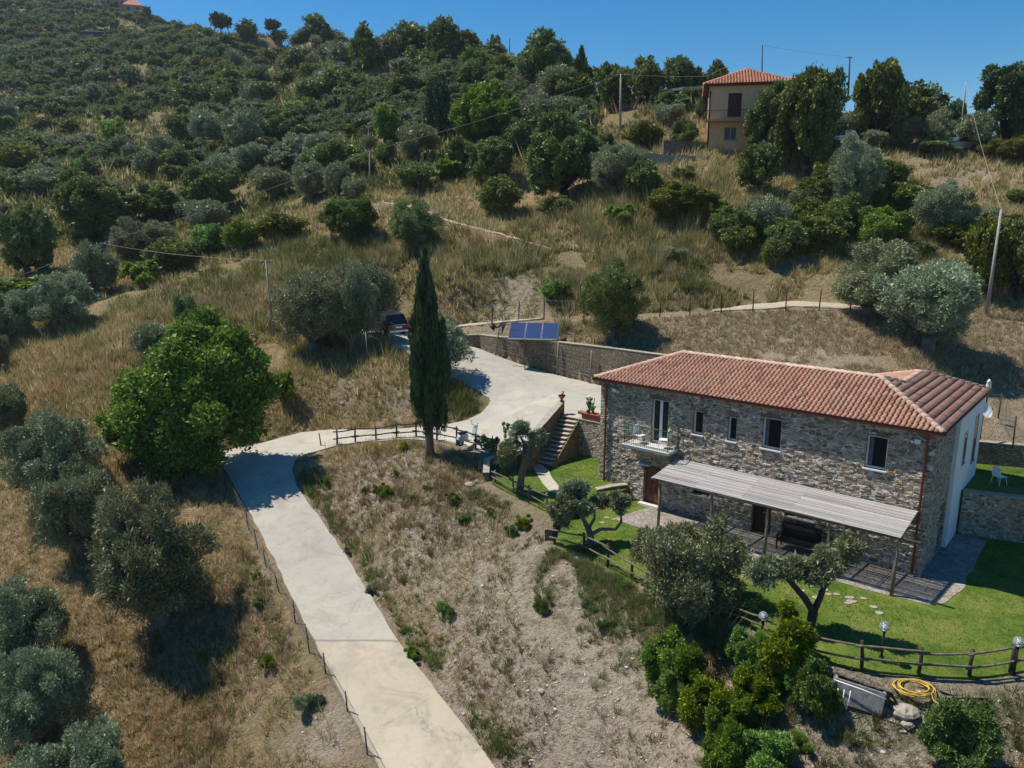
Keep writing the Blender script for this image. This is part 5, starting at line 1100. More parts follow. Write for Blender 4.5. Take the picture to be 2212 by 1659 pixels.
# ruin, far houses
rp = hit(464, 200); ru = empty('ruined_hut', (rp[0], rp[1], rp[2]), .2, 'small ruined pale stone hut among bushes on the middle hillside', 'hut')
q = MB(); q.box(-2.4, -1.9, 0, 3, -.5, 2.6); q.box(-1.899, 2, 0, .35, -.5, 1.2); q.box(-1.6, -1.2, 0, .36, 1.201, 2.4); q.box(1.6, 2, .351, 3, -.5, 1.6); q.build('wall', M['cap'], ru)
q = MB(); q.add([(-2.4, -.2, 2.7), (2.3, -.2, 1.9), (2.3, 3.2, 2.0), (-2.4, 3.2, 2.8)], [(0, 1, 2, 3)]); q.add([(-2.4, -.2, 2.8), (2.3, -.2, 2.0), (2.3, 3.2, 2.1), (-2.4, 3.2, 2.9)], [(0, 1, 2, 3)]); q.build('roof', M['dark_wood'], ru)
def far_house(px, py, d, w_, h__, rz, label):
    p = ond(px, py, d); t = empty('farmhouse', (p[0], p[1], p[2]), rz, label, 'house'); q = MB(); q.box(-w_ / 2, w_ / 2, 0, 9, -4, h__); q.build('wall', M['cap'], t)
    q = MB(); q.add([(-w_ / 2 - .5, -.5, h__), (w_ / 2 + .5, -.5, h__), (w_ / 2 + .5, 9.5, h__), (-w_ / 2 - .5, 9.5, h__), (-w_ / 4, 4.5, h__ + 3), (w_ / 4, 4.5, h__ + 3)], [(0, 1, 5, 4), (1, 2, 5), (2, 3, 4, 5), (3, 0, 4)]); q.build('roof', M['tile_red'], t)
    for x_ in (-w_ / 4, w_ / 4): q = MB(); q.box(x_ - .6, x_ + .6, -.03, -.004, h__ - 2.4, h__ - .9); q.build('window', M['pane'], t)
far_house(250, 14, 392, 12, 3.5, .15, 'pink roofed farmhouse cut by the top edge on the far crest')
far_house(288, 26, 388, 8, 3.0, .35, 'small red roofed farmhouse on the far crest just left of the sky')
far_house(4, 14, 400, 10, 4, .0, 'brown roofed farmhouse at the extreme top left corner')
pp_ = hit(203, 84); t = empty('dark_shed', (pp_[0], pp_[1], pp_[2]), .1, 'long low dark building half hidden in woods at upper left', 'shed'); q = MB(); q.box(-5.5, 5.5, 0, 6, -2, 2.6); q.build('wall', plain('dark_blue_grey', (.05, .05, .07), .8), t)
q = MB(); q.prism([(-.4, 2.6), (6.4, 2.6), (3, 3.5)], 'x', -6, 6); q.build('roof', M['black_matt'], t)
# ================================================================== vegetation
def unit(v): return v / np.maximum(np.linalg.norm(v, axis=-1, keepdims=True), 1e-9)
def leaves(lobes, n_, ll, lw, rs, out=.5, shell=.32, up=.2, squash=1., tv=.5, nsub=8):
    """n_ diamond leaves spread through the outer shell of the lobes"""
    L0 = np.array(lobes); sub = []
    for (x, y, z, r) in L0:
        for _ in range(nsub):
            d = rs.normal(size=3) + [0, 0, .2]; d /= np.linalg.norm(d); q = r * rs.uniform(.55, 1.12); r2 = r * rs.uniform(.26, .50)
            if z + d[2] * q > -.02: sub.append((x + d[0] * q, y + d[1] * q, z + d[2] * q, r2))
    L = np.array(sub) if nsub else L0; wgt = L[:, 3] ** 2; k = rs.choice(len(L), n_ * 2, p=wgt / wgt.sum()); c = L[k, :3]; r = L[k, 3]
    d = unit(rs.normal(size=(n_ * 2, 3)) + [0, 0, .25]); rr = r * (1 + .10 - shell * rs.rand(n_ * 2) ** 1.4)
    # frothy surface: radius wobbles with direction
    wob = .17 * np.sin(d[:, 0] * 7 + k * 1.7) * np.sin(d[:, 1] * 6 + k) + .12 * np.sin(d[:, 2] * 9 + k * 2.3)
    rr = rr * np.where(rs.rand(n_ * 2) < .15, rs.uniform(1.0, 1.36, n_ * 2), 1); p = c + d * (rr * (1 + wob))[:, None] * [1, 1, squash]
    dd = np.sqrt(((p[:, None] - L0[None, :, :3]) ** 2).sum(2)) / L0[None, :, 3]
    keep = (dd.min(1) > .55) | (rs.rand(len(p)) < .10); keep &= p[:, 2] > .01
    p, d, k = p[keep][:n_], d[keep][:n_], k[keep][:n_]; m = len(p)
    ax = unit(d * out + rs.normal(size=(m, 3)) * .6 + [0, 0, up]); nn = unit(np.cross(ax, rs.normal(size=(m, 3)))); 
    s = np.exp(rs.normal(0, .28, m))[:, None]; a = ax * ll * s; b = nn * lw * s
    V = np.stack([p, p + a * .45 + b * .5, p + a, p + a * .45 - b * .5], 1).reshape(-1, 3)
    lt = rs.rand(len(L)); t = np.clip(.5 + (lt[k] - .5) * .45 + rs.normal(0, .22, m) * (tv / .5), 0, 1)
    F = np.arange(4 * m).reshape(-1, 4); return V, F, np.repeat(t, 4)
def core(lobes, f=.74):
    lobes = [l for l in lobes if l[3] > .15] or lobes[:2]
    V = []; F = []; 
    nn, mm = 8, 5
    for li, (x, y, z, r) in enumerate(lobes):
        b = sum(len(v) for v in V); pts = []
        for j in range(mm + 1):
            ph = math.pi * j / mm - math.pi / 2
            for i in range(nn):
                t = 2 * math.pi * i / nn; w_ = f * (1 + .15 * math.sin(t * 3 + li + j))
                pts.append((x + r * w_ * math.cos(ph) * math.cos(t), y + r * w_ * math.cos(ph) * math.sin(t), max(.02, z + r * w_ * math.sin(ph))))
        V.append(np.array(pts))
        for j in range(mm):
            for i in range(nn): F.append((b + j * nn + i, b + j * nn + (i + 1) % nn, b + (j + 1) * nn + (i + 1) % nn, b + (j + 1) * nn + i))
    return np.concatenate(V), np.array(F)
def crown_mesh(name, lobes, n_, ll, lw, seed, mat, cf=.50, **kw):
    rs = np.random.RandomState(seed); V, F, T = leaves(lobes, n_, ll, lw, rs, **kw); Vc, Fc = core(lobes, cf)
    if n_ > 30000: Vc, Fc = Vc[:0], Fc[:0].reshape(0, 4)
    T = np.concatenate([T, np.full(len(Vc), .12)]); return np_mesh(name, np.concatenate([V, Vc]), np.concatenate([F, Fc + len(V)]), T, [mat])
def lobes_for(kind, seed):
    rs = random.Random(seed * 31 + 7); L = []
    def ell(n_, cz, rz, rx, r0, r1, low=-1):
        for i in range(n_):
            for _ in range(50):
                d = Vector((rs.gauss(0, 1), rs.gauss(0, 1), rs.gauss(0, 1))).normalized()
                if d.z > low: break
            q = rs.uniform(.55, 1.0); r = rs.uniform(r0, r1); L.append((d.x * (rx - r) * q, d.y * (rx - r) * q, cz + d.z * (rz - r) * q, r))
    if kind == 'olive': ell(21, .49, .49, .53, .09, .22, -.95); L.append((0, 0, .44, .27))
    elif kind == 'oak': ell(26, .50, .50, .53, .08, .20, -.9); L.append((0, 0, .48, .25))
    elif kind == 'shrub': ell(20, .34, .66, .57, .11, .25, -.1); L.append((0, 0, .33, .34))
    elif kind == 'bush': ell(16, .32, .70, .58, .08, .24, -.1); L.append((0, 0, .26, .24))
    elif kind == 'weed':
        for i in range(11): a = rs.uniform(0, 6.28); q = rs.uniform(0, .45); L.append((q * math.cos(a), q * math.sin(a), rs.uniform(.02, .5), rs.uniform(.05, .15)))
    elif kind == 'fig':
        for x, y, z, r in ((.02, 0, .72, .24), (.2, .02, .66, .2), (-.1, .05, .62, .22), (.3, 0, .58, .2), (.12, -.1, .5, .24), (-.25, 0, .46, .2), (-.36, -.02, .36, .15), (-.2, -.1, .3, .2), (.02, -.12, .3, .22), (.06, -.12, .3, .19), (.28, .0, .52, .15), (.08, .1, .86, .12), (-.02, .1, .5, .28), (-.42, .02, .28, .09), (-.1, -.15, .16, .15), (-.02, -.15, .14, .13), (-.22, .0, .17, .13)): L.append((x, y, z, r))
    elif kind == 'cypress':
        for i in range(60):
            z = .215 + .785 * (i / 59); w_ = .5 * min(1, ((1.02 - z) / .70) ** .80) * min(1, ((z - .17) / .12) ** .6) * (1 + rs.uniform(-.22, .10)); a = i * 2.4
            r = max(.035, w_ * .42); L.append(((w_ - r) * math.cos(a) * .9, (w_ - r) * math.sin(a) * .9, min(z, 1 - r * .3), r))
    elif kind == 'umbrella':
        for i in range(12): a = i * 2.4; q = .36 * math.sqrt(i / 12); L.append((q * math.cos(a), q * math.sin(a), .80 - .15 * q, .15 + rs.uniform(0, .04)))
    elif kind == 'pine': ell(16, .60, .42, .52, .13, .21, -.6); L.append((0, 0, .55, .26))
    elif kind == 'conifer':
        for i in range(22): z = .12 + .85 * i / 21; w_ = .5 * (1 - z) + .05; a = i * 2.4; r = max(.05, w_ * .55); L.append(((w_ - r) * math.cos(a), (w_ - r) * math.sin(a), z, r))
    return L
def trunk_mb(kind, lobes, seed):
    rs = random.Random(seed); q = MB(); lean = Vector((rs.uniform(-.05, .05), rs.uniform(-.05, .05), 0))
    if kind in ('cypress', 'conifer'): q.tube([(0, 0, -.03), (0, 0, .15), (0, 0, .9)], [.10, .085, .01], 8); return q
    if kind == 'umbrella':
        q.tube([(0, 0, -.05), (.02, 0, .35), (0, 0, .7)], [.035, .028, .02], 6)
        for l in lobes[::2]: q.tube([(0, 0, .55), (l[0] * .6, l[1] * .6, .68), l[:3]], [.018, .012, .006], 5)
        return q
    b0 = .045 if kind in ('shrub', 'bush') else .06; fz = .10 if kind in ('shrub', 'bush') else .15
    fork = Vector((0, 0, fz)) + lean; q.tube([(0, 0, -.06), lean * .4 + Vector((0, 0, fz * .5)), fork], [b0 * 1.25, b0, b0 * .9], 8)
    for l in lobes[::2]:
        e = Vector(l[:3]); m_ = fork.lerp(e, .5) + Vector((rs.uniform(-.04, .04), rs.uniform(-.04, .04), -.03)); q.tube([fork, m_, e], [b0 * .55, b0 * .35, b0 * .12], 6)
    return q
MATK = dict(weed='bright', olive='olive', oak='oak', shrub='shrub', bush='bright', fig='fig', cypress='cypress', umbrella='pine', pine='pine', conifer='cypress', dark='oak')
SPEC = dict(olive=(.025, .0078, dict(out=.8, up=.5, shell=.5)), oak=(.027, .018, dict(out=.3, shell=.4)), shrub=(.026, .016, dict(out=.4)), bush=(.046, .017, dict(out=.6, up=.4, shell=.5)), fig=(.022, .015, dict(out=.3, shell=.5, nsub=11)), weed=(.060, .0065, dict(out=.6, up=1.0, shell=.9, nsub=0)), cypress=(.03, .011, dict(out=.4, up=.9, shell=.3, nsub=5)), umbrella=(.05, .02, dict(out=.6)), pine=(.035, .016, dict(out=.8, up=.4)), conifer=(.05, .02, dict(out=.9)))
LODN = dict(near=(60000, 1.0), mid=(15000, 1.5), far=(2600, 2.8))
_lib = {}
def variant(kind, lod, seed, mat=None):
    key = (kind, lod, seed, mat)
    if key not in _lib:
        L = lobes_for(kind, seed); n_, f = LODN[lod]; ll, lw, kw = SPEC[kind]
        if kind in ('fig',): n_ = int(n_ * 1.6)
        if kind == 'cypress': n_ = int(n_ * 1.1)
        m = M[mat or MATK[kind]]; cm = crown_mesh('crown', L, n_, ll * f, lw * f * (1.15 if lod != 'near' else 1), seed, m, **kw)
        tk = trunk_mb(kind, L, seed); tm = bpy.data.meshes.new('trunk'); tm.from_pydata(tk.v, [], tk.f); tm.polygons.foreach_set('use_smooth', tk.sm)
        tm.materials.append(M['trunk_grey'] if kind in ('olive', 'cypress') else M['trunk_dark']); _lib[key] = (cm, tm)
    return _lib[key]
KNAME = dict(olive='olive_tree', oak='oak_tree', shrub='round_shrub', bush='bright_shrub', fig='walnut_tree', cypress='cypress_tree', umbrella='umbrella_pine', pine='pine_tree', conifer='conifer_tree')
KCAT = dict(olive='olive tree', oak='tree', shrub='shrub', bush='shrub', fig='tree', cypress='cypress', umbrella='pine tree', pine='pine tree', conifer='conifer')
_vs = 0
def tree(kind, x0, x1, yt, yb, label, d=None, lod=None, group=None, seed=None, mat=None, name=None, rz=None, sy=1.0, base=None, flip=False):
    global _vs
    _vs += 1; b = base or (ond((x0 + x1) / 2, yb, d) if d else hit((x0 + x1) / 2, yb))
    if d: b = (b[0], b[1], tz(b[0], b[1]))
    D_ = b[1] / ray((x0 + x1) / 2, (yt + yb) / 2)[1] ; W_ = (x1 - x0) / FPX * D_
    zt = top_at(b, (x0 + x1) / 2, yt)[2]; Hh = max(zt - b[2], .3) + W_ * .04
    if lod is None: lod = 'near' if (x1 - x0) > 150 or (b[1] < 50 and x1 - x0 > 90) else 'mid' if b[1] < 150 and x1 - x0 > 22 else 'far'
    s = seed if seed is not None else (_vs % 3 if lod != 'near' else _vs % 4); cm, tm = variant(kind, lod, s, mat)
    sc_ = (W_ * .97, W_ * .97 * sy, Hh * (1.05 if kind == 'oak' else 1.0))
    rz = rz if rz is not None else (_vs * 2.399) % 6.283
    t = empty(name or KNAME[kind], (b[0], b[1], b[2]), rz, label, KCAT[kind], group, sc_)
    link('trunk', tm, t); link('crown', cm, t); return t
# ---- trees close to the house and driveway
tree('cypress', 884, 990, 553, 977, 'tall dark cypress with bare trunk beside the upper rail fence', base=(*onz(928, 976, 1.3),), lod='near', seed=0)
tree('olive', 1345, 1625, 1085, 1385, 'large grey green olive tree between the front fence and the pergola', base=onz(1478, 1362, -1.3), lod='near', seed=1, rz=.4)
tree('fig', 245, 612, 705, 1075, 'big bright green walnut tree beside the driveway hairpin', base=(*ond(428, 1012, 44.8)[:2], -.9), lod='near', seed=0, rz=0, sy=.8)
tree('olive', 588, 775, 575, 790, 'broad olive tree left of the parked car at the end of the driveway', d=57, lod='near', seed=0, rz=1)
tree('olive', 700, 835, 560, 760, 'big olive crown directly overhanging the parked car', d=57.5, lod='near', seed=2, rz=2)
tree('olive', 740, 868, 545, 655, 'smaller olive tree behind the pair over the parked car', d=64, lod='mid', seed=1)
tree('olive', 868, 1032, 690, 800, 'light olive tree showing behind the tall cypress', base=(*ond(945, 808, 52)[:2], 3.6), lod='mid', seed=2)
tree('olive', 8, 248, 883, 1095, 'olive tree in the group of three at the left edge, rear one', lod='near', seed=3, rz=1.2)
tree('olive', 80, 288, 972, 1190, 'olive tree just below the rear olive of the left group', lod='near', seed=1, rz=2.2)
tree('olive', 203, 492, 1045, 1350, 'largest olive tree left of the driveway fence', lod='near', seed=2, rz=.3)
tree('olive', -40, 82, 828, 960, 'olive crown cut by the left edge above the group of three', lod='near', seed=0)
tree('olive', -60, 170, 1250, 1480, 'dark olive tree cut by the left edge below the large olive', lod='near', seed=3, rz=.9)
tree('olive', -20, 195, 1395, 1640, 'pale olive tree at the lower left edge', lod='near', seed=0, rz=2.7)
tree('olive', 40, 300, 1555, 1790, 'olive tree cut by the bottom left edge of the picture', lod='near', seed=1, rz=4)
tree('olive', 1765, 1995, 520, 712, 'windblown silvery olive tree left of the pair on the bank above the villa', d=52.5, lod='near', seed=2, rz=1.9)
tree('olive', 1868, 2128, 556, 785, 'silvery olive tree right of the pair on the bank above the villa', d=47.5, lod='near', seed=0, rz=.2)
tree('olive', 1235, 1402, 560, 742, 'dense green olive tree on the bank between solar panels and villa', d=54.5, lod='near', seed=3, rz=3.3, mat='oak')
tree('olive', 288, 390, 695, 790, 'small grey olive behind the bright walnut tree', d=56, lod='mid')
tree('bush', 590, 640, 800, 870, 'small yellow green bush right of the walnut tree', lod='mid', mat='bright')
# pruned olives with visible limbs
def limb_tree(base, limbs, clumps, label, seed, leafn=5200, name='olive_tree', r0=.16):
    rs_ = np.random.RandomState(seed); o = Vector(base); t = empty(name, base, 0, label, 'olive tree'); q = MB()
    for pts, rr in limbs: q.tube([Vector(p) - o for p in pts], rr, 9)
    q.build('trunk', M['trunk_dark'] if seed % 2 else M['trunk_grey'], t)
    for c, r in clumps:
        c = Vector(c) - o; L = [(c.x + rs_.uniform(-.5, .5) * r, c.y + rs_.uniform(-.5, .5) * r, c.z + rs_.uniform(-.35, .45) * r, r * rs_.uniform(.45, .7)) for _ in range(6)]
        V, F, T = leaves(L, int(leafn * 1.5 * r * r / .35), .15, .032, rs_, out=1.0, up=.5, shell=.6)
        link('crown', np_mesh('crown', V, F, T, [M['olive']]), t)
    return t
def at(px, py, d): return ond(px, py, d)
b = onz(1752, 1368, -.05); D0 = b[1]
limb_tree(b, [([b, at(1752, 1345, D0), at(1757, 1322, D0)], [.19, .16, .17]), ([at(1757, 1322, D0), at(1738, 1292, D0), at(1712, 1262, D0 + .2), at(1690, 1240, D0 + .2)], [.13, .12, .10, .05]), ([at(1757, 1322, D0), at(1770, 1295, D0), at(1783, 1258, D0 - .1), at(1795, 1220, D0)], [.13, .11, .09, .04])],
          [(at(1655, 1232, D0 + .3), .58), (at(1705, 1235, D0 + .4), .48), (at(1748, 1240, D0 + .5), .36), (at(1795, 1218, D0), .55), (at(1770, 1240, D0 + .2), .4), (at(1830, 1190, D0 - .1), .45)], 'pruned olive tree with dark V-shaped trunk inside the fence', 1)
b = onz(1274, 1180, -.05); D0 = b[1]
limb_tree(b, [([b, at(1276, 1160, D0), at(1270, 1140, D0)], [.20, .15, .14]), ([at(1270, 1140, D0), at(1258, 1118, D0), at(1240, 1095, D0)], [.12, .09, .05]), ([at(1276, 1155, D0), at(1297, 1143, D0 - .1), at(1330, 1143, D0 - .1), at(1342, 1128, D0), at(1341, 1100, D0)], [.10, .08, .07, .06, .04]), ([at(1272, 1140, D0), at(1284, 1120, D0 + .2), at(1285, 1095, D0 + .2)], [.08, .06, .03])],
          [(at(1222, 1098, D0), .62), (at(1240, 1062, D0 + .6), .58), (at(1264, 1100, D0), .38), (at(1300, 1088, D0 + .4), .40), (at(1340, 1090, D0), .45), (at(1210, 1118, D0), .45)], 'small pruned olive tree with one bare curved branch by the fence', 2)
b = onz(1122, 1062, .55); D0 = b[1]
limb_tree(b, [([b, at(1126, 1030, D0), at(1134, 990, D0), at(1136, 965, D0)], [.22, .18, .17, .15]), ([at(1136, 965, D0), at(1125, 945, D0)], [.12, .05]), ([at(1136, 975, D0), at(1155, 962, D0), at(1162, 950, D0)], [.1, .06, .04])],
          [(at(1122, 932, D0), .42), (at(1100, 968, D0 - .2), .50), (at(1163, 948, D0 + .1), .36), (at(1085, 990, D0 - .1), .28), (at(1140, 980, D0 - .3), .2)], 'pollarded olive with thick grey trunk beside the prickly pears and stair', 4)
for i, (px, py, z, n_, s, h__, lab) in enumerate([(1070, 1000, .9, 40, 1.25, 1.3, 'large prickly pear clump inside the curved low stone wall'), (1052, 975, 1.2, 26, 1.1, 1.0, 'prickly pear left of the pollarded olive, at the fence end'), (1085, 1030, .6, 30, 1.0, .9, 'dark prickly pear in front of the curved low wall'), (1100, 960, 1.5, 20, 1.0, 1.2, 'tall prickly pear behind the pollarded olive crown')]):
    p = onz(px, py, z); t = empty('prickly_pear', (p[0], p[1], z - .1), 0, lab, 'cactus'); q = MB(); pads(q, (0, 0, 0), n_, random.Random(40 + i), s, h__); q.build('pads', M['cactus'], t, tone=True)
# bright bushes below the fence
for i, (x0_, x1_, yt, yb_, lab) in enumerate([(1400, 1500, 1370, 1490, 'bright green bush leftmost below the front fence'), (1570, 1665, 1365, 1480, 'bright green bush left of centre under the fence corner'), (1640, 1760, 1340, 1470, 'tall bright green bush against the fence corner post'), (1470, 1570, 1460, 1570, 'bright green bush below the tan dry grass'), (1590, 1680, 1440, 1545, 'lower bright green bush under the fence corner bush'), (1515, 1600, 1560, 1680, 'bright green bush near the bottom edge'), (1590, 1700, 1580, 1690, 'wide bright green bush touching the bottom edge'), (1720, 1800, 1440, 1560, 'dull green bush left of the broken concrete block'), (2000, 2130, 1530, 1680, 'dark feathery shrub below the coiled hose at lower right'), (1415, 1480, 1440, 1540, 'small bright bush at the rim of the bare slope'), (1690, 1765, 1400, 1500, 'leafy bright bush filling in below the fence corner post'), (1440, 1520, 1410, 1520, 'second bright bush behind the leftmost one'), (1560, 1630, 1500, 1590, 'bright bush between the upper clump and the bottom edge')]):
    tree('bush', x0_ - 10, x1_ + 10, yt - 8, yb_ - 6, lab, lod='near' if i != 8 else 'near', seed=i % 3, mat='fig' if i < 7 or i > 9 else 'bright' if i == 9 else 'shrub', name='bright_shrub' if i != 8 else 'feathery_shrub')
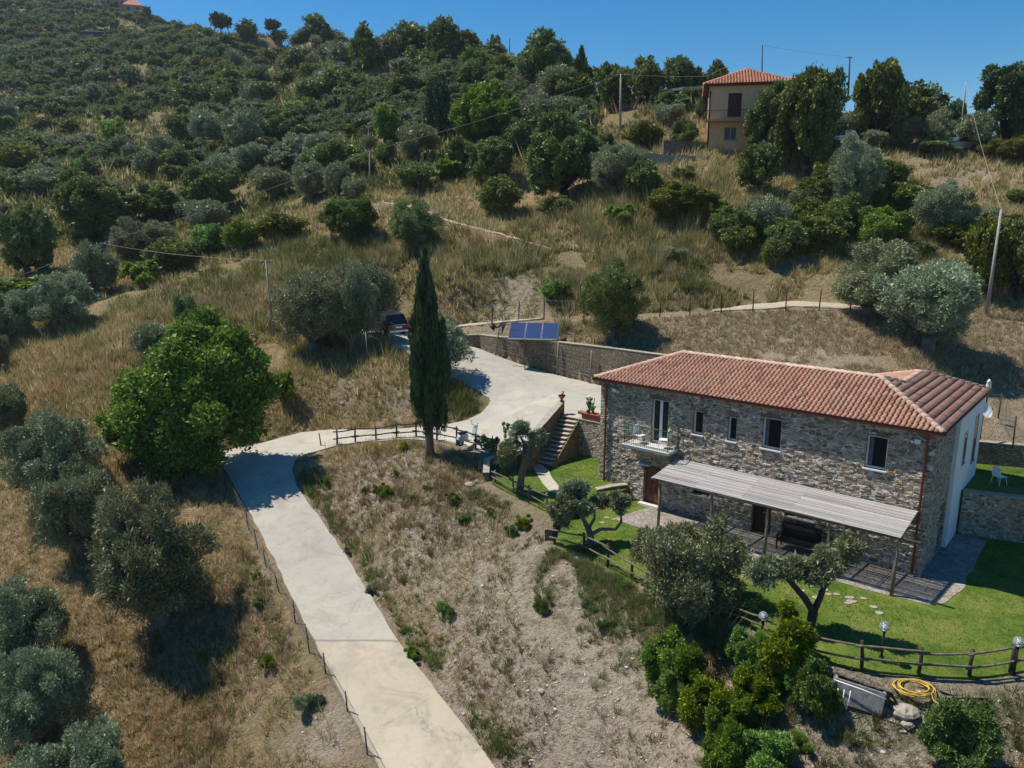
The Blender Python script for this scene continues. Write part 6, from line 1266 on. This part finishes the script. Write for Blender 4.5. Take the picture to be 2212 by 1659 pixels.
# ---- the slopes around: (kind, x0, x1, ytop, ybase, label[, material])
MID = [
 ('shrub', 693, 825, 418, 512, 'round dome shaped mastic shrub above the dry field'), ('olive', 830, 970, 428, 545, 'dark rounded olive tree right of the dome shaped shrub', 'oak'),
 ('shrub', 1030, 1132, 384, 466, 'dark green dome shrub beside the hill path'), ('shrub', 1398, 1545, 388, 476, 'wide low dark shrub below the red roofed house'), ('bush', 1303, 1375, 440, 480, 'low yellow green shrub left of the wide dark shrub'), ('bush', 1528, 1580, 436, 480, 'small bright shrub right of the wide dark shrub'),
 ('oak', 1128, 1312, 258, 440, 'broad leafy oak in the middle of the slope', 'oak'), ('olive', 1262, 1400, 305, 420, 'grey olive right of the broad leafy oak'), ('oak', 1340, 1432, 345, 430, 'dark tree tucked right of the grey olive', 'oak'), ('shrub', 1160, 1250, 420, 470, 'dark shrub in the shade under the broad leafy oak', 'oak'),
 ('oak', 1600, 1730, 190, 365, 'dense tall oak hiding the right side of the red roofed house', 'oak'), ('oak', 1665, 1822, 148, 395, 'tallest dark oak right of the red roofed house', 'oak'), ('oak', 1580, 1690, 310, 420, 'dark tree below the red roofed house', 'oak'), ('olive', 1760, 1870, 225, 310, 'pale olive between the tall oak and skyline oak'),
 ('olive', 1770, 1905, 288, 462, 'tall mixed green olive below the tall dark oak'), ('oak', 1740, 1850, 350, 450, 'green tree leaning left of the mixed green olive', 'oak'), ('olive', 1598, 1715, 408, 520, 'pale grey olive below the tall dark oak'), ('oak', 1700, 1800, 430, 520, 'twiggy green bush right of the pale grey olive', 'shrub'), ('olive', 1955, 2105, 388, 520, 'broad silvery olive on the right hand bank'), ('shrub', 1838, 1965, 440, 535, 'leafy green shrub left of the broad silvery olive', 'fig'), ('shrub', 1890, 2010, 395, 470, 'dark green shrub above the leafy green shrub'), ('oak', 2065, 2180, 470, 640, 'green tree left of the leaning pole', 'shrub'), ('oak', 2140, 2260, 440, 650, 'dark green tree cut by the right edge', 'oak'), ('shrub', 1640, 1700, 515, 575, 'small dark shrub on the bank above the track', 'oak'), ('shrub', 1880, 1960, 340, 410, 'olive green bush on the crest of the right bank'),
 ('oak', 1828, 1960, 110, 318, 'large skyline oak right of the dark wooden pole', 'oak'), ('oak', 1900, 2045, 185, 300, 'spreading tree right of the large skyline oak', 'oak'), ('olive', 1840, 1900, 195, 290, 'dark conifer like tree beneath the large skyline oak', 'oak'), ('olive', 1918, 1990, 240, 322, 'leftmost olive of the grove on the right terrace'), ('olive', 1975, 2060, 232, 330, 'second olive of the grove on the right terrace'), ('olive', 2045, 2155, 238, 335, 'third olive of the grove on the right terrace'), ('pine', 2088, 2260, 148, 335, 'large rounded pine at the right edge of the skyline'), ('olive', 2110, 2240, 290, 350, 'dark olive under the large rounded pine', 'oak'), ('oak', 2040, 2085, 215, 262, 'small bright tree left of the thin skyline pole', 'oak'),
 ('oak', 1282, 1372, 128, 235, 'leftmost oak of the skyline row left of the red roofed house', 'oak'), ('oak', 1350, 1440, 125, 225, 'second oak of the skyline row left of the red roofed house', 'oak'), ('oak', 1425, 1500, 122, 215, 'third oak of the skyline row left of the red roofed house', 'oak'), ('oak', 1475, 1535, 140, 205, 'bushy oak nearest the red roofed house', 'oak'), ('oak', 1520, 1580, 132, 200, 'small oak peeping left behind the red roof', 'oak'), ('bush', 1470, 1520, 185, 225, 'young bushy tree at the guard rail end', 'shrub'), ('shrub', 1500, 1528, 205, 255, 'dark round bush against the corner of the red roofed house', 'oak'),
 ('oak', 1112, 1235, 68, 195, 'spreading oak standing highest on the middle skyline', 'oak'), ('conifer', 1225, 1285, 110, 230, 'pointed conifer right of the spreading skyline oak', 'pine'), ('oak', 1175, 1285, 150, 245, 'leafy tree below the spreading skyline oak', 'oak'), ('oak', 1045, 1092, 78, 135, 'small skyline oak left of the tiny dark pole', 'oak'), ('oak', 918, 1000, 38, 118, 'tallest oak of the left skyline cluster', 'oak'), ('oak', 975, 1040, 60, 115, 'oak right of the tallest in the left skyline cluster', 'oak'), ('oak', 838, 912, 50, 112, 'round oak on the skyline with sky on both sides', 'oak'), ('conifer', 755, 825, 55, 145, 'dark conifer cluster on the left skyline', 'oak'), ('olive', 700, 780, 80, 150, 'grey olive left of the conifer cluster'), ('shrub', 870, 945, 105, 155, 'rounded shrub under the skyline oak cluster'), ('shrub', 990, 1060, 100, 160, 'olive green shrub under the right skyline oak'), ('shrub', 1060, 1110, 115, 170, 'green shrub below the tiny dark pole'),
 ('oak', 975, 1132, 180, 320, 'large light green tree in the middle of the hillside', 'fig'), ('oak', 912, 980, 172, 300, 'tall dark evergreen left of the large light green tree', 'cypress'), ('olive', 1128, 1262, 188, 285, 'grey olive right of the large light green tree'), ('oak', 1080, 1165, 255, 330, 'dark tree below the large light green tree', 'oak'), ('olive', 850, 955, 265, 345, 'grey bush left under the tall dark evergreen'), ('oak', 955, 1035, 290, 365, 'bright leafy tree below the large light green tree', 'shrub'), ('oak', 1000, 1130, 300, 400, 'dark spreading tree left of the broad leafy oak', 'oak'), ('shrub', 855, 950, 345, 415, 'very dark round shrub above the hill path', 'oak'), ('bush', 920, 1000, 345, 385, 'yellow green bush right of the very dark round shrub'), ('shrub', 770, 835, 180, 240, 'very dark rounded shrub on the upper slope', 'oak'), ('oak', 795, 870, 225, 310, 'light green tree on the upper slope', 'bright'), ('shrub', 805, 860, 300, 355, 'small green tree above the grey pole'),
 ('shrub', 690, 750, 150, 215, 'dark shrub left of the very dark rounded shrub'), ('shrub', 640, 720, 165, 225, 'dark spreading shrub on the upper left slope', 'oak'), ('shrub', 745, 790, 195, 260, 'dark grey shrub beneath the upper slope trees', 'oak'),
 ('olive', 585, 680, 290, 360, 'olive tree in the upper right of the olive grove'), ('olive', 650, 760, 285, 350, 'olive tree at the right end of the olive grove'), ('olive', 500, 600, 300, 370, 'olive tree in the centre of the olive grove'), ('olive', 620, 720, 345, 430, 'silver olive in the lower right of the olive grove'), ('olive', 690, 770, 345, 430, 'pale silver olive left of the grey pole'), ('olive', 735, 800, 375, 435, 'grey olive just left of the grey pole'), ('olive', 430, 530, 330, 400, 'olive tree in the lower left of the olive grove'), ('olive', 540, 640, 360, 430, 'olive tree in the lower middle of the olive grove'), ('oak', 395, 525, 350, 465, 'dark green oak in front of the olive grove', 'oak'), ('shrub', 345, 430, 320, 370, 'green shrub at the left end of the olive grove'), ('olive', 395, 500, 428, 505, 'grey olive below the dark green oak'), ('oak', 110, 290, 385, 520, 'wide dark oak left of the grey olives', 'oak'), ('oak', 0, 130, 440, 600, 'big dark green tree at the left edge', 'oak'), ('oak', 260, 400, 400, 480, 'dark oak behind the lone grey olive', 'oak'),
 ('olive', 245, 378, 470, 560, 'grey olive with clear trunk on the left slope'), ('olive', 148, 272, 520, 640, 'lone grey olive beside the dark green pole'), ('shrub', 318, 440, 508, 590, 'dark mastic shrub right of the lone grey olives', 'oak'), ('shrub', 400, 500, 478, 555, 'sunlit green shrub in the shrub belt', 'fig'), ('shrub', 480, 570, 475, 545, 'second sunlit shrub in the shrub belt', 'fig'), ('shrub', 555, 665, 455, 520, 'dark green shrub at the right end of the shrub belt'), ('bush', 265, 350, 560, 620, 'low green scrub under the left cable'), ('olive', 40, 215, 590, 710, 'dark olive mass on the left field edge'), ('olive', -60, 90, 620, 740, 'dark olive cut by the left edge on the field'), ('bush', -20, 130, 600, 655, 'bright low shrub behind the dark olive mass', 'fig'), ('shrub', 375, 430, 640, 705, 'scruffy dark bush in the dry field'), ('olive', -30, 30, 720, 800, 'grey olive tip at the left edge of the field'),
 ('shrub', 20, 130, 475, 520, 'green shrub above the big dark green tree'), ('olive', 30, 140, 365, 420, 'grey olive on the far left terrace'), ('shrub', 120, 195, 360, 410, 'green shrub beside the far left terrace'), ('olive', 215, 265, 385, 415, 'small olive on the far left terrace'), ('bush', 162, 205, 340, 385, 'round bright shrub on the far left grass', 'fig'), ('shrub', 205, 235, 315, 350, 'small dark round shrub on the grassy terrace', 'oak'), ('olive', 235, 290, 285, 335, 'small olive with visible stems on the grassy terrace'), ('bush', 218, 275, 262, 310, 'yellowish tree on the grassy terrace', 'bright'), ('oak', 355, 435, 250, 305, 'dark oak above the grassy terrace', 'oak'), ('olive', 165, 210, 280, 315, 'small grey bush on the grassy terrace'), ('olive', 435, 470, 245, 280, 'little grey bush right of the dark oak'), ('oak', 545, 590, 260, 305, 'small pointed green tree above the olive grove', 'shrub'), ('shrub', 600, 700, 210, 270, 'bright green shrub on the terrace above the grove', 'fig'), ('olive', 515, 570, 215, 262, 'purple grey bush on the slope'), ('umbrella', 456, 501, 36, 86, 'left umbrella pine silhouetted on the skyline'), ('umbrella', 574, 606, 48, 78, 'right umbrella pine silhouetted on the skyline'), ('oak', 432, 472, 102, 138, 'dark round tree alone on the upper hillside', 'oak'), ('oak', 308, 330, 14, 42, 'dark tree at the right end of the far crest', 'oak'), ('oak', 330, 370, 155, 200, 'dark umbrella shaped tree in the middle of the hill', 'oak'),
 ('bush', 1420, 1490, 205, 235, 'low green bush below the guard rail', 'shrub'), ('shrub', 1345, 1430, 258, 318, 'dark dense shrub left of the terrace wall', 'oak'), ('shrub', 1290, 1330, 285, 320, 'small dark shrub beside the concrete pole', 'oak'), ('shrub', 1230, 1290, 235, 290, 'grey scrub at the left end of the guard rail', 'olive'), ('bush', 985, 1010, 340, 360, 'bright green scrub near the very dark shrub'), ('olive', 1420, 1490, 530, 560, 'low grey sage bush on the grassy bank'), ('bush', 1165, 1215, 610, 650, 'green spiky bush on the bank above the solar panels', 'fig'), ('bush', 1205, 1240, 605, 648, 'second green spiky bush beside the dense olive', 'fig'), ('shrub', 1700, 1790, 380, 450, 'dark underwood below the tallest oak', 'oak'), ('bush', 2085, 2150, 560, 610, 'dry yellow bush right of the twin olives', 'shrub'), ('shrub', 1960, 2060, 300, 335, 'dark scrub under the olive grove terrace', 'oak'),
]
for e in MID:
    k, a, b_, c, d_, lab = e[:6]; w_ = b_ - a
    tree(k, a, b_, c, d_, lab, lod='near' if w_ > 125 and k in ('oak', 'olive', 'shrub') and d_ > 330 else None, mat=e[6] if len(e) > 6 else None)
# dry straw bush among the bright bushes
M['straw'] = leaf_mat('straw_stems', (.22, .17, .08), (.50, .40, .22), .25, .8)
for x_, y_, s_, l_ in ((1510, 1470, 1.9, 'tall tan dry grass clump between the bright green bushes'), (1545, 1530, 1.5, 'lower tan dry grass clump below the tall one'), (1590, 1640, 1.1, 'reddish dry stems near the bottom edge')):
    h = hit(x_, y_); cm, tm = variant('weed', 'mid', 1, 'straw'); t = empty('dry_grass_clump', h, x_, l_, 'grass clump', None, (s_ * .8, s_ * .8, s_)); link('stems', tm, t); link('foliage', cm, t)
# undergrowth shrubs filling the thickets
rs = random.Random(31); UG = [(1560, 2212, 395, 560, 34, 'on the right hand bank'), (980, 1600, 250, 400, 22, 'left of the red roofed house'), (0, 420, 400, 560, 20, 'in the thicket at the left edge'), (700, 1250, 130, 330, 30, 'on the upper middle slope'), (1750, 2212, 230, 330, 14, 'on the right terrace')]
for x0_, x1_, y0_, y1_, n_, where in UG:
    for i in range(n_):
        ux, uy = rs.uniform(x0_, x1_), rs.uniform(y0_, y1_)
        if 1480 < ux < 1640 and uy < 420: continue
        h = hit(ux, uy); wd = rs.uniform(1.8, 4.2); k, m_, ln_ = rs.choice([('shrub', 'oak', 'dense dark shrub'), ('bush', 'shrub', 'loose olive green bush'), ('oak', 'oak', 'young leafy oak'), ('bush', 'oak', 'loose dark green bush'), ('olive', None, 'small grey olive bush')]); ln_ = ('large ' if wd > 3.3 else 'low ' if wd < 2.4 else '') + ln_
        cm, tm = variant(k, 'mid', rs.randrange(3), m_); t = empty('undergrowth_shrub', h, rs.uniform(0, 6), ln_ + ' in the undergrowth ' + where, 'shrub', ln_ + ' kind in the undergrowth ' + where, (wd, wd, wd * rs.uniform(.5, .85))); link('stems', tm, t); link('foliage', cm, t)
# ---- scattered trees and shrubs on the far hillside
rs = random.Random(77); placed = []
def clear(px, py, x0, x1, y0, y1): return x0 < px < x1 and y0 < py < y1
FARK = [('olive', None, 'grey green olive'), ('shrub', None, 'dark round shrub'), ('oak', 'oak', 'dark leafy oak'), ('shrub', 'oak', 'low dark bush')]
cnt = 0; tries = 0; FARN = 165
def far_ok(px, py):
    dens = 1.0
    if clear(px, py, 150, 480, 250, 330): dens = .15
    if clear(px, py, 0, 250, 330, 470): dens = .35
    if clear(px, py, 240, 330, 30, 75): dens = .3
    if clear(px, py, 480, 1000, 60, 130): dens = .9
    return rs.random() < dens
def zone_name(px, py):
    v = 'top' if py < 110 else 'upper' if py < 210 else 'middle'; h = 'far left' if px < 250 else 'left' if px < 550 else 'central'
    return v, h
while cnt < FARN and tries < 4000:
    tries += 1; px = rs.uniform(0, 1250); py = rs.uniform(55, 390)
    if px > 800 and py > 250: continue
    h = hit(px, py)
    if h[1] > 590 or h[1] < 88 or not far_ok(px, py): continue
    wd = rs.choice([3.2, 4, 5, 6, 7.5]); pxw = wd / h[1] * FPX
    if any(abs(px - q[0]) < (pxw + q[2]) * .32 and abs(py - q[1]) < (pxw + q[2]) * .22 for q in placed): continue
    
    if (440 < px < 520 and py < 92) or (560 < px < 622 and py < 88): continue
    placed.append((px, py, pxw)); k, m_, ln_ = rs.choice(FARK); v, hz = zone_name(px, py); cnt += 1
    lab = f'{ln_} on the {v} part of the {hz} hillside among similar ones'
    hh = wd * (rs.uniform(.5, .7) if k == 'shrub' else rs.uniform(.75, 1.0))
    cm, tm = variant(k, 'mid' if h[1] < 150 else 'far', rs.randrange(3), m_)
    t = empty(KNAME[k], h, rs.uniform(0, 6.28), lab, KCAT[k], (ln_ + ('es' if ln_.endswith('bush') else 's') + f' on the {v} {hz} hillside'), (wd, wd, hh)); link('trunk', tm, t); link('crown', cm, t)
# ---- dense far wood: one mass
def far_wood():
    r_ = np.random.RandomState(5); Vs, Fs, Ts = [], [], []; nb_ = 0
    base = []
    for s in range(5):
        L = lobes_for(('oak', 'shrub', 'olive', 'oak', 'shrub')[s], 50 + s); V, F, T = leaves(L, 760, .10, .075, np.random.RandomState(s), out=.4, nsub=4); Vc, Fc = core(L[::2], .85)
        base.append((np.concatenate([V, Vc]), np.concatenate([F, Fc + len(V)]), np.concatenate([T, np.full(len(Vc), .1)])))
    k = 0; pts = []
    while k < 6200:
        px = r_.uniform(-120, 1270); py = r_.uniform(-80, 400) if px < 700 else r_.uniform(60, 300)
        if r_.rand() < .22: px = r_.uniform(-60, 720); py = r_.uniform(-20, 135)
        if (440 < px < 520 and py < 92) or (560 < px < 622 and py < 88): continue
        h = hit(px, py)
        if h[1] < 92 or h[1] > 590: continue
        k += 1
        dn = .38 + 1.25 * float(fbm(np.array([h[0] / 28.]), np.array([h[1] / 28.]), 3)[0]) + (.55 if px < 330 and py < 260 else .3 if px < 500 and py < 200 else 0.05)
        if clear(px, py, 235, 335, 28, 78) or clear(px, py, 150, 470, 262, 330): dn -= .6
        dn += .25 if py < 130 else 0
        if dn < r_.rand() * .9 + .12: continue
        pts.append(h)
    for h in pts:
        bi = r_.randint(5); V, F, T = base[bi]; wd = 1.5 + 4.6 * r_.rand() ** 1.6 * (1 if h[1] > 140 else .7); hh = wd * r_.uniform(.4, .8); a = r_.uniform(0, 6.28); ca, sa = math.cos(a), math.sin(a)
        W = np.stack([(V[:, 0] * ca - V[:, 1] * sa) * wd + h[0], (V[:, 0] * sa + V[:, 1] * ca) * wd + h[1], V[:, 2] * hh + h[2] - .1], 1)
        g = r_.rand(); cl = {0: ((.05, .078, .030), (.19, .235, .085)), 1: ((.085, .105, .065), (.26, .29, .19)), 2: ((.065, .10, .02), (.26, .31, .08))}[0 if g < .55 else 1 if g < .85 else 2]
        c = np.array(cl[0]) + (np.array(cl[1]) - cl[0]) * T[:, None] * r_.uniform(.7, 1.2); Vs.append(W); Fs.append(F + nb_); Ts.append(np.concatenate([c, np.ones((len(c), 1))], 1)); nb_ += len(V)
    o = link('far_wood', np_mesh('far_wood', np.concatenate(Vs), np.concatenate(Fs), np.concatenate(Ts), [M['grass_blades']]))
    return tag(o, 'dense mass of small scrub and trees covering the far hillside at upper left', 'woodland', kind='stuff')
far_wood()
# ---- small green weeds along the driveway and slope
WEEDS = [(0, 0, 705, 1048), (0, 0, 752, 1195), (0, 0, 892, 1418), (0, 0, 855, 1030), (0, 0, 790, 1062), (0, 0, 835, 1075), (0, 0, 892, 1078), (0, 0, 925, 1060), (0, 0, 980, 1085), (0, 0, 1000, 1130), (0, 0, 870, 975), (0, 0, 1105, 1160), (0, 0, 820, 1068), (0, 0, 965, 1330), (0, 0, 670, 1530), (0, 0, 560, 1310), (0, 0, 1262, 1310), (0, 0, 1310, 1360), (0, 0, 1130, 1140), (0, 0, 555, 1250), (0, 0, 585, 1440), (0, 0, 440, 1430), (0, 0, 1340, 1270), (0, 0, 800, 1280), (0, 0, 1170, 1320), (0, 0, 1830, 1600), (0, 0, 1730, 1610), (0, 0, 1060, 1110)]
rs = random.Random(12); wds = ['by the driveway edge', 'on the bare slope', 'on the left bank']
for i, (_, _, px, py) in enumerate(WEEDS):
    h = hit(px, py); s = rs.uniform(.5, 1.15); k = rs.randrange(3); ed = 0 if (px < 900 and py > 1100 and px > 690) else 2 if px < 690 and py > 1200 else 1
    cm, tm = variant('weed', 'mid', k, rs.choice(['bright', 'shrub', 'olive', 'shrub', 'fig']))
    t = empty('weed_clump', h, i, f'small green weed clump {wds[ed]}', 'weed', f'green weed clumps {wds[ed]}', (s, s, s * rs.uniform(.7, 1.1))); link('stems', tm, t); link('foliage', cm, t)
# ================================================================== ground cover: grass tufts and stones
def tufts(name, regions, label, cat, seed):
    r_ = np.random.RandomState(seed); PX, PY, SZ, CO, NB, WD = [], [], [], [], [], []
    for rg in regions:
        if rg == 'edge':                     # greener growth where the driveway slab sheds its water
            e = np.array([onz(*p) for p in R_ED[1:]]); t = r_.rand(420) * (len(e) - 1.001); i0 = t.astype(int); f = (t - i0)[:, None]; q = e[i0] * (1 - f) + e[i0 + 1] * f
            x = q[:, 0] + .45 + r_.exponential(.35, 420); y = q[:, 1] + r_.uniform(-.3, .3, 420); m = (fbm(x / 2.5, y / 2.5, 2) > -.1) & (ndv(x, y) > .3); x, y = x[m], y[m]; k = len(x)
            PX.append(x); PY.append(y); SZ.append(.30 * np.exp(r_.normal(0, .4, k))); CO.append(np.array([(.10, .17, .03), (.15, .22, .05), (.20, .20, .08)])[r_.randint(3, size=k)]); NB.append(np.full(k, 30)); WD.append(np.full(k, .03)); continue
        if rg == 'fence':                    # lusher weeds just outside the watered lawn
            e = np.array([onz(*p) for p in LL[:8]]); t = r_.rand(1500) * (len(e) - 1.001); i0 = t.astype(int); f = (t - i0)[:, None]; q = e[i0] * (1 - f) + e[i0 + 1] * f
            dd_ = .4 + r_.exponential(.8, 1500); x = q[:, 0] - dd_ * .45; y = q[:, 1] - dd_ * .85; m = (ndv(x, y) > .3) & (fbm(x / 2, y / 2, 2) > -.25); x, y = x[m], y[m]; k = len(x)
            PX.append(x); PY.append(y); SZ.append(.34 * np.exp(r_.normal(0, .35, k))); CO.append(np.array([(.13, .19, .05), (.19, .23, .08), (.26, .25, .10), (.36, .29, .16)])[r_.randint(4, size=k)]); NB.append(np.full(k, 30)); WD.append(np.full(k, .026)); continue
        x0, x1, y0, y1, n_, size, wdt, blades, cols, thr = rg
        x = r_.uniform(x0, x1, n_); y = r_.uniform(y0, y1, n_); m = (np.abs(x) < y * .9 + 12) & (ndv(x, y) > .55)
        nz = fbm(x / 4.5, y / 4.5, 3) + .45 * fbm(x / 1.2, y / 1.2, 2); m &= nz > thr; z_ = znv(x, y); m &= r_.rand(n_) > z_[:, 0] * .6
        x, y, z_, nz = x[m], y[m], z_[m], nz[m]; k = len(x); c = np.array(cols)[r_.randint(len(cols), size=k)]
        g = np.array([(.11, .14, .035), (.15, .165, .05)])[r_.randint(2, size=k)]; c = np.where((z_[:, 1] > r_.rand(k) * .9)[:, None], g, c)
        o_ = np.array([(.48, .31, .16), (.58, .43, .25), (.30, .28, .10)])[r_.randint(3, size=k)]; c = np.where((z_[:, 2] > r_.rand(k) * 1.1 + .1)[:, None], o_, c); c = c * r_.uniform(.7, 1.3, (k, 1))
        PX.append(x); PY.append(y); SZ.append(size * np.exp(r_.normal(0, .35, k))); CO.append(c); NB.append(np.full(k, blades)); WD.append(np.full(k, wdt))
    x, y, s, c, nb_, wd = map(np.concatenate, (PX, PY, SZ, CO, NB, WD)); i = np.repeat(np.arange(len(x)), nb_); n_ = len(i)
    z = tzv(x, y)[i] - .03; a = r_.uniform(0, 6.283, n_); rad = r_.rand(n_) * s[i] * .28; px = x[i] + rad * np.cos(a); py = y[i] + rad * np.sin(a)
    h = s[i] * r_.uniform(.5, 1.0, n_); ln = r_.uniform(.1, .75, n_) * h; tx = px + ln * np.cos(a); ty = py + ln * np.sin(a); b = a + r_.uniform(0, 3.14, n_); hw_ = wd[i] * .5
    V = np.stack([np.stack([px - hw_ * np.cos(b), py - hw_ * np.sin(b), z], 1), np.stack([px + hw_ * np.cos(b), py + hw_ * np.sin(b), z], 1), np.stack([tx, ty, z + h], 1)], 1).reshape(-1, 3)
    cc = c[i] * r_.uniform(.8, 1.2, (n_, 1)); cc = np.repeat(cc, 3, 0); cc = np.concatenate([cc, np.ones((len(cc), 1))], 1)
    o = link(name, np_mesh(name, V, np.arange(3 * n_).reshape(-1, 3), cc, [M['grass_blades']])); return tag(o, label, cat, kind='stuff')
STRAW = [(.60, .47, .27), (.50, .38, .20), (.64, .52, .32), (.42, .31, .17), (.31, .30, .11)]
BROWN = [(.34, .26, .17), (.42, .34, .23), (.22, .17, .11), (.18, .18, .08), (.50, .42, .29)]
GRNY = [(.28, .28, .09), (.44, .37, .16), (.60, .47, .26), (.20, .22, .065), (.64, .52, .31), (.52, .38, .20)]
tufts('dry_grass', [(-24, 20, 16, 44, 110000, .18, .024, 8, BROWN, -.15), (-4, 20, 17, 44, 9000, .38, .03, 12, [(.12, .10, .05), (.16, .12, .07), (.12, .14, .05)], .12), (-48, 0, 14, 52, 84000, .32, .032, 9, STRAW, -.55), (-60, 3, 44, 70, 62000, .50, .05, 8, GRNY, -.30), (3, 52, 44, 57, 34000, .32, .035, 8, [(.44, .34, .21), (.34, .25, .15), (.26, .25, .11), (.54, .43, .28)], -.3), (3, 52, 57, 70, 34000, .45, .05, 8, GRNY, -.4), (-85, 75, 66, 100, 66000, .6, .10, 6, GRNY, -.38), (-180, 90, 96, 190, 46000, 1.0, .28, 5, GRNY, -.3), (-380, 20, 185, 470, 60000, 1.3, .6, 4, [(.13, .15, .06), (.17, .18, .08), (.24, .22, .12), (.30, .25, .15)], -.6), (14, 34, 14, 26, 6000, .25, .028, 9, BROWN, .0)],
      'dry straw coloured grass and brown weeds covering the slopes', 'grass', 3)
# esparto clumps, larger, on the bank above the track
tufts('tall_grass', [(-30, 38, 56, 78, 3200, 1.15, .06, 46, [(.26, .25, .10), (.34, .30, .14), (.20, .20, .07), (.42, .34, .19)], -.05), (-34, -4, 46, 64, 900, .8, .05, 36, [(.20, .21, .07), (.30, .26, .11)], .0), (-14, 24, 16, 44, 7000, .32, .022, 44, [(.15, .16, .06), (.20, .15, .09), (.27, .21, .13), (.14, .11, .06), (.33, .26, .17)], -.02), (-26, -3, 22, 44, 900, .5, .03, 44, [(.15, .17, .05), (.30, .20, .10), (.22, .15, .07)], -.1), (-3, 16, 20, 38, 500, .42, .03, 44, [(.14, .20, .05), (.18, .23, .07)], .1), 'fence', 'edge'],
      'tall clumps of yellow green grass on the banks above the track', 'grass', 9)
def lawn_blades():
    r_ = np.random.RandomState(8); P = []
    for o in (lower_lawn, upper_lawn, side_lawn):
        V = np.array([v.co[:] for v in o.data.vertices])
        for f in o.data.polygons:
            if f.normal.z < .5: continue
            a, b, c = V[list(f.vertices)[:3]]; m = int(f.area * 150) + 1; u, v = r_.rand(2, m); s = u + v > 1; u[s], v[s] = 1 - u[s], 1 - v[s]
            P.append(a + (b - a) * u[:, None] + (c - a) * v[:, None])
        bd = V[[i for i in range(len(V)) if True]]; k = 7
        idx = [e.vertices[:] for e in o.data.edges if abs(V[e.vertices[0]][2] - V[e.vertices[1]][2]) < .2 and min(V[e.vertices[0]][2], V[e.vertices[1]][2]) < -.2 + V[:, 2].min() + .35]
        for i, j in idx: t = r_.rand(k)[:, None]; q = V[i] * (1 - t) + V[j] * t + [0, 0, .22]; P.append(q + r_.normal(0, .12, q.shape) * [1, 1, 0])
    P = np.concatenate(P); lx = (P[:, :2] - OH) @ E1; ly = (P[:, :2] - OH) @ E2; P = P[~((lx > 2.0) & (lx < 17.2) & (ly > -2.75) & (ly < 6.1))]; n_ = len(P); n = fbm(P[:, 0] / 2.2, P[:, 1] / 2.2, 3) + r_.normal(0, .12, n_)
    c = np.where((n > .18)[:, None], [(.24, .24, .075)], np.where((n < -.2)[:, None], [(.075, .13, .018)], [(.13, .19, .03)])) * r_.uniform(.7, 1.35, (n_, 1)); a = r_.uniform(0, 6.283, n_); h = r_.uniform(.03, .075, n_); w_ = .014
    V = np.stack([P + np.stack([-w_ * np.cos(a), -w_ * np.sin(a), 0 * a], 1), P + np.stack([w_ * np.cos(a), w_ * np.sin(a), 0 * a], 1), P + np.stack([h * .6 * np.sin(a), h * .6 * np.cos(a), h], 1)], 1).reshape(-1, 3)
    cc = np.concatenate([np.repeat(c, 3, 0), np.ones((3 * n_, 1))], 1); tag(link('lawn_blades', np_mesh('lawn_blades', V, np.arange(3 * n_).reshape(-1, 3), cc, [M['grass_blades']])), 'short mown grass blades of the lawns around the villa', 'grass', kind='stuff')
lawn_blades()
def stones():
    r_ = np.random.RandomState(4); x = r_.uniform(-12, 26, 38000); y = r_.uniform(16, 62, 38000); z_ = znv(x, y); m = (ndv(x, y) > .35) & (z_[:, 0] > r_.rand(len(x)) * .9) & (fbm(x / 3, y / 3, 3) > -.35)
    x, y = x[m][:14000], y[m][:14000]; k = len(x); s = np.clip(np.exp(r_.normal(-3.75, .55, k)), .008, .085); z = tzv(x, y)
    ico = np.array([(0, 0, 1), (.89, 0, .45), (.28, .85, .45), (-.72, .53, .45), (-.72, -.53, .45), (.28, -.85, .45), (.6, .5, -.3), (-.3, .8, -.3), (-.8, 0, -.3), (-.3, -.8, -.3), (.6, -.5, -.3)])
    tri = np.array([(0, 1, 2), (0, 2, 3), (0, 3, 4), (0, 4, 5), (0, 5, 1), (1, 6, 2), (2, 7, 3), (3, 8, 4), (4, 9, 5), (5, 10, 1), (2, 6, 7), (3, 7, 8), (4, 8, 9), (5, 9, 10), (1, 10, 6)])
    V = ico[None] * (s[:, None] * r_.uniform(.5, 1.5, (k, 3)) * [1, 1, .6])[:, None] * r_.uniform(.8, 1.2, (k, 11, 1)); V += np.stack([x, y, z + s * .0], 1)[:, None]
    T = np.repeat(r_.rand(k), 11); F = (tri[None] + 11 * np.arange(k)[:, None, None]).reshape(-1, 3)
    o = link('loose_stones', np_mesh('loose_stones', V.reshape(-1, 3), F, T, [M['stones']])); tag(o, 'pale loose stones strewn over the bare slopes', 'stones', kind='stuff')
stones()

# ================================================================== air
q = MB(); q.box(-440, 330, -6, 660, -60, 300); hz_ = q.build('haze', None or bpy.data.materials.new('haze_air'))
hm = hz_.data.materials[0]; hm.use_nodes = True; hm.node_tree.nodes.clear(); ho_ = hm.node_tree.nodes.new('ShaderNodeOutputMaterial'); pv = hm.node_tree.nodes.new('ShaderNodeVolumePrincipled')
pv.inputs['Density'].default_value = .00014; pv.inputs['Color'].default_value = (.68, .80, .95, 1); pv.inputs['Anisotropy'].default_value = .2
hm.node_tree.links.new(pv.outputs[0], ho_.inputs['Volume']); tag(hz_, 'thin bluish summer air over the far hillside', 'haze', kind='stuff')
